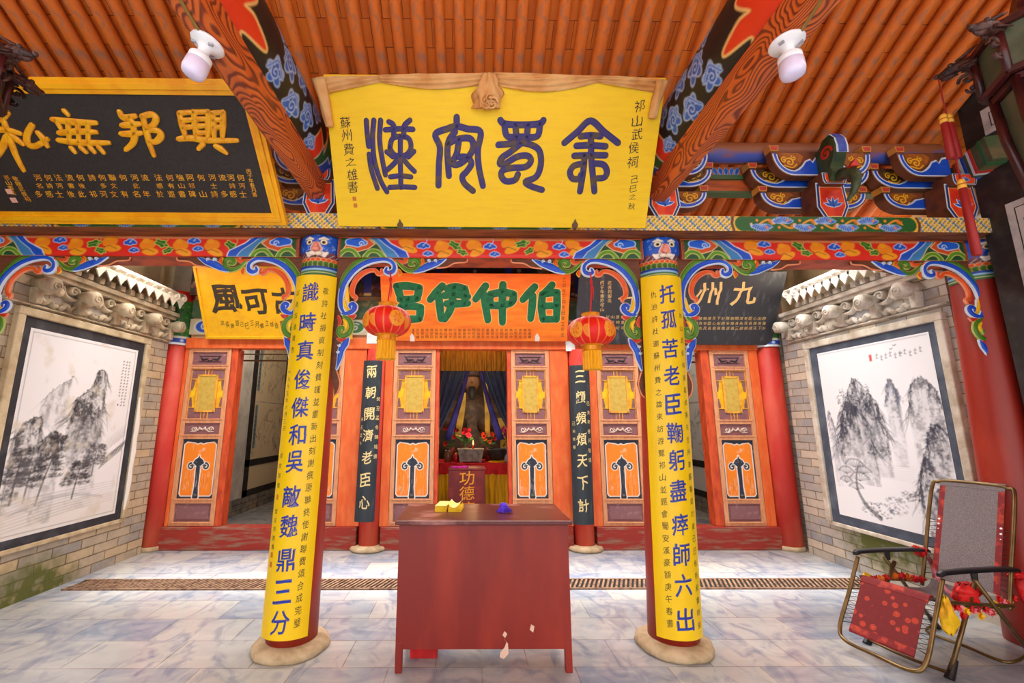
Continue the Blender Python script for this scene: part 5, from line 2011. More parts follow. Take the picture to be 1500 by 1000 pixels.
def lantern(px, py, pxt, pyt, lab):
    Yl = 3.42
    c = at(px, py, Y=Yl)
    top = at(pxt, pyt, Y=Yl - .03)
    c.x = c.x
    root = thing('red_lantern', lab, 'lantern', (c.x, c.y, c.z - .3))
    Wd, HH = 2 * PI * .19, .30
    cv = Canvas(Wd, HH, .006, (236, 16, 4))
    for k in range(4):
        x = Wd * (k + .62) / 4
        for q in range(9):
            a = q * 2 * PI / 8
            r = .035 if q < 8 else 0
            cv.ell(x + r * math.cos(a), HH / 2 + r * math.sin(a) * 1.1, .026, .03, (246, 146, 26), a, (250, 190, 60), .004)
        for q in range(6):
            cv.ell(x + .03 * math.cos(q), HH / 2 + .03 * math.sin(q), .010, .010, (236, 104, 20))
        cv.ell(x + .105, HH * .42, .03, .05, (242, 130, 30), .3, (250, 180, 60), .003)
    nl = 16
    for k in range(nl + 1):
        cv.stroke([(Wd * k / nl, 0), (Wd * k / nl, HH)], .005, (250, 176, 70))

    def P(x, y):
        a = 2 * np.pi * x / Wd - np.pi / 2 - .35
        t = np.pi * (y / HH - .5) * .80
        r = .052 + .136 * np.cos(t) ** .9
        r = r * (1 - .012 * np.abs(np.sin(a * 8 + 0)) ** .4 * 0 + .014 * np.abs(np.sin((x / Wd) * np.pi * nl)))
        z = .110 * np.sin(t) / math.sin(.40 * PI)
        return np.stack([c.x + r * np.cos(a), c.y + r * np.sin(a), c.z + z], 1)
    cv.patch('silk_body', P, M_LANT, root, smooth=True)
    part('top_collar', MB().lathe([(.09, .098), (.094, .106), (.072, .114), (.07, .145), (.074, .150), (.05, .152)], 24, c), M_LGOLD, root)
    part('bottom_collar', MB().lathe([(.05, -.158), (.078, -.156), (.074, -.15), (.074, -.118), (.094, -.108), (.09, -.098)], 24, c), M_LGOLD, root)
    b = MB()
    n = 40
    vs, fs = [], []
    for j, zz in enumerate((-.155, -.2, -.26, -.305)):
        for k in range(n):
            a = 2 * PI * k / n
            r = .066 + (.006 if k % 2 else -.004) + .002 * j
            vs.append(c + Vector((r * math.cos(a), r * math.sin(a), zz + (.01 if (j == 3 and k % 3 == 0) else 0))))
    for j in range(3):
        for k in range(n):
            fs.append((j * n + k, j * n + (k + 1) % n, (j + 1) * n + (k + 1) % n, (j + 1) * n + k))
    fs.append(tuple(range(n)))
    fs.append(tuple(3 * n + k for k in range(n)))
    part('fringe', b.add(vs, fs), M_FRINGE, root)
    pts = spline([c + Vector((0, 0, .15)), c + Vector((.004, 0, .2)), (top + c) / 2 + Vector((.01, 0, .08)), top + Vector((.008, 0, -.04)), top], 6)
    cd = part('hanging_cord', MB().tube(pts, .006, 8), M_REDCORD, root, smooth=True)
    k_ = pts[len(pts) * 2 // 3]
    part('knot', MB().ball(k_, .013, .013, .02), M_REDCORD, cd, smooth=True)
    part('loose_end', MB().tube([Vector(k_), Vector(k_) + Vector((.012, -.005, -.06)), Vector(k_) + Vector((.008, -.005, -.15))], [.005, .006, .003], 6), M_REDCORD, cd)
    return root


lantern(567, 471, 571, 398, 'red silk lantern hanging left of the orange plaque')
lantern(866, 486, 864, 400, 'red silk lantern hanging right of the orange plaque')

# ------------------------------------------------------------------ bulbs under the tie beams
M_PLASTIC = mat('white_plastic', (244, 242, 246), .35)
M_DIFF = mat('bulb_diffuser', (232, 222, 250), .3)
M_CABLE = mat('olive_conduit', (150, 122, 60), .5)


def bulb_lamp(px, py, lab, tilt, cab):
    p = at(px, py, Z=3.392)
    d = Vector((tilt, -.04, -1)).normalized()
    root = thing('bulb_lamp', lab, 'lamp', p)
    h = part('holder', MB().lathe([(.02, .0), (.072, .0), (.076, .008), (.070, .018), (.046, .026), (.028, .04), (.024, .066), (.02, .068)], 28, p, axis=d), M_PLASTIC, root, smooth=True)
    b = MB()
    x = d.orthogonal().normalized()
    y = d.cross(x)
    for k in range(3):
        a = k * 2.1 + .3
        q = p + d * .03 + (x * math.cos(a) + y * math.sin(a)) * .052
        b.bar(q - d * .006, q + d * .004, .012, .022)
    part('slots', b, mat('slot_grey', (170, 168, 176), .5), h)
    part('bulb_base', MB().lathe([(.020, .066), (.022, .078), (.044, .080), (.05, .086), (.05, .112), (.045, .113)], 28, p, axis=d), M_PLASTIC, root, smooth=True)
    part('bulb', MB().lathe([(.046, .113), (.052, .118), (.053, .165), (.048, .186), (.034, .196), (.012, .199)], 28, p, axis=d), M_DIFF, root, smooth=True)
    pts = [p + Vector((0, -.06, .004))] + [at(*c, Z=3.389) for c in cab] + [at(*cab[-1], Z=3.389) + Vector((0, -.6, 0))]
    part('conduit', MB().tube(pts, .008, 8), M_CABLE, root)


bulb_lamp(305, 63, 'white bulb in a white holder under the left tie beam', -.28, [(288, 40), (264, 0)])
bulb_lamp(1152, 62, 'white bulb in a white holder under the right tie beam', .02, [(1172, 48), (1203, 0)])

# paper notices pasted above the black couplet boards
for (x0, x1, y0, y1, lab) in ((537, 560, 488, 503, 'white paper notice pasted above the left black couplet board, behind the lantern'), (829, 842, 500, 514, 'white paper notice pasted above the right black couplet board, behind the lantern')):
    a_, c_ = at(x0, y1, Y=5.955), at(x1, y0, Y=5.955)
    b = MB().box(a_.x, c_.x, 5.952, 5.958, a_.z, c_.z)
    solo('paper_notice', b, mat('notice_paper', (232, 232, 230), .8, (176, 204, 226), 14, .55, .7), lab, 'paper')
# ================================================================== court walls, shrine and altar table
# ------------------------------------------------------------------ brick frames and ink landscapes
INK = paint_mat('ink_on_paper', .7, (214, 204, 186), 4, .56, .72)
INK_R = paint_mat('ink_on_white_paper', .7)
M_MOUNT = mat('black_mount', (44, 44, 50), .7, (74, 74, 80), 6, .5, .75)
M_MOUNT_R = mat('grey_mount', (70, 80, 96), .7, (104, 114, 128), 5, .45, .75)
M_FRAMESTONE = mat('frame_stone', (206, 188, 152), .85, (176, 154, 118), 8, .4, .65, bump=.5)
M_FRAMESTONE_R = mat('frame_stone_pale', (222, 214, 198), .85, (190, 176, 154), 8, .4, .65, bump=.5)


def mountain(cv, pts, ink, r, n=40, edge=.012, fade=.5):
    """ridge outline over a textured wash, with dry brush strokes running down from it"""
    P_ = np.array(spline(pts, 8))
    P_[1:-1] += r.normal(0, .007, (len(P_) - 2, 2))
    x0, x1 = P_[:, 0].min(), P_[:, 0].max()
    ym = P_[:, 1].max()
    w = cv.win(x0, x1, max(ym - .85, 0), ym + .02)
    if w is not None:
        sl, X, Y = w
        o = np.argsort(P_[:, 0])
        top = np.interp(X, P_[o, 0], P_[o, 1])
        dep = top - Y
        sd = int(r.integers(0, 9999))
        c = (x0 + x1) / 2
        U = X - (X - c) * dep * .6
        nz = noise2(U + 3, Y * .35 + 2, 22, sd) * .6 + noise2(U, Y, 46, sd + 1) * .4
        tex = np.clip((nz - .42) * 4.5, 0, 1)
        sd2 = noise2(X, Y, 7, sd + 2)
        m = np.clip(dep / .02, 0, 1) * np.exp(-np.clip(dep, 0, 9) * 2.0) * np.clip((X - x0) / .03, 0, 1) * np.clip((x1 - X) / .03, 0, 1)
        m = (m * (.22 + .78 * tex) * (.45 + .9 * sd2) * fade * 2.5)[..., None]
        m = np.clip(m, 0, .92)
        cv.a[sl] = cv.a[sl] * (1 - m) + lin(ink) * m
    for k in range(0, len(P_) - 1):
        cv.stroke([P_[k], P_[k + 1]], edge * r.uniform(.4, 1.5), ink, op=r.uniform(.3, .9), soft=.005)
    for k in range(int(n * .6)):
        i = int(r.integers(0, len(P_)))
        x, y = P_[i] + r.normal(0, .008, 2)
        L = r.uniform(.04, .22)
        s_ = (x - P_[:, 0].mean()) * .5
        q = [(x, y), (x + s_ * .4 + r.normal(0, .01), y - L * .4), (x + s_ + r.normal(0, .02), y - L)]
        cv.stroke(spline(q, 3), [.008 * r.uniform(.5, 1.6), .012 * r.uniform(.4, 1.5), .002], ink, op=r.uniform(.15, .6) * fade * 1.6, soft=.005)
    for k in range(int(n * .5)):
        i = int(r.integers(0, len(P_)))
        cv.ell(P_[i, 0] + r.normal(0, .02), P_[i, 1] - abs(r.normal(0, .07)), .010 * r.uniform(.5, 1.4), .006, ink, r.uniform(-.6, .6), op=.5 * fade)


def dots(cv, cx, cy, rx, ry, n, ink, r, s=.012, op=.5):
    for _ in range(n):
        a, q = r.uniform(0, 2 * PI), math.sqrt(r.random())
        cv.ell(cx + rx * q * math.cos(a), cy + ry * q * math.sin(a), s * r.uniform(.5, 1.4), s * r.uniform(.3, .8), ink, r.uniform(-.8, .8), op=op * r.uniform(.5, 1.2))


def pine(cv, x, y, h, lean, ink, r):
    tr = spline([(x, y), (x + lean * .3, y + h * .35), (x + lean * .7, y + h * .7), (x + lean, y + h)], 6)
    cv.stroke(tr, [.022, .016, .006], ink, op=.75, soft=.004)
    for k in range(7):
        t = .4 + .6 * k / 6
        px, py = tr[int(t * (len(tr) - 1))]
        s = .12 * (1.25 - t) + .045
        for sg in (-1, 1):
            ex, ey = px + sg * s * r.uniform(.7, 1.2), py + r.uniform(-.03, .01)
            cv.stroke([(px, py), (ex, ey)], .007, ink, op=.6, soft=.003)
            dots(cv, (px + ex) / 2 + sg * .02, (py + ey) / 2 + .012, s * .6, .024, 24, ink, r, .016, .5)


def landscape_left(Wd, Ht):
    r = np.random.default_rng(5)
    cv = Canvas(Wd, Ht, .0068, (232, 230, 230))
    ink, mid = (40, 38, 42), (84, 82, 86)
    cv.rect(0, Wd, 0, .25, (222, 214, 204), .6)
    for x0, x1, y in ((.2, 1.1, .62), (.5, 1.2, .74), (0, .8, .9)):
        cv.stroke([(x0, y), ((x0 + x1) / 2, y + .02), (x1, y)], [.02, .14, .02], (244, 244, 246), op=.8, soft=.06)
    # far peak and the tall one
    mountain(cv, [(.22, 1.20), (.34, 1.34), (.46, 1.42), (.52, 1.48)], mid, r, 26, .006, .35)
    mountain(cv, [(.52, 1.02), (.58, 1.22), (.66, 1.30), (.76, 1.40), (.80, 1.55), (.86, 1.58), (.92, 1.52), (.93, 1.30), (.98, 1.10)], ink, r, 80, .012, .6)
    mountain(cv, [(.55, 1.05), (.60, 1.20), (.68, 1.24), (.72, 1.12), (.78, 1.22), (.84, 1.10), (.88, 1.18), (.92, 1.02)], ink, r, 60, .010, .55)
    mountain(cv, [(.02, .86), (.08, .98), (.16, 1.04), (.24, 1.06), (.27, .96), (.30, .84)], ink, r, 44, .012, .6)
    mountain(cv, [(.28, .76), (.34, .88), (.42, .92), (.50, .88), (.52, .74)], ink, r, 44, .012, .6)
    mountain(cv, [(.62, .92), (.74, 1.0), (.86, .98), (.98, .90)], mid, r, 30, .006, .35)
    # reeds and rocks at the right edge
    for k in range(16):
        x = 1.0 + .018 * k
        y = .52 + .012 * k
        cv.stroke(spline([(x, y), (x + .06, y + .10 + .01 * (k % 3)), (x + .16, y + .13)], 4), [.012, .010, .002], ink, op=.55, soft=.004)
        cv.stroke([(x + .02, y + .16), (x + .03, y + .3)], [.01, .002], mid, op=.4, soft=.004)
    for k in range(5):
        dots(cv, .62 + .07 * k, .62 + .03 * (k % 2), .03, .10, 26, mid, r, .012, .35)
    # pines
    pine(cv, .10, .30, .46, .04, ink, r)
    pine(cv, .22, .30, .36, .03, mid, r)
    pine(cv, .34, .26, .60, .14, ink, r)
    pine(cv, .72, .26, .34, .05, ink, r)
    pine(cv, .92, .46, .30, .02, mid, r)
    dots(cv, .06, .36, .10, .07, 60, ink, r, .018, .4)
    # banks
    for k in range(9):
        y = .06 + .026 * k
        cv.stroke(spline([(0, y), (.3, y + .03 + .004 * k), (.7, y + .08), (1.25, y + .10)], 5), [.003, .012, .003], mid if k % 2 else ink, op=.28, soft=.005)
    cv.stroke(spline([(.1, .20), (.4, .28), (.7, .30), (1.1, .22)], 6), [.01, .03, .01], mid, op=.35, soft=.015)
    # writing at the upper right
    for c in range(3):
        for k in range(15 - 3 * (c == 2)):
            cv.ell(Wd - .10 - .045 * c + r.normal(0, .003), Ht - .16 - .036 * k, .008, .011, ink, r.uniform(-.8, .8), op=.6)
            cv.stroke([(Wd - .11 - .045 * c, Ht - .165 - .036 * k), (Wd - .09 - .045 * c, Ht - .155 - .036 * k)], .004, ink, op=.7)
    cv.ell(Wd - .19, Ht - .66, .01, .012, (170, 60, 40))
    for (x0, x1, y0, y1) in ((.03, Wd - .03, .03, .034), (.03, Wd - .03, Ht - .034, Ht - .03), (.03, .034, .03, Ht - .03), (Wd - .034, Wd - .03, .03, Ht - .03)):
        cv.rect(x0, x1, y0, y1, (90, 90, 96))
    return cv


def landscape_right(Wd, Ht):
    """x runs from the far (door) side to the near side"""
    r = np.random.default_rng(9)
    cv = Canvas(Wd, Ht, .0068, (246, 248, 252))
    ink, mid = (44, 50, 70), (96, 104, 124)
    mountain(cv, [(.10, .70), (.16, 1.05), (.26, 1.20), (.36, 1.38), (.44, 1.50), (.52, 1.46), (.58, 1.30), (.66, 1.10), (.72, .90)], ink, r, 90, .009, .5)
    mountain(cv, [(.12, .80), (.20, 1.0), (.30, 1.12), (.40, 1.22), (.50, 1.12), (.56, .95), (.60, .72)], ink, r, 70, .010, .55)
    mountain(cv, [(.46, 1.26), (.56, 1.34), (.66, 1.28), (.72, 1.10), (.76, .86)], ink, r, 70, .010, .55)
    mountain(cv, [(.02, 1.0), (.06, 1.16), (.10, .98), (.12, .80)], mid, r, 24, .008, .5)
    mountain(cv, [(.78, 1.20), (.82, 1.36), (.86, 1.46), (.91, 1.36), (.94, 1.26)], mid, r, 44, .02, .5)
    mountain(cv, [(1.0, 1.1), (1.06, 1.34), (1.14, 1.44), (1.22, 1.42), (1.30, 1.30), (1.34, 1.1)], ink, r, 70, .012, .5)
    for k in range(16):
        x, y = r.uniform(.2, .6), r.uniform(1.15, 1.42)
        dots(cv, x, y, .03, .05, 14, ink, r, .009, .5)
    dots(cv, .62, .74, .14, .05, 60, ink, r, .012, .55)
    # cliff at the lower near side
    mountain(cv, [(.96, .30), (1.02, .56), (1.10, .76), (1.18, .98), (1.26, 1.0), (1.32, .92)], ink, r, 90, .014, .7)
    mountain(cv, [(1.0, .18), (1.12, .40), (1.22, .44), (1.32, .36)], ink, r, 44, .012, .5)
    dots(cv, 1.2, .86, .08, .14, 90, ink, r, .012, .5)
    dots(cv, .90, .34, .10, .05, 46, ink, r, .012, .5)
    # big pine at the lower far side
    tr = spline([(.52, .06), (.38, .16), (.30, .30), (.30, .44), (.34, .56)], 6)
    cv.stroke(tr, [.05, .03, .012], ink, op=.7, soft=.006)
    for (x, y, s) in ((.18, .50, .10), (.30, .58, .12), (.40, .52, .10), (.16, .40, .08), (.34, .44, .12), (.28, .34, .09)):
        for k in range(9):
            a = PI * k / 8
            cv.stroke([(x, y - .03), (x + s * math.cos(a), y + s * .45 * math.sin(a))], .005, ink, op=.55, soft=.004)
        cv.stroke(spline([(x - s, y), (x - s * .5, y + s * .4), (x, y + s * .48), (x + s * .5, y + s * .4), (x + s, y)], 4), .018, ink, op=.5, soft=.008)
    dots(cv, .5, .14, .20, .08, 90, ink, r, .012, .5)
    dots(cv, .72, .22, .12, .09, 70, mid, r, .012, .5)
    for k in range(7):
        cv.stroke(spline([(.2, .62 - .02 * k), (.6, .60 - .02 * k), (1.0, .62 - .025 * k)], 4), [.002, .010, .002], mid, op=.12, soft=.006)
    # birds and writing
    for x, y in ((.94, 1.76), (1.03, 1.70), (.98, 1.79)):
        cv.stroke([(x - .014, y + .006), (x, y), (x + .014, y + .008)], .006, ink)
    for k in range(10):
        x = Wd - .10 - .05 * k
        y = Ht - .15 - .012 * (k % 3)
        cv.stroke([(x - .012, y + .012), (x + .012, y + .016)], .005, ink, op=.8)
        cv.stroke([(x, y + .03), (x - .004, y - .02)], .005, ink, op=.8)
        cv.stroke([(x - .012, y - .012), (x + .010, y - .02)], .005, ink, op=.7)
    cv.rect(Wd - .64, Wd - .61, Ht - .19, Ht - .12, (220, 90, 90))
    cv.rect(.02, Wd - .02, Ht - .024, Ht - .02, (150, 156, 170))
    return cv


def wall_picture(side):
    L = side == 'left'
    X = -4.08 if L else 4.26
    sg = 1 if L else -1
    y0, y1, z0, z1 = (3.90, 5.395, .50, 2.555) if L else (3.84, 5.36, .48, 2.52)
    iy0, iy1, iz0, iz1 = (3.98, 5.30, .58, 2.455) if L else (3.92, 5.245, .58, 2.44)
    root = thing('landscape_painting', 'ink landscape with pines and misty peaks on the left brick wall' if L else 'ink landscape with white cliffs on the right brick wall, behind the recliner', 'painting', (X, (y0 + y1) / 2, z0))
    b = MB().box(min(X + sg * .008, X + sg * .022), max(X + sg * .008, X + sg * .022), y0, y1, z0, z1)
    part('mount', b, M_MOUNT if L else M_MOUNT_R, root)
    cv = landscape_left(iy1 - iy0, iz1 - iz0) if L else landscape_right(iy1 - iy0, iz1 - iz0)
    xx = X + sg * .025
    fr = frame((xx, iy0, iz0), (0, 1, 0), (0, 0, 1), (sg, 0, 0)) if L else frame((xx, iy1, iz0), (0, -1, 0), (0, 0, 1), (sg, 0, 0))
    cv.patch('paper', planar(fr), INK if L else INK_R, root)
    # raised stone frame round it, part of the wall
    f = MB()
    w = .075
    xa, xb = sorted((X - sg * .01, X + sg * .05))
    f.box(xa, xb, y0 - w, y1 + w, z1, z1 + w)
    f.box(xa, xb, y0 - w, y0, z0, z1)
    f.box(xa, xb, y1, y1 + w, z0, z1)
    xa, xb = sorted((X - sg * .01, X + sg * .03))
    f.box(xa, xb, y0 - w, y1 + w, z0 - .045, z0)
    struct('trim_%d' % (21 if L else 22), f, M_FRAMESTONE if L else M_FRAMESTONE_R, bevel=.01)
    if L:
        for (a, b0, b1, zz0, zz1) in ((0, 0, 0, .62, 2.2),):
            k = MB()
            pts = [(0, 0)]
            yy = [.0, .03, .045, .03, .05, .035, .045, .02, .0]
            zz = np.linspace(.60, 1.9, 9)
            poly = [(y1 - .01, float(zz[0]))] + [(y1 + yy[q] + .012, float(zz[q])) for q in range(9)] + [(y1 - .01, float(zz[-1]))]
            k.prism(poly, frame((X, 0, 0), (0, 1, 0), (0, 0, 1), (sg, 0, 0)), .045, .052)
            struct('wall_left_plaster_patch', k, mat('white_plaster', (236, 234, 228), .9))


wall_picture('left')
wall_picture('right')


# ------------------------------------------------------------------ carved brick band and tiled coping
def carved(side):
    L = side == 'left'
    X = -4.08 if L else 4.26
    sg = 1 if L else -1
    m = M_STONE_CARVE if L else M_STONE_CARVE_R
    Y0, Y1 = 3.72, 5.84 if L else 5.70
    fr = frame((X, 0, 0), (0, 1, 0), (0, 0, 1), (sg, 0, 0))
    root = thing('carved_brick_band', 'carved grey brick band of clouds and bosses above the %s landscape' % side, 'carving', (X, (Y0 + Y1) / 2, 2.62))
    b = MB()
    b.fbox(fr, Y0, Y1, 2.955, 3.0, .001, .07)
    b.fbox(fr, Y0, Y1, 2.655, 2.675, .001, .03)
    part('ledge', b, m, root, bevel=.008)
    n = 5
    for k in range(n):
        y = Y0 + .24 + (Y1 - Y0 - .3) * k / (n - 1)
        # projecting head
        p = Vector((X, y, 2.875))
        b = MB().lathe([(.055, .012), (.055, .08), (.075, .12), (.075, .20), (.055, .215), (.02, .217)], 14, p, axis=(sg, 0, -.12))
        o = part('boss', b, m, root, smooth=True)
        part('boss_carving', MB().tube([p + Vector((sg * .218, q[0], -.03 + q[1])) for q in spiral(0, 0, .045, 1.3, 0, 1, 14)], .008, 6), m, o)
        b = MB().prism([(y - .03, 2.68), (y + .03, 2.68), (y + .045, 2.83), (y - .045, 2.83)], fr, .001, .075)
        part('post', b, m, root, bevel=.008)
        if k < n - 1:
            ym = y + (Y1 - Y0 - .3) / (n - 1) / 2
            for s2 in (-1, 1):
                b = MB()
                b.ribbon(spiral(ym + s2 * .13, 2.895, .055, 1.2, 0 if s2 > 0 else PI, s2, 18), .028, fr, .001, .06)
                part('cloud_volute', b, m, root, smooth=True)
                b = MB().ribbon(spline([(ym + s2 * .20, 2.83), (ym + s2 * .12, 2.815), (ym + s2 * .05, 2.85), (ym + s2 * .02, 2.92)], 6), [.02, .045, .03, .015], fr, .001, .05)
                part('cloud_tail', b, m, root, smooth=True)
                b = MB().ribbon(spline([(ym + s2 * .20, 2.77), (ym + s2 * .13, 2.715), (ym + s2 * .09, 2.745), (ym + s2 * .04, 2.70), (ym, 2.72)], 6), [.014, .05, .04, .05, .03], fr, .001, .05)
                part('leaf', b, m, root, smooth=True)
            part('rosette', MB().lathe([(.05, .001), (.05, .03), (.03, .05), (.01, .052)], 8, (X, ym, 2.86), axis=(sg, 0, 0)), m, root)
    # dentils
    b = MB().fbox(fr, Y0, Y1, 3.0, 3.05, .001, .11)
    part('cornice', b, m, root, bevel=.006)
    # coping
    Y0, Y1 = 3.60, 5.74 if L else 5.40
    root = thing('tiled_coping', 'tiled coping with triangular drip tiles along the top of the %s court wall' % side, 'roof tiles', (X, (Y0 + Y1) / 2, 3.05))
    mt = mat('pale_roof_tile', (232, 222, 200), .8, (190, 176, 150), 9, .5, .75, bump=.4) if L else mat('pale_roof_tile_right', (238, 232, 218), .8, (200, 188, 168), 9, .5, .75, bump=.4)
    f = lambda y, u, z: Vector((X + sg * u, y, z))
    b = MB()
    b.add([f(Y0, -.41, 3.50), f(Y1, -.41, 3.50), f(Y1, .20, 3.20), f(Y0, .20, 3.20), f(Y0, -.41, 3.45), f(Y1, -.41, 3.45), f(Y1, .20, 3.165), f(Y0, .20, 3.165)],
          [(0, 1, 2, 3), (7, 6, 5, 4), (0, 4, 5, 1), (1, 5, 6, 2), (2, 6, 7, 3), (3, 7, 4, 0)])
    part('bed', b, mt, root)
    n = 15
    for k in range(n):
        y = Y0 + .07 + (Y1 - Y0 - .14) * k / (n - 1)
        # projecting wooden rafter ends below
        part('rafter_end', MB().box(min(X + sg * .001, X + sg * .13), max(X + sg * .001, X + sg * .13), y - .03, y + .03, 3.055, 3.115), m, root)
        ft = frame((X + sg * .20, y, 3.20), (0, 1, 0), (0, 0, 1), (sg, 0, 0))
        part('drip_tile', MB().prism([(-.074, .012), (-.068, -.018), (-.03, -.066), (0, -.118), (.03, -.066), (.068, -.018), (.074, .012)], ft, 0, .014), mt, root)
        if k < n - 1:
            yy = y + (Y1 - Y0 - .14) / (n - 1) / 2
            ct = part('cover_tile', MB().tube([f(yy, .215, 3.212), f(yy, -.40, 3.515)], .036, 12), mt, root, smooth=False)
    part('ridge', MB().tube([f(Y0 + .0, .19, 3.262), f(Y1, .19, 3.262)], .034, 12), mt, root, smooth=True)
    part('end_disc', MB().lathe([(.052, 0), (.052, .02), (.04, .022), (.03, .016), (.014, .03)], 16, f(Y1 - .03, .20, 3.235), axis=(sg, -.35, 0)), mt, root)
    part('end_disc', MB().lathe([(.052, 0), (.052, .02), (.04, .022), (.03, .016), (.014, .03)], 16, f(Y1 - .17, .20, 3.225), axis=(sg, -.35, 0)), mt, root)


carved('left')
carved('right')

# ------------------------------------------------------------------ back columns, painted heads and boards above the lintel
def back_column(x, r, lab, zt, patches=True):
    root = thing('hall_column', lab, 'column', (x, 6.04, 0), kind='thing')
    part('shaft', MB().tube([(x, 6.04, .05), (x, 6.04, 1.5), (x, 6.04, zt)], [r, r * .97, r * .94], 28), M_COLFACADE, root, smooth=True)
    k_ = 1 if abs(x) < 2 else .1
    part('stone_base', MB().lathe([(r + .09 * k_, 0), (r + .11 * k_, .025), (r + .08 * k_, .055), (r * .7, .07)], 28, (x, 6.04, 0), wob=.015), M_STONE, root, smooth=True)
    if patches:
        Wd, HH = 2 * PI * r, .62
        cv = Canvas(Wd, HH, .008, (50, 110, 50))
        rr = np.random.default_rng(int(abs(x) * 100))
        for _ in range(120):
            cv.ell(rr.uniform(0, Wd), rr.uniform(.1, HH), .018, .010, (90, 160, 50) if rr.random() < .5 else (24, 70, 30), rr.uniform(0, 3))
        cv.rect(0, Wd, .09, .12, (236, 236, 220))
        cv.rect(0, Wd, .03, .09, (40, 80, 190))
        for k in range(8):
            cv.ell(Wd * k / 7, .06, .022, .018, (190, 210, 240))
        cv.rect(0, Wd, .0, .03, (236, 240, 244))

        def P(xx, y):
            a = xx / r
            rad = (r + .006)
            return np.stack([x + rad * np.sin(a), 6.04 - rad * np.cos(a), 2.64 + y], 1)
        cv.patch('painted_head', P, PAINT_CLEAN, root, smooth=True)
    return root


M_COLFACADE = mat('hall_column_red', (206, 52, 40), .5, (226, 110, 80), 3, .45, .75, bump=.08, stretch=(1, 1, .4))
back_column(-1.31, .135, 'red hall column behind the left black couplet board', 2.598, False)
back_column(1.48, .135, 'red hall column behind the right black couplet board', 2.598, False)
back_column(-4.10, .165, 'red corner column at the left end of the hall front', 3.4)
back_column(4.16, .165, 'red corner column at the right end of the hall front', 3.4)

# painted boards behind the plaques
Wd, HH = 7.9, .26
cv = Canvas(Wd, HH, .011, (70, 110, 84))
r = np.random.default_rng(3)
for _ in range(260):
    x, y = r.uniform(0, Wd), r.uniform(0, HH)
    cv.ell(x, y, r.uniform(.02, .07), r.uniform(.01, .03), [(90, 130, 100), (54, 90, 70), (120, 130, 80), (150, 150, 110)][int(r.integers(0, 4))], r.uniform(0, 3), op=.5)
o = cv.patch('trim_30', planar(frame((-3.92, 6.0, 3.04), (1, 0, 0), (0, 0, 1), (0, -1, 0))), PAINT_CLEAN, None, extra=([(-3.92, 6.01, 3.04), (3.98, 6.01, 3.04), (3.98, 6.01, 3.3), (-3.92, 6.01, 3.3)], [(0, 1, 2, 3)], (70, 110, 84)))
o['kind'] = 'structure'
HH = .22
cv = Canvas(Wd, HH, .010, (206, 196, 160))
k = 0
x = .1
while x < Wd:
    c = [(36, 84, 190), (196, 60, 40), (36, 84, 190), (60, 120, 60)][k % 4]
    cv.ell(x + .1, HH / 2, .12, .085, c, 0, (236, 236, 230), .012)
    cv.stroke(spiral(x + .1, HH / 2, .06, 1.3, k, 1, 14), .014, (226, 232, 240))
    x += .3
    k += 1
o = cv.patch('trim_31', planar(frame((-3.92, 5.99, 2.80), (1, 0, 0), (0, 0, 1), (0, -1, 0))), PAINT_CLEAN, None, extra=([(-3.92, 6.01, 2.8), (3.98, 6.01, 2.8), (3.98, 6.01, 3.02), (-3.92, 6.01, 3.02)], [(0, 1, 2, 3)], (206, 196, 160)))
o['kind'] = 'structure'
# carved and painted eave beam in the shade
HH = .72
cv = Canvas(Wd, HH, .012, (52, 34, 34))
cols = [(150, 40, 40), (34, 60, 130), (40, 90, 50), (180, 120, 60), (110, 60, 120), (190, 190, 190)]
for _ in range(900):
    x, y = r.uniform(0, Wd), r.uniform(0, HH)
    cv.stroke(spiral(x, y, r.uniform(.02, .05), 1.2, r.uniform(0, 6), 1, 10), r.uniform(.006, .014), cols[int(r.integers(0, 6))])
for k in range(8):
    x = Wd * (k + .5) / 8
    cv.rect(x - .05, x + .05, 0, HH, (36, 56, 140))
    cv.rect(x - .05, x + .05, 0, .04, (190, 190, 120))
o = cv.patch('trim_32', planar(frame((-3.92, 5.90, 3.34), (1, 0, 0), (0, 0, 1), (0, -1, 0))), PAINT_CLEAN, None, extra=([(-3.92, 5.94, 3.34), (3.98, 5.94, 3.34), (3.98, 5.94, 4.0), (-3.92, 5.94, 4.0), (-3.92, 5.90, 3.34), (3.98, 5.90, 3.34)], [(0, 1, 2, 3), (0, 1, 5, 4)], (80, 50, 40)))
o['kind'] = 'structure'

# ------------------------------------------------------------------ drain grate
root = thing('drain_grate', 'rusty iron drain grate running across the court floor behind the altar table', 'grate', (.1, 4.78, 0))
ya, yb = 4.64, 4.90
part('channel', MB().box(-3.95, 4.12, ya, yb, .0, .004), mat('drain_dark', (22, 16, 14), .9), root)
m_ir = mat('rusty_iron', (142, 112, 88), .7, (96, 66, 50), 20)
b = MB().box(-3.95, 4.12, ya - .012, ya + .012, .0, .014).box(-3.95, 4.12, yb - .012, yb + .012, .0, .014)
part('rails', b, m_ir, root)
x = -3.95
b = MB()
while x < 4.0:
    b.bar((x, ya, .009), (x + .10, yb, .009), .020, .010)
    x += .046
part('bars', b, m_ir, root)

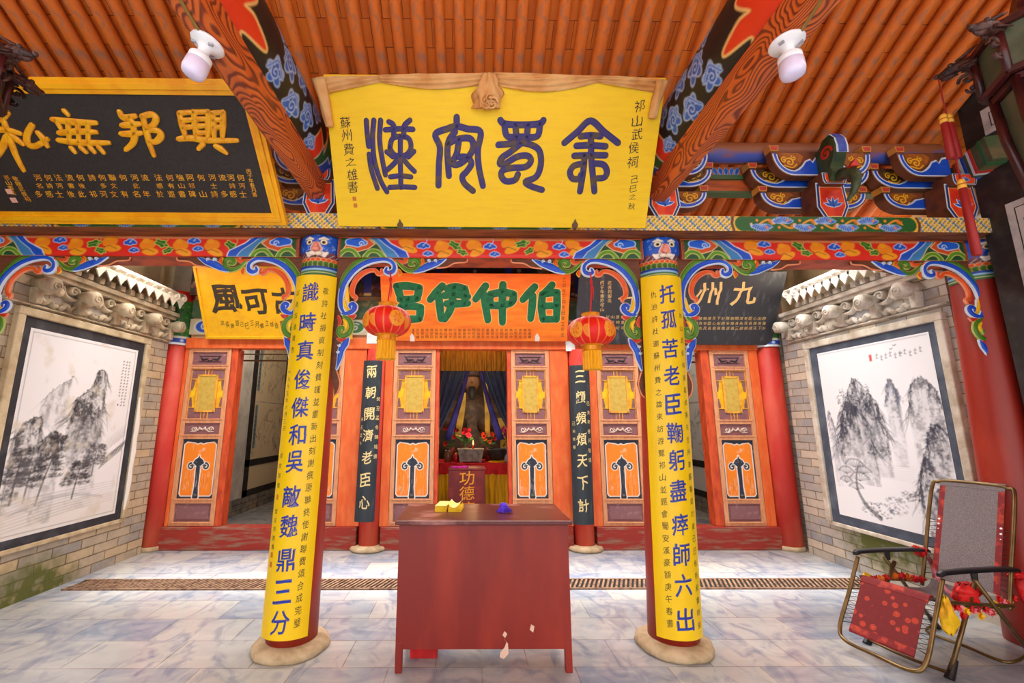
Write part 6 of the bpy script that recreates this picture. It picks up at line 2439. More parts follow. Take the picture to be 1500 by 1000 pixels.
# ------------------------------------------------------------------ interior: hanging pictures in the side rooms
def room_picture(side):
    L = side == 'left'
    X = -4.118 if L else 4.298
    sg = 1 if L else -1
    fr = frame((X, 0, 0), (0, 1, 0), (0, 0, 1), (sg, 0, 0))
    y0, y1 = (8.28, 9.85) if L else (7.92, 9.85)
    root = thing('scroll_painting', 'black framed pair of brush pictures on the side wall inside the %s doorway' % side, 'painting', (X, 8.9, .27))
    b = MB()
    t = .14
    for (a, c, z0, z1) in ((y0, y0 + t, .27, 3.5), (y1 - t, y1, .27, 3.5), (y0, y1, .27, .38), (y0, y1, .80, .92), (y0, y1, 3.4, 3.5)):
        b.fbox(fr, a, c, z0, z1, 0, .02)
    part('mount', b, M_DARK, root)
    for k, (z0, z1) in enumerate(((.38, .80), (.92, 1.98), (2.0, 3.4))):
        cv = Canvas(y1 - y0 - 2 * t, z1 - z0, .016, (206, 186, 150) if L else (206, 206, 204))
        r = np.random.default_rng(20 + k + (0 if L else 7))
        if k:
            for _ in range(60):
                x, y = r.uniform(.1, 1.6), r.uniform(.1, z1 - z0 - .1)
                cv.stroke(spline([(x, y), (x + r.normal(0, .08), y + r.normal(0, .1)), (x + r.normal(0, .14), y + r.normal(0, .14))], 4), [.012, .03, .004], (90, 76, 66) if L else (80, 80, 84), op=.45, soft=.012)
            if L:
                cv.rect(.06, .16, .2, z1 - z0 - .05, (92, 120, 132))
                for q in range(7):
                    cv.ell(.11, .3 + q * .08, .02, .02, (40, 44, 50))
        cv.patch('paper', planar(frame((X + sg * .006, (y0 + t) if L else (y1 - t), z0), (0, 1 if L else -1, 0), (0, 0, 1), (sg, 0, 0))), INK_R, root)


room_picture('left')
room_picture('right')

# ------------------------------------------------------------------ shrine inside the middle doorway
M_REDCLOTH = mat('red_cloth', (216, 22, 26), .75, (176, 12, 18), 6, bump=.2)
M_YELCLOTH = mat('yellow_satin', (246, 190, 20), .45, (200, 140, 8), 4, .4, .62, stretch=(7, 7, .6))
M_BLUECLOTH = mat('blue_curtain', (62, 76, 104), .8, (44, 56, 84), 5, .4, .65, stretch=(8, 8, 1))
M_PURPLECLOTH = mat('violet_curtain', (56, 50, 130), .8, (40, 36, 100), 5)
M_VAL = mat('gold_fringe', (196, 144, 26), .75, (128, 88, 14), 14, .4, .65, stretch=(8, 8, .3))


def drape(x0, x1, z0, z1, y, amp, waves, n=60, m=10, shear=None):
    vs, fs = [], []
    for j in range(m + 1):
        t = j / m
        for i in range(n + 1):
            s = i / n
            a, c = (x0, x1) if shear is None else shear(t)
            vs.append((a + (c - a) * s, y + amp * math.sin(s * waves * 2 * PI + t * .6) * (.5 + .5 * t), z1 + (z0 - z1) * t))
    for j in range(m):
        for i in range(n):
            k = j * (n + 1) + i
            fs.append((k, k + 1, k + n + 2, k + n + 1))
    return MB().add(vs, fs)


root = thing('shrine_valance', 'golden fringed valance across the top of the middle doorway', 'valance', (.03, 6.5, 2.3))
part('fringe', drape(-.78, .82, at(700, 543, Y=6.5).z, 2.72, 6.5, .025, 22, 160, 4), M_VAL, root, smooth=True)
part('rod', MB().tube([(-4.12, 6.5, 2.735), (4.3, 6.5, 2.735)], .016, 8), M_IRON, root)
za, zb = at(700, 538, Y=6.7).z, 1.35


def lsh(t):
    e = t ** 1.2
    return (-.72, -.02 - .46 * e)


def rsh(t):
    e = t ** 1.2
    return (.12 + .46 * e, .78)


for sh, xx, lab in ((lsh, -.4, 'blue curtain tied back on the left of the shrine'), (rsh, .45, 'blue curtain tied back on the right of the shrine')):
    root = thing('shrine_curtain', lab, 'curtain', (xx, 6.75, zb))
    part('cloth', drape(0, 0, 1.45, za + .1, 6.75, .035, 6, 60, 14, sh), M_BLUECLOTH, root, smooth=True)
    e0 = -.02 if xx < 0 else .12
    d = -.30 if xx < 0 else .30
    pts = [(e0 + d * t ** 1.2 * 1.1, 6.71, za + .1 + (1.35 - za - .1) * t) for t in np.linspace(0, 1, 10)]
    part('violet_edge', MB().tube(pts, [.02 + .035 * t for t in np.linspace(0, 1, 10)], 8), M_PURPLECLOTH, root, smooth=True)

solo('curtain_rail', MB().tube([(-4.12, 6.75, za + .1), (4.3, 6.75, za + .1)], .014, 8), M_IRON, 'thin dark rail behind the gold valance, holding the blue curtains', 'rail')

# the seated figure in the dark
M_STATUE = mat('dark_gilt', (70, 50, 34), .6, (110, 80, 40), 12, .5, .7)
root = thing('temple_statue', 'dark seated robed statue deep in the shrine behind the flowers', 'statue', (.02, 8.6, .95))
b = MB()
b.lathe([(.62, 0), (.60, .25), (.48, .5), (.40, .8), (.36, 1.0), (.22, 1.14), (.10, 1.2), (.1, 1.26)], 24, (.02, 8.6, .95))
part('robe', b, M_STATUE, root, smooth=True)
b = MB().ball((.02, 8.56, 2.38), .15, .16, .20)
b.tube([(.02, 8.42, 2.40), (.02, 8.39, 2.36)], [.02, .03], 8)
part('face', b, mat('statue_skin', (150, 106, 66), .5), root, smooth=True)
part('hat', MB().lathe([(.17, 0), (.18, .06), (.15, .12), (.16, .26), (.10, .3), (.02, .31)], 16, (.02, 8.58, 2.48)), M_STATUE, root, smooth=True)
part('beard', MB().tube([(.02, 8.42, 2.26), (.02, 8.34, 2.1), (.02, 8.33, 1.92)], [.07, .05, .01], 10), M_DARK, root, smooth=True)
for sg in (-1, 1):
    part('sleeve', MB().tube(spline([(.02 + sg * .34, 8.55, 1.95), (.02 + sg * .46, 8.3, 1.65), (.02 + sg * .16, 8.05, 1.55)], 6), [.13] * 6 + [.15] * 6 + [.12], 12), M_STATUE, root, smooth=True)
part('dais', MB().box(-.9, .95, 8.1, 9.3, 0, .95), M_DARK, root)
# hanging banners
m_ban = mat('faded_banner', (206, 170, 70), .7, (170, 130, 50), 6)
for k, (px, y0, y1, w) in enumerate(((672, 575, 640, 9), (741, 612, 660, 12), (716, 560, 640, 7), (753, 612, 655, 9))):
    q0, q1 = at(px + (6 if px < 700 else -6), y0, Y=7.45), at(px, y1, Y=7.45)
    b = MB()
    ww = w / 640 * 7.4 / 2
    pts = [(q0.x + (q1.x - q0.x) * t + .012 * math.sin(t * 5), 7.45 + .01 * math.sin(t * 7), q0.z + (q1.z - q0.z) * t) for t in np.linspace(0, 1, 8)]
    vs = [(p[0] - ww, p[1], p[2]) for p in pts] + [(p[0] + ww, p[1], p[2]) for p in pts] + [(p[0] - ww, p[1] + .01, p[2]) for p in pts] + [(p[0] + ww, p[1] + .01, p[2]) for p in pts]
    fs = []
    for i in range(7):
        fs += [(i, i + 1, 9 + i, 8 + i), (16 + i, 24 + i, 25 + i, 17 + i), (i, 16 + i, 17 + i, i + 1), (8 + i, 9 + i, 25 + i, 24 + i)]
    pts2 = [(q0.x, 7.46, q0.z), (q0.x, 7.46, 2.75)]
    o = solo('hanging_banner', b.add(vs, fs).tube(pts2, .004, 6), m_ban, ['narrow faded yellow banner left of the statue', 'broad faded yellow banner low on the right of the shrine', 'narrow faded yellow banner just right of the statue', 'short faded yellow banner beside the right door leaf'][k], 'banner', 'banners in the shrine')
solo('banner_rail', MB().tube([(-4.12, 7.46, 2.75), (4.3, 7.46, 2.75)], .012, 8), M_IRON, 'dark rail over the shrine that holds the banners', 'rail')

AZ = .975
root = thing('shrine_altar', 'shrine altar draped in red cloth over yellow satin', 'altar', (.03, 7.5, 0))
part('table', MB().box(-.72, .78, 7.16, 7.9, 0, AZ - .01), M_OLDRED, root)
part('red_cover', drape(-.76, .82, AZ - .17, AZ, 7.13, .008, 16, 100, 4).box(-.76, .82, 7.12, 7.92, AZ - .006, AZ), M_REDCLOTH, root)
part('yellow_skirt', drape(-.74, .80, .02, AZ - .16, 7.14, .02, 11, 120, 4), M_YELCLOTH, root, smooth=True)


def apx(px, y=7.3):
    return at(px, 678, Y=y).x


# incense trough
x0, x1 = apx(671, 7.24), apx(708, 7.24)
z1 = at(690, 657, Y=7.24).z
root = thing('incense_trough', 'grey stone incense trough on the shrine altar, holding a burning candle', 'incense burner', ((x0 + x1) / 2, 7.3, AZ))
m_tr = mat('grey_stone', (150, 146, 136), .8, (120, 116, 108), 14)
b = MB()
cx = (x0 + x1) / 2
hw = (x1 - x0) / 2
vs = []
for (w, d, z) in ((.86, .10, AZ + .02), (1.0, .13, z1 - .02), (1.06, .14, z1 - .02), (1.06, .14, z1), (.92, .11, z1), (.86, .10, AZ + .05)):
    vs += [(cx - hw * w, 7.3 - d, z), (cx + hw * w, 7.3 - d, z), (cx + hw * w, 7.3 + d, z), (cx - hw * w, 7.3 + d, z)]
fs = [(3, 2, 1, 0), (20, 21, 22, 23)]
for q in range(5):
    for i in range(4):
        j = (i + 1) % 4
        fs.append((q * 4 + i, q * 4 + j, q * 4 + 4 + j, q * 4 + 4 + i))
part('trough', b.add(vs, fs), m_tr, root)
for sx in (-1, 1):
    for sy in (-1, 1):
        part('foot', MB().box(cx + sx * hw * .75 - .02, cx + sx * hw * .75 + .02, 7.3 + sy * .07 - .02, 7.3 + sy * .07 + .02, AZ, AZ + .03), m_tr, root)
cxx = apx(693, 7.3)
root = thing('candle', 'small red candle with a lit flame in the stone trough', 'candle', (cxx, 7.3, AZ + .06))
part('wax', MB().lathe([(.014, 0), (.014, z1 - AZ + .0)], 12, (cxx, 7.3, AZ + .052)), M_REDCLOTH, root)
part('flame', MB().lathe([(.001, 0), (.010, .02), (.007, .045), (.001, .075)], 12, (cxx, 7.3, z1 + .055)), mat('flame', (255, 170, 70), .5, emit=7), root, smooth=True)
fl = bpy.data.lights.new('candle_light', 'POINT')
fl.energy = 2.5
fl.color = (1, .6, .25)
fl.shadow_soft_size = .03
flo = bpy.data.objects.new('candle_light', fl)
COL.objects.link(flo)
flo.location = (cxx, 7.28, z1 + .16)
# black bowl burner
cxx = apx(728, 7.3)
zt = at(728, 657, Y=7.3).z
root = thing('incense_bowl', 'round black incense bowl on a yellow mat, right of the stone trough', 'incense burner', (cxx, 7.3, AZ))
part('bowl', MB().lathe([(.06, .03), (.10, .06), (.16, .12), (.165, zt - AZ - .02), (.175, zt - AZ), (.15, zt - AZ), (.14, .1)], 24, (cxx, 7.3, AZ)), M_DARK, root, smooth=True)
part('mat', MB().lathe([(.13, 0), (.15, .012), (.12, .03), (.06, .034)], 20, (cxx, 7.3, AZ)), M_YELBOARD2, root)
# red candles beside
for px, s_, lab in ((668, .9, 'stubby red candle jar left of the stone trough'), (746, 1.0, 'red candle jar by the right door leaf')):
    x = apx(px, 7.32)
    root = thing('candle_jar', lab, 'candle', (x, 7.34, AZ))
    part('jar', MB().lathe([(.035, 0), (.045, .02), (.045, .12 * s_), (.03, .14 * s_)], 14, (x, 7.34, AZ)), mat('red_glass', (170, 20, 24), .3), root, smooth=True)
    part('lid', MB().lathe([(.03, .14 * s_), (.03, .16 * s_), (.01, .165 * s_)], 14, (x, 7.34, AZ)), M_LGOLD, root)
x = apx(738, 7.3)
solo('vase', MB().lathe([(.03, 0), (.05, .04), (.05, .1), (.02, .16), (.018, .22), (.03, .24), (.02, .24)], 16, (x + .05, 7.24, AZ)), mat('blue_porcelain', (150, 170, 190), .3, (70, 90, 150), 14, .45, .6), 'small blue and white porcelain vase beside the black bowl', 'vase', smooth=True)
x = apx(656, 7.28)
root = thing('glass_jar', 'clear brown jar of offerings beside the left door leaf', 'jar', (x, 7.26, AZ))
part('jar', MB().lathe([(.05, 0), (.06, .02), (.06, .15), (.045, .18), (.045, .2)], 16, (x, 7.26, AZ)), mat('brown_glass', (96, 60, 40), .2), root, smooth=True)
part('lid', MB().lathe([(.048, .2), (.048, .225), (.02, .23)], 16, (x, 7.26, AZ)), M_DARK, root)

# flowers in pots
M_LEAF = mat('leaf_green', (50, 96, 40), .6, (34, 70, 30), 20)


def bouquet(px, py, spread, h, n, cols, lab, seed):
    r = np.random.default_rng(seed)
    y = 7.52
    p = at(px, py, Y=y)
    root = thing('flower_bouquet', lab, 'flowers', (p.x, y, AZ), group='artificial flowers on the shrine altar')
    part('pot', MB().lathe([(.05, 0), (.075, .05), (.07, .16), (.05, .2), (.06, .22), (.045, .22)], 16, (p.x, y, AZ)), mat('pot_red', (120, 26, 26), .35), root, smooth=True)
    b = MB()
    heads = []
    for k in range(n):
        a, q = r.uniform(0, 2 * PI), math.sqrt(r.random())
        hd = Vector((p.x + spread * q * math.cos(a), y - .08 + .10 * math.sin(a) * q, p.z + h * (r.random() - .5)))
        heads.append(hd)
        b.tube([(p.x, y, AZ + .18), ((p.x + hd.x) / 2, y, (hd.z + AZ + .2) / 2), hd], .004, 5)
        for e in range(2):
            t = r.uniform(.45, .9)
            c = Vector((p.x, y, AZ + .18)).lerp(hd, t)
            d = Vector((r.normal(), r.normal() * .5 - .3, r.normal() * .5 + .2)).normalized()
            s = d.orthogonal().normalized() * .022
            b.add([c, c + d * .05 + s, c + d * .11, c + d * .05 - s], [(0, 1, 2, 3)])
    part('stems', b, M_LEAF, root)
    for k, hd in enumerate(heads):
        b = MB()
        R = r.uniform(.034, .05)
        for ring, (np_, tilt, rr) in enumerate(((7, .25, 1.0), (6, .7, .8), (4, 1.1, .55))):
            for q in range(np_):
                a = 2 * PI * q / np_ + ring * .4
                ax = Vector((math.cos(a), -.35, math.sin(a))).normalized()
                out = ax * math.cos(tilt) + Vector((0, -1, 0)) * math.sin(tilt)
                sd = ax.cross(Vector((0, -1, 0))).normalized()
                b.add([hd, hd + out * R * rr * .55 + sd * R * .34, hd + out * R * rr * 1.05, hd + out * R * rr * .55 - sd * R * .34], [(0, 1, 2, 3)])
        c = cols[k % len(cols)]
        part('blossom', b, mat('petal_%d_%d_%d' % c, c, .6), root)


bouquet(662, 640, .11, .30, 9, [(196, 20, 36), (150, 16, 30)], 'dark red flowers in a pot beside the left door leaf', 1)
bouquet(681, 634, .10, .20, 8, [(236, 40, 80), (226, 30, 60)], 'bright pink-red roses in a pot above the stone trough', 2)
bouquet(716, 640, .13, .18, 11, [(226, 70, 40), (240, 120, 40), (200, 30, 50)], 'red and orange flowers in a pot above the black bowl', 3)
bouquet(742, 636, .12, .24, 11, [(206, 90, 130), (180, 50, 60), (150, 80, 140)], 'mixed pink and violet flowers in a pot beside the right door leaf', 4)

# ------------------------------------------------------------------ donation box
bx0, bx1 = at(657, 690, Y=6.45).x, at(711, 690, Y=6.45).x
bz = at(685, 687, Y=6.45).z
root = thing('donation_box', 'dark red donation box with gold characters, behind the altar table', 'box', ((bx0 + bx1) / 2, 6.65, 0))
M_BOX = mat('maroon_lacquer', (112, 24, 26), .4, (136, 36, 32), 6)
part('body', MB().box(bx0, bx1, 6.45, 6.85, 0, bz - .012), M_BOX, root, bevel=.006)
part('lid', MB().box(bx0 - .008, bx1 + .008, 6.442, 6.858, bz - .012, bz + .012), M_BOX, root, bevel=.004)
fr = frame(((bx0 + bx1) / 2 + .01, 6.45, 0), (1, 0, 0), (0, 0, 1), (0, -1, 0))
b = MB()
for ch, y in (('功', 700), ('德', 722), ('箱', 745)):
    write(b, ch, at(684, y, Y=6.45).x - (bx0 + bx1) / 2 - .01, at(684, y, Y=6.45).z, .21, .19, fr, .002, off=.004, rise=.08)
part('lettering', b, M_GOLD, root)
c = Vector((bx0 + .12, 6.6, bz + .012))
b = MB()
for k in range(9):
    b.ribbon(spline([(c.x + .02 * k - .06, c.y + .05 * math.sin(k * 2)), (c.x + .03 * k - .08, c.y - .04 * math.cos(k)), (c.x + .02 * k - .02, c.y - .08)], 4), .02, lambda u, v, d: Vector((u, v, bz + .012 + d)), .0, .012 + .004 * (k % 3))
solo('pink_ribbon', b, mat('magenta_ribbon', (206, 40, 170), .6), 'crumpled magenta ribbon lying on the donation box', 'ribbon')

# ------------------------------------------------------------------ altar table in front
M_TABLE = mat('red_table', (128, 26, 16), .45, (156, 44, 24), 2.6, .42, .72, stretch=(2.2, 2.2, .5), bump=.08, bscale=12)
M_TABLETOP = mat('worn_table_top', (92, 26, 24), .3, (160, 104, 98), 4, .55, .68, stretch=(1, 1.6, 1))
TY0, TY1 = 3.19, 3.80
TX0, TX1 = at(579, 763, Y=3.15).x, at(838, 763, Y=3.15).x
TZ = .945
root = thing('altar_table', 'tall red lacquered altar table with a closed front, in the middle of the porch', 'table', ((TX0 + TX1) / 2, (TY0 + TY1) / 2, 0))
part('table_top', MB().box(TX0, TX1, 3.14, 3.79, TZ - .028, TZ), M_TABLETOP, root, bevel=.006)
fx0, fx1 = TX0 + .022, TX1 - .022
part('front_panel', MB().box(fx0, fx1, TY0, TY0 + .02, .14, TZ - .028), M_TABLE, root)
part('side_panel', MB().box(fx0, fx0 + .02, TY0 + .02, 3.74, .14, TZ - .028), M_TABLE, root)
part('side_panel', MB().box(fx1 - .02, fx1, TY0 + .02, 3.74, .14, TZ - .028), M_TABLE, root)
for sx in (0, 1):
    for sy in (0, 1):
        xa = fx0 if sx == 0 else fx1 - .045
        y_ = TY0 - .004 if sy == 0 else 3.70
        part('leg', MB().box(xa, xa + .045, y_, y_ + .045, 0, .18 if sy == 0 else TZ - .03), M_TABLE, root, bevel=.003)
fr = frame((0, TY0, 0), (1, 0, 0), (0, 0, 1), (0, -1, 0))
for k, poly in enumerate(([(738, 935), (742, 940), (739, 948), (733, 955), (732, 962), (738, 965), (745, 957), (744, 942)], [(778, 914), (783, 917), (781, 926), (776, 922)], [(739, 924), (743, 928), (740, 934), (736, 930)])):
    part('paint_chip', MB().prism([(at(x, y, Y=TY0).x, at(x, y, Y=TY0).z) for x, y in poly], fr, -.004, .0012), mat('chip_pale', (226, 190, 170), .8), root)

# things on the table
M_JOSS = mat('yellow_paper', (250, 216, 40), .7, (240, 196, 20), 10)
M_JOSSTOP = mat('pale_yellow_paper', (252, 234, 130), .7)


def joss(px, py, w, d, h, rot, lab, curl=0):
    p = at(px, py, Z=TZ)
    root = thing('paper_stack', lab, 'paper', (p.x, p.y, TZ))
    c, s = math.cos(rot), math.sin(rot)
    rl = np.random.default_rng(int(px))
    n = 12
    b = MB()
    for k in range(n):
        z0 = TZ + h * k / n
        dx, dy = rl.normal(0, .0015, 2)
        q = [(-w / 2, -d / 2), (w / 2, -d / 2), (w / 2, d / 2), (-w / 2, d / 2)]
        v = []
        for zz in (z0, z0 + h / n * .8):
            for (x, y) in q:
                v.append((p.x + dx + x * c - y * s, p.y + dy + x * s + y * c, zz))
        b.add(v, [(0, 3, 2, 1), (4, 5, 6, 7), (0, 1, 5, 4), (1, 2, 6, 5), (2, 3, 7, 6), (3, 0, 4, 7)])
    part('sheets', b, M_JOSS, root)
    m = 10
    vs, fs = [], []
    for i in range(m + 1):
        for j in range(2):
            x, y = -w / 2 + w * i / m, (-d / 2, d / 2)[j]
            zz = TZ + h + .002 + curl * ((i / m - .45) ** 2) * 2.4
            vs.append((p.x + x * c - y * s, p.y + x * s + y * c, zz))
    vs += [(v[0], v[1], v[2] + .003) for v in vs]
    o = 2 * (m + 1)
    for i in range(m):
        fs.append((o + 2 * i, o + 2 * i + 2, o + 2 * i + 3, o + 2 * i + 1))
        fs.append((2 * i, 2 * i + 1, 2 * i + 3, 2 * i + 2))
        fs.append((2 * i, 2 * i + 2, o + 2 * i + 2, o + 2 * i))
        fs.append((2 * i + 1, o + 2 * i + 1, o + 2 * i + 3, 2 * i + 3))
    part('top_sheet', MB().add(vs, fs), M_JOSSTOP, root)


joss(649, 746, .085, .20, .040, -.12, 'thicker stack of yellow joss paper on the altar table, at the left', 0)
joss(668, 746, .095, .20, .026, -.10, 'curled stack of yellow joss paper on the altar table, right of the thicker stack', .06)
p = at(739, 750, Z=TZ)
r = np.random.default_rng(4)
b = MB()
for k in range(120):
    a = r.uniform(-.3, PI + .3) if k % 3 else r.uniform(0, 2 * PI)
    q = r.uniform(.2, 1)
    ex, ey = .065 * q * math.cos(a), -.05 * q * abs(math.sin(a)) + r.normal(0, .01)
    b.tube([(p.x - .005 + r.normal(0, .004), p.y + .03, TZ + .055 + r.normal(0, .004)), (p.x + ex * .5, p.y + ey * .4, TZ + .048 * (1.1 - q * .4)), (p.x + ex, p.y + ey, TZ + .006)], .0026, 4)
b.ball((p.x - .005, p.y + .03, TZ + .045), .028, .02, .02)
solo('purple_tassel', b, mat('violet_thread', (84, 40, 216), .6, (60, 24, 170), 30), 'bundle of violet threads fanned out on the altar table', 'tassel')
# red box under the table
q0, q1 = at(600, 967, Z=0), at(640, 963, Z=0)
root = thing('red_tray', 'low red box on the floor under the altar table', 'box', ((q0.x + q1.x) / 2, q0.y + .1, 0))
part('box', MB().box(q0.x, q1.x, q0.y + .02, q0.y + .22, 0, .06), M_REDCLOTH, root, bevel=.004)
part('lid', MB().box(q0.x - .004, q1.x + .004, q0.y + .016, q0.y + .224, .06, .075), M_REDCLOTH, root, bevel=.003)

# fill lights added out of sight to brighten the dark hall rooms
for nm, x, y, z, e in (('room_fill', -3.0, 7.6, 3.3, 34), ('room_fill', 3.1, 7.6, 3.3, 26), ('shrine_fill', .05, 6.95, 2.95, 34)):
    ld = bpy.data.lights.new(nm, 'POINT')
    ld.energy = e
    ld.color = (1, .88, .7)
    ld.shadow_soft_size = .08
    lo_ = bpy.data.objects.new(nm, ld)
    COL.objects.link(lo_)
    lo_.location = (x, y, z)
# ================================================================== recliner, ribbons and palace lanterns
RA = Vector((2.935, 3.575, 0))
RLAT = Vector((.2698, -.9629, 0))
RLON = Vector((.9629, .2698, 0))
RW = .508


def rc(lon, z, lat):
    return RA + RLON * lon + RLAT * lat + Vector((0, 0, z))


M_TUBE = mat('bronze_tube', (120, 96, 56), .3, (98, 74, 40), 8, metal=.55)
M_BLK = mat('black_plastic', (26, 26, 30), .4)
M_ELAST = mat('black_lacing', (30, 28, 30), .6)


def sling_build(n, l, pos, b):
    v = n.new('ShaderNodeTexVoronoi')
    v.inputs['Scale'].default_value = 16
    l.new(pos, v.inputs['Vector'])
    c = n_ramp(n, l, v.outputs['Distance'], [(.0, (206, 84, 46)), (.2, (170, 46, 34)), (.26, (196, 70, 44)), (.34, (116, 28, 32)), (1, (118, 30, 34))])
    z = n_noise(n, l, pos, 40, 3)
    return n_mix(n, l, n_ramp(n, l, z, [(.5, (0, 0, 0)), (.7, (80, 80, 80))]), c, (160, 70, 60)), None


M_SLING = tex_mat('floral_red_sling', .8, sling_build)
M_MESH = mat('grey_mesh', (112, 104, 106), .8, (150, 140, 142), 260, .45, .6, bump=.5, bscale=300)
M_TRIM = mat('sling_trim', (126, 26, 32), .75, (190, 66, 46), 14, .5, .65)
root = thing('reclining_chair', 'folding recliner with bronze tubes, red floral seat and grey mesh back, by the right wall', 'chair', rc(.4, 0, RW / 2))


def rtube(name, pts, r, m=M_TUBE, sm=8, parent=None):
    return part(name, MB().tube(spline(pts, sm) if len(pts) > 2 else pts, r, 10), m, parent or root, smooth=True)


tR = .013
# leg-rest frame, one bent tube
rtube('leg_rest_frame', [rc(.06, .59, 0), rc(-.08, .36, 0), rc(-.22, .14, .0), rc(-.27, .075, .06), rc(-.285, .07, .25), rc(-.285, .07, RW - .06), rc(-.23, .13, RW), rc(-.08, .36, RW), rc(.06, .59, RW)], tR, sm=10)
for lat in (0, RW):
    i = .02 if lat == 0 else -.02
    lg = rtube('front_leg', [rc(.0, .02, lat + i), rc(.42, .535, lat + i)], tR)
    part('rubber_foot', MB().tube([rc(-.01, .0, lat + i), rc(.02, .03, lat + i), rc(.075, .10, lat + i)], [.026, .023, .018], 10), M_BLK, lg)
    lg = rtube('rear_leg', [rc(.36, .56, lat - i * .5), rc(.82, .02, lat - i * .5)], tR)
    part('rubber_foot', MB().tube([rc(.83, .0, lat - i * .5), rc(.80, .04, lat - i * .5), rc(.765, .085, lat - i * .5)], [.026, .023, .018], 10), M_BLK, lg)
    # arm
    b = MB()
    pts = [(.03, .615), (.06, .628), (.3, .622), (.6, .606), (.82, .588), (.86, .572)]
    vs, fs = [], []
    ws = [.016, .024, .027, .030, .032, .02]
    for (lo, z), w in zip(pts, ws):
        for q, dz in ((-1, -.012), (1, -.012), (1, .006), (.5, .014), (-.5, .014), (-1, .006)):
            vs.append(rc(lo, z + dz, lat + q * w))
    for k in range(len(pts) - 1):
        for q in range(6):
            fs.append((k * 6 + q, k * 6 + (q + 1) % 6, k * 6 + 6 + (q + 1) % 6, k * 6 + 6 + q))
    fs.append(tuple(range(6))[::-1])
    fs.append(tuple(30 + q for q in range(6)))
    am = part('armrest', b.add(vs, fs), M_BLK, root, smooth=False, bevel=.004)
    part('pivot', MB().box(0, .001, 0, .001, 0, .001) and MB().tube([rc(.38, .60, lat - .0), rc(.38, .545, lat)], [.02, .016], 10), M_BLK, am)
    # side rail of the seat
    rtube('seat_rail', [rc(.06, .45, lat), rc(.40, .40, lat), rc(.72, .36, lat)], tR * .9)
# back frame, one bent tube
rtube('back_frame', [rc(.70, .33, .01), rc(.80, .56, .01), rc(1.02, 1.06, .01), rc(1.05, 1.12, .05), rc(1.055, 1.135, .14), rc(1.055, 1.135, RW - .14), rc(1.05, 1.12, RW - .05), rc(1.02, 1.06, RW - .01), rc(.80, .56, RW - .01), rc(.70, .33, RW - .01)], tR, sm=8)
rtube('front_bar', [rc(.01, .03, .03), rc(.01, .018, RW / 2), rc(.01, .03, RW - .03)], tR * .8)
rtube('rear_bar', [rc(.80, .035, .0), rc(.62, .02, .04), rc(.60, .02, RW / 2), rc(.58, .02, RW - .02), rc(.78, .05, RW)], tR * .8)


def sheet(pts, lat0, lat1, th=.006, n=8, sag=.0):
    """cloth across the chair following a side profile of (lon, z)"""
    P_ = spline(pts, n)
    vs, fs = [], []
    m = 8
    for (lo, z) in P_:
        for k in range(m + 1):
            t = k / m
            vs.append(rc(lo, z - sag * math.sin(PI * t), lat0 + (lat1 - lat0) * t))
    N = len(vs)
    vs += [v - Vector((0, 0, th)) for v in vs]
    c = len(P_)
    for i in range(c - 1):
        for k in range(m):
            a = i * (m + 1) + k
            fs.append((a, a + 1, a + m + 2, a + m + 1))
            fs.append((N + a, N + a + m + 1, N + a + m + 2, N + a + 1))
    for i in range(c - 1):
        for k in (0, m):
            a = i * (m + 1) + k
            fs.append((a, a + m + 1, N + a + m + 1, N + a))
    for i in (0, c - 1):
        for k in range(m):
            a = i * (m + 1) + k
            fs.append((a, N + a, N + a + 1, a + 1))
    return MB().add(vs, fs)


ins = .062
part('leg_rest_sling', sheet([(-.205, .165), (-.12, .30), (-.03, .44), (.0, .465)], ins, RW - ins, .008), M_SLING, root)
part('leg_rest_hem', sheet([(-.225, .14), (-.20, .178)], ins, RW - ins, .012), M_TRIM, root)
part('leg_rest_fold', sheet([(-.03, .445), (.0, .475), (.035, .475)], ins - .01, RW - ins + .01, .016), M_TRIM, root)
part('seat_mesh', sheet([(.03, .465), (.25, .40), (.5, .355), (.66, .345), (.74, .40)], ins, RW - ins, .006, sag=.03), M_MESH, root)
bk = [(.745, .41), (.80, .55), (.92, .82), (1.03, 1.08), (1.06, 1.145)]
part('back_mesh', sheet(bk, ins + .036, RW - ins - .036, .006, sag=.0), M_MESH, root)
for l0, l1 in ((ins, ins + .036), (RW - ins - .036, RW - ins)):
    part('back_border', sheet(bk, l0, l1, .008), M_TRIM, root)
part('head_hem', sheet([(1.035, 1.10), (1.062, 1.15), (1.075, 1.12)], ins, RW - ins, .012), M_MESH, root)
# lacing between the slings and the tubes
for nm, P0, P1, n in (('leg_rest_lacing', (-.20, .17), (.0, .46), 11), ('back_lacing', (.76, .42), (.93, .83), 13)):
    for lat, li in ((0.0, ins + .008), (RW, RW - ins - .008)):
        pts = []
        for k in range(2 * n + 1):
            t = k / (2 * n)
            lo, z = P0[0] + (P1[0] - P0[0]) * t, P0[1] + (P1[1] - P0[1]) * t
            pts.append(rc(lo, z, li if k % 2 else lat))
        part(nm, MB().tube(pts, .0046, 5), M_ELAST, root)
b = MB()
for lat in (ins + .012, RW - ins - .012):
    for k in range(12):
        t = k / 11
        p = rc(.76 + .17 * t, .425 + .41 * t, lat)
        b.lathe([(.008, 0), (.008, .004), (.004, .005)], 8, p, axis=(-RLON + Vector((0, 0, .4))))
part('eyelets', b, M_PLASTIC, root)

# ribbons and cloths tied to it
M_RIB_R = mat('red_ribbon', (226, 24, 22), .6, (190, 10, 16), 12)
M_RIB_Y = mat('yellow_ribbon', (252, 202, 16), .6, (232, 160, 8), 12)
M_RIB_P = mat('pink_ribbon', (232, 60, 90), .6, (246, 150, 160), 12)


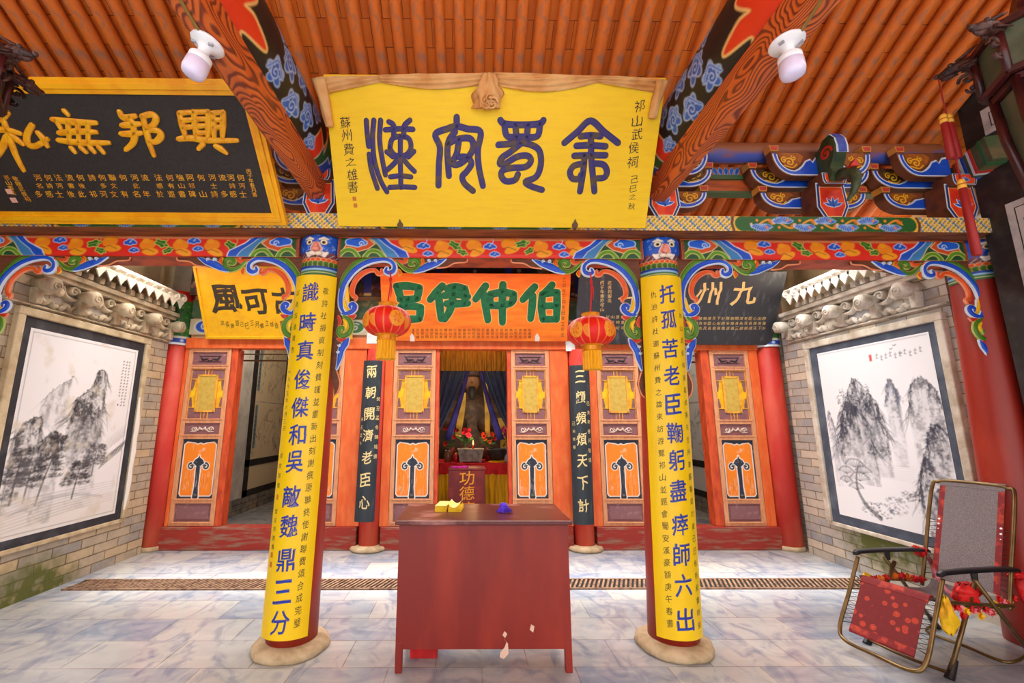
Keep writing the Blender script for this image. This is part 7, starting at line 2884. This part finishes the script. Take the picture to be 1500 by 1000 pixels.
def crumple(c, rx, ry, rz, seed, n=22, m=16, pinch=.0):
    """a bunch of gathered cloth"""
    r = np.random.default_rng(seed)
    ph = r.uniform(0, 6, 6)
    vs, fs = [], []
    c = Vector(c)
    for i in range(n + 1):
        t = i / n
        for j in range(m):
            a = 2 * PI * j / m
            k = (.25 + math.sin(PI * (.08 + .9 * t)) ** .7) * (1 - pinch * (1 - t))
            w = 1 + .28 * math.sin(5 * a + ph[0] + 4 * t) + .18 * math.sin(9 * a + ph[1] - 7 * t) + .12 * math.sin(13 * t + ph[2] + a)
            vs.append(c + RLON * (rx * k * w * math.cos(a)) + RLAT * (ry * k * w * math.sin(a)) + Vector((0, 0, rz * (1 - 2 * t) + .012 * math.sin(7 * a + ph[3]))))
    for i in range(n):
        for j in range(m):
            fs.append((i * m + j, i * m + (j + 1) % m, (i + 1) * m + (j + 1) % m, (i + 1) * m + j))
    fs.append(tuple(range(m)))
    fs.append(tuple(n * m + k for k in range(m))[::-1])
    return MB().add(vs, fs)


def rpx(x, y, lat):
    """chair-plane point under a pixel, at a lateral offset"""
    E = Vector((0, 0, EYE))
    d = at(1220 + x / 3.125, 680 + y / 3.125, Y=3.0) - E
    p0 = RA + RLAT * lat
    t = (p0 - E).dot(RLAT) / d.dot(RLAT)
    return E + d * t


o = solo('yellow_cloth', crumple(rpx(525, 690, RW + .01), .055, .035, .11, 3, pinch=.5), M_RIB_Y, 'bunched yellow silk cloth hanging under the near arm of the recliner', 'cloth', smooth=True)
o = solo('red_cloth', crumple(rpx(615, 600, RW - .05), .085, .04, .075, 5), M_RIB_R, 'bright red silk cloth bunched under the near arm of the recliner', 'cloth', smooth=True)
root = thing('flower_garland', 'garland of red, pink and yellow cloth flowers along the near seat rail of the recliner', 'garland', rpx(660, 650, RW - .02))
rr = np.random.default_rng(8)
for k in range(17):
    t = k / 16
    c = rpx(555 + 265 * t, 640 + 26 * math.sin(t * 5) + rr.uniform(-14, 40), RW - .02)
    b = MB()
    R = rr.uniform(.028, .04)
    for ring, (np_, tl) in enumerate(((6, .2), (5, .8))):
        for q in range(np_):
            a = 2 * PI * q / np_ + ring * .5 + k
            out = (RLON * math.cos(a) + Vector((0, 0, math.sin(a)))) * math.cos(tl) + RLAT * math.sin(tl)
            sd = out.cross(RLAT).normalized()
            b.add([c, c + out * R * .5 + sd * R * .4, c + out * R, c + out * R * .5 - sd * R * .4, c + out * R * .5 + RLAT * .006], [(0, 1, 4), (1, 2, 4), (2, 3, 4), (3, 0, 4)])
    part('cloth_flower', b, (M_RIB_R, M_RIB_P, M_RIB_R, M_RIB_Y)[k % 4], root)
part('cord', MB().tube([rpx(540, 640, RW - .015), rpx(680, 660, RW - .015), rpx(830, 650, RW - .015)], .006, 6), M_LEAF, root)
root = thing('red_bow', 'small red ribbon bow tied to the far arm of the recliner', 'ribbon', rpx(400, 390, .0))
part('knot', crumple(rpx(402, 398, -.0), .025, .03, .03, 11), M_RIB_R, root, smooth=True)
for dx, dy in ((-32, -18), (-8, 22)):
    part('loop', crumple(rpx(402 + dx * .7, 396 + dy * .5, -.01), .02, .02, .018, 60 + dx), M_RIB_R, root, smooth=True)
b = MB()
pts = [rpx(415, 400, .0), rpx(450, 450, .03), rpx(470, 500, .1), rpx(520, 575, .25), rpx(560, 600, .40)]
b.tube(spline(pts, 8), [.014, .018, .016] + [.016] * 30, 6)
solo('pink_scarf', b, mat('faded_pink_sash', (186, 110, 124), .7, (150, 70, 90), 12), 'faded pink sash slung across the seat of the recliner', 'sash', smooth=True)
root = thing('red_streamer', 'red cloth streamer tied to the back end of the near arm of the recliner', 'ribbon', rpx(850, 520, RW))
part('knot', crumple(rpx(845, 508, RW + .005), .03, .03, .025, 31), M_RIB_R, root, smooth=True)
part('tail', crumple(rpx(868, 570, RW + .01), .026, .02, .085, 33), M_RIB_R, root, smooth=True)
b = MB()
pts = [rpx(150, 520, .01), rpx(200, 524, .01), rpx(300, 530, .01), rpx(415, 530, .01)]
vs = []
root = thing('ribbon_braid', 'yellow, orange and red ribbons braided along the far seat rail of the recliner', 'ribbon', pts[1])
for k in range(9):
    t = k / 8
    c = rpx(155 + 250 * t, 518 + 8 * math.sin(k), .012)
    part('ribbon', crumple(c, .026, .016, .020 if k else .03, 40 + k), (M_RIB_Y, mat('orange_ribbon', (240, 130, 20), .6, (220, 90, 20), 12), M_RIB_R)[0 if k == 0 else 1 + k % 2 if k < 8 else 2], root, smooth=True)

# ------------------------------------------------------------------ palace lanterns overhead
M_ROSE = mat('dark_rosewood', (76, 22, 22), .35, (50, 14, 16), 12)
M_DRAGON = mat('carved_rosewood', (84, 46, 36), .45, (46, 24, 24), 26, .4, .65, bump=.8, bscale=60)
M_GLASSP = mat('frosted_lantern_glass', (84, 90, 70), .4, (60, 66, 48), 7, .5, .68)
M_TASSEL = mat('tassel_red', (150, 18, 16), .6, (140, 10, 12), 30, stretch=(8, 8, .3))
M_TGOLD = mat('tassel_gold', (236, 176, 60), .45)


def palace_lantern(cx, cy, zc, a0, lab, tassel=None):
    root = thing('palace_lantern', lab, 'lantern', (cx, cy, zc - .55))
    H6 = [Vector((math.cos(a0 + k * PI / 3), math.sin(a0 + k * PI / 3), 0)) for k in range(6)]
    C = Vector((cx, cy, zc))
    R1, R2 = .155, .125
    for k in range(6):
        d, e = H6[k], H6[(k + 1) % 6]
        # crown post, body post
        part('crown_post', MB().tube([C + d * R1 + Vector((0, 0, -.16)), C + d * R1 + Vector((0, 0, .02))], .013, 8), M_ROSE, root, smooth=True)
        part('body_post', MB().tube([C + d * R2 * 1.05 + Vector((0, 0, -.18)), C + d * R2 + Vector((0, 0, -.35)), C + d * R2 * .8 + Vector((0, 0, -.55))], .014, 8), M_ROSE, root, smooth=True)
        # rails
        for z, R in ((.02, R1), (-.16, R1), (-.185, R2 * 1.05), (-.55, R2 * .8)):
            part('rail', MB().bar(C + d * R + Vector((0, 0, z)), C + e * R + Vector((0, 0, z)), .018, .022), M_ROSE, root)
        # glass
        b = MB()
        for za, zb_, ra, rb in ((-.15, .01, R1 * .94, R1 * .94), (-.54, -.20, R2 * .76, R2 * .98)):
            p = [C + d * ra + Vector((0, 0, za)), C + e * ra + Vector((0, 0, za)), C + e * rb + Vector((0, 0, zb_)), C + d * rb + Vector((0, 0, zb_))]
            nrm = (p[1] - p[0]).cross(p[3] - p[0]).normalized() * .004
            b.add(p + [q - nrm for q in p], [(0, 1, 2, 3), (7, 6, 5, 4), (0, 4, 5, 1), (1, 5, 6, 2), (2, 6, 7, 3), (3, 7, 4, 0)])
        part('glass_panel', b, M_GLASSP, root)
        # dragon head at the crown corner
        q0 = C + d * (R1 - .01) + Vector((0, 0, .0))
        sd = Vector((-d.y, d.x, 0))
        b = MB()
        b.tube([q0, q0 + d * .04 + Vector((0, 0, .014)), q0 + d * .07 + Vector((0, 0, .012)), q0 + d * .105 + Vector((0, 0, .006))], [.022, .021, .022, .011], 8)
        b.tube([q0 + d * .055 + Vector((0, 0, -.006)), q0 + d * .085 + Vector((0, 0, -.012)), q0 + d * .10 + Vector((0, 0, -.010))], [.012, .010, .005], 8)
        b.ball(q0 + d * .108 + Vector((0, 0, .012)), .010)
        for s_ in (-1, 1):
            b.ball(q0 + d * .066 + sd * s_ * .017 + Vector((0, 0, .024)), .009)
            b.tube([q0 + d * .05 + sd * s_ * .012 + Vector((0, 0, .028)), q0 + d * .01 + sd * s_ * .022 + Vector((0, 0, .046)), q0 - d * .01 + sd * s_ * .02 + Vector((0, 0, .056))], [.008, .006, .002], 6)
            for m_ in range(3):
                b.tube([q0 + d * (.02 + .012 * m_) + sd * s_ * .018, q0 + d * (.0 + .012 * m_) + sd * s_ * .034 + Vector((0, 0, -.012))], [.008, .002], 5)
        dh = part('dragon_head', b, M_DRAGON, root, smooth=True)
        # scroll bracket under it
        b = MB()
        fr = frame(C + d * (R1 - .005) + Vector((0, 0, -.02)), d, (0, 0, 1), sd)
        b.ribbon(spiral(.03, -.03, .024, 1.2, 0, 1, 14), .010, fr, -.006, .006)
        b.ribbon(spiral(.02, -.075, .018, 1.2, 0, -1, 14), .009, fr, -.006, .006)
        part('scroll', b, M_DRAGON, root, smooth=True)
    part('roof_plate', MB().lathe([(R1, .02), (R1 * .9, .04), (.06, .10), (.03, .2), (.01, .22)], 6, C, a0=a0), M_ROSE, root)
    part('bottom_plate', MB().lathe([(.03, -.60), (R2 * .7, -.575), (R2 * .82, -.56)], 6, C, a0=a0), M_ROSE, root)
    zt = roof_z(cy) - .03
    part('hanging_chain', MB().tube([C + Vector((0, 0, .2)), (cx, cy, zt)], .008, 6), M_ROSE, root)
    if tassel is not None:
        k, zs = tassel
        p = C + H6[k] * (R1 + .095)
        tp = part('tassel_cord', MB().tube([p + Vector((0, 0, .0)), (p.x, p.y, zs[-1][1])], .0028, 6), M_TASSEL, root)
        for n_, (za, zb_) in enumerate(zs):
            offs = (-.010, .012) if n_ == 0 else (0,)
            for o_ in offs:
                q = Vector((p.x + o_, p.y + abs(o_) * .4, 0))
                part('tassel', MB().lathe([(.004, za), (.011, za - .01), (.010, za - .03), (.012, za - .034), (.013, (za + zb_) / 2), (.015, zb_ + .004), (.010, zb_)][::-1], 12, q), M_TASSEL, tp, smooth=True)
                part('tassel_cap', MB().lathe([(.013, za - .03), (.013, za - .018), (.010, za - .014), (.013, za - .008), (.010, za + .004), (.004, za + .008)], 12, q), M_TGOLD, tp, smooth=True)


# corner of the right lantern nearest its tassel points to the court and the middle
cR = Vector((1.985, 1.285))
tipB = Vector((1.85, 1.5))
aB = math.atan2(tipB.y - cR.y, tipB.x - cR.x)
palace_lantern(cR.x, cR.y, 2.945, aB, 'dark rosewood palace lantern with dragon heads and red tassels at the upper right', (0, [(at(1394, 170, Y=1.5).z, at(1404, 232, Y=1.5).z), (at(1411, 266, Y=1.5).z, at(1424, 375, Y=1.5).z)]))
palace_lantern(-1.645 - .25 * .985, 1.437 - .045, 2.945, .17, 'dark rosewood palace lantern with a dragon head at the upper left edge')

# ------------------------------------------------------------------ pictures on the dark porch wall at the right
def porch_picture(y0, y1, z0, z1, lab, txt):
    X = 4.2
    root = thing('wall_scroll', lab, 'painting', (X, (y0 + y1) / 2, z0))
    fr = frame((X, y1, z0), (0, -1, 0), (0, 0, 1), (-1, 0, 0))
    part('paper', MB().fbox(fr, 0, y1 - y0, 0, z1 - z0, .0, .012), mat('grey_paper', (196, 194, 192), .8, (170, 168, 168), 8), root)
    b = MB()
    w, h = y1 - y0, z1 - z0
    for (a, c, d, e) in ((.05, w - .05, .05, .056), (.05, w - .05, h - .056, h - .05), (.05, .056, .05, h - .05), (w - .056, w - .05, .05, h - .05)):
        b.fbox(fr, a, c, d, e, .012, .0135)
    part('border_line', b, M_INK, root)
    if txt:
        b = MB()
        fi = lambda u, v, d=0.0: fr(u, v, d)
        b.ribbon(spline([(.10, h - .16), (.16, h - .14), (.15, h - .24), (.10, h - .30)], 6), [.02, .035, .02, .008], fi, .012, .0145)
        b.ribbon(spline([(.20, h - .12), (.22, h - .22), (.30, h - .30)], 6), [.012, .03, .01], fi, .012, .0145)
        part('brush_stroke', b, mat('brush_maroon', (84, 40, 34), .7), root)


porch_picture(1.3, at(1472, 300, X=4.19).y, 1.3, at(1472, 300, X=4.19).z, 'grey paper scroll on the dark porch wall at the right edge', True)
porch_picture(at(1470, 160, X=4.19).y - .12, at(1440, 182, X=4.19).y, at(1450, 195, X=4.19).z, at(1450, 195, X=4.19).z + .22, 'small grey paper high on the dark porch wall, below the roof', False)
if _fo.name in COL.objects:
    COL.objects.unlink(_fo)
bpy.data.objects.remove(_fo)
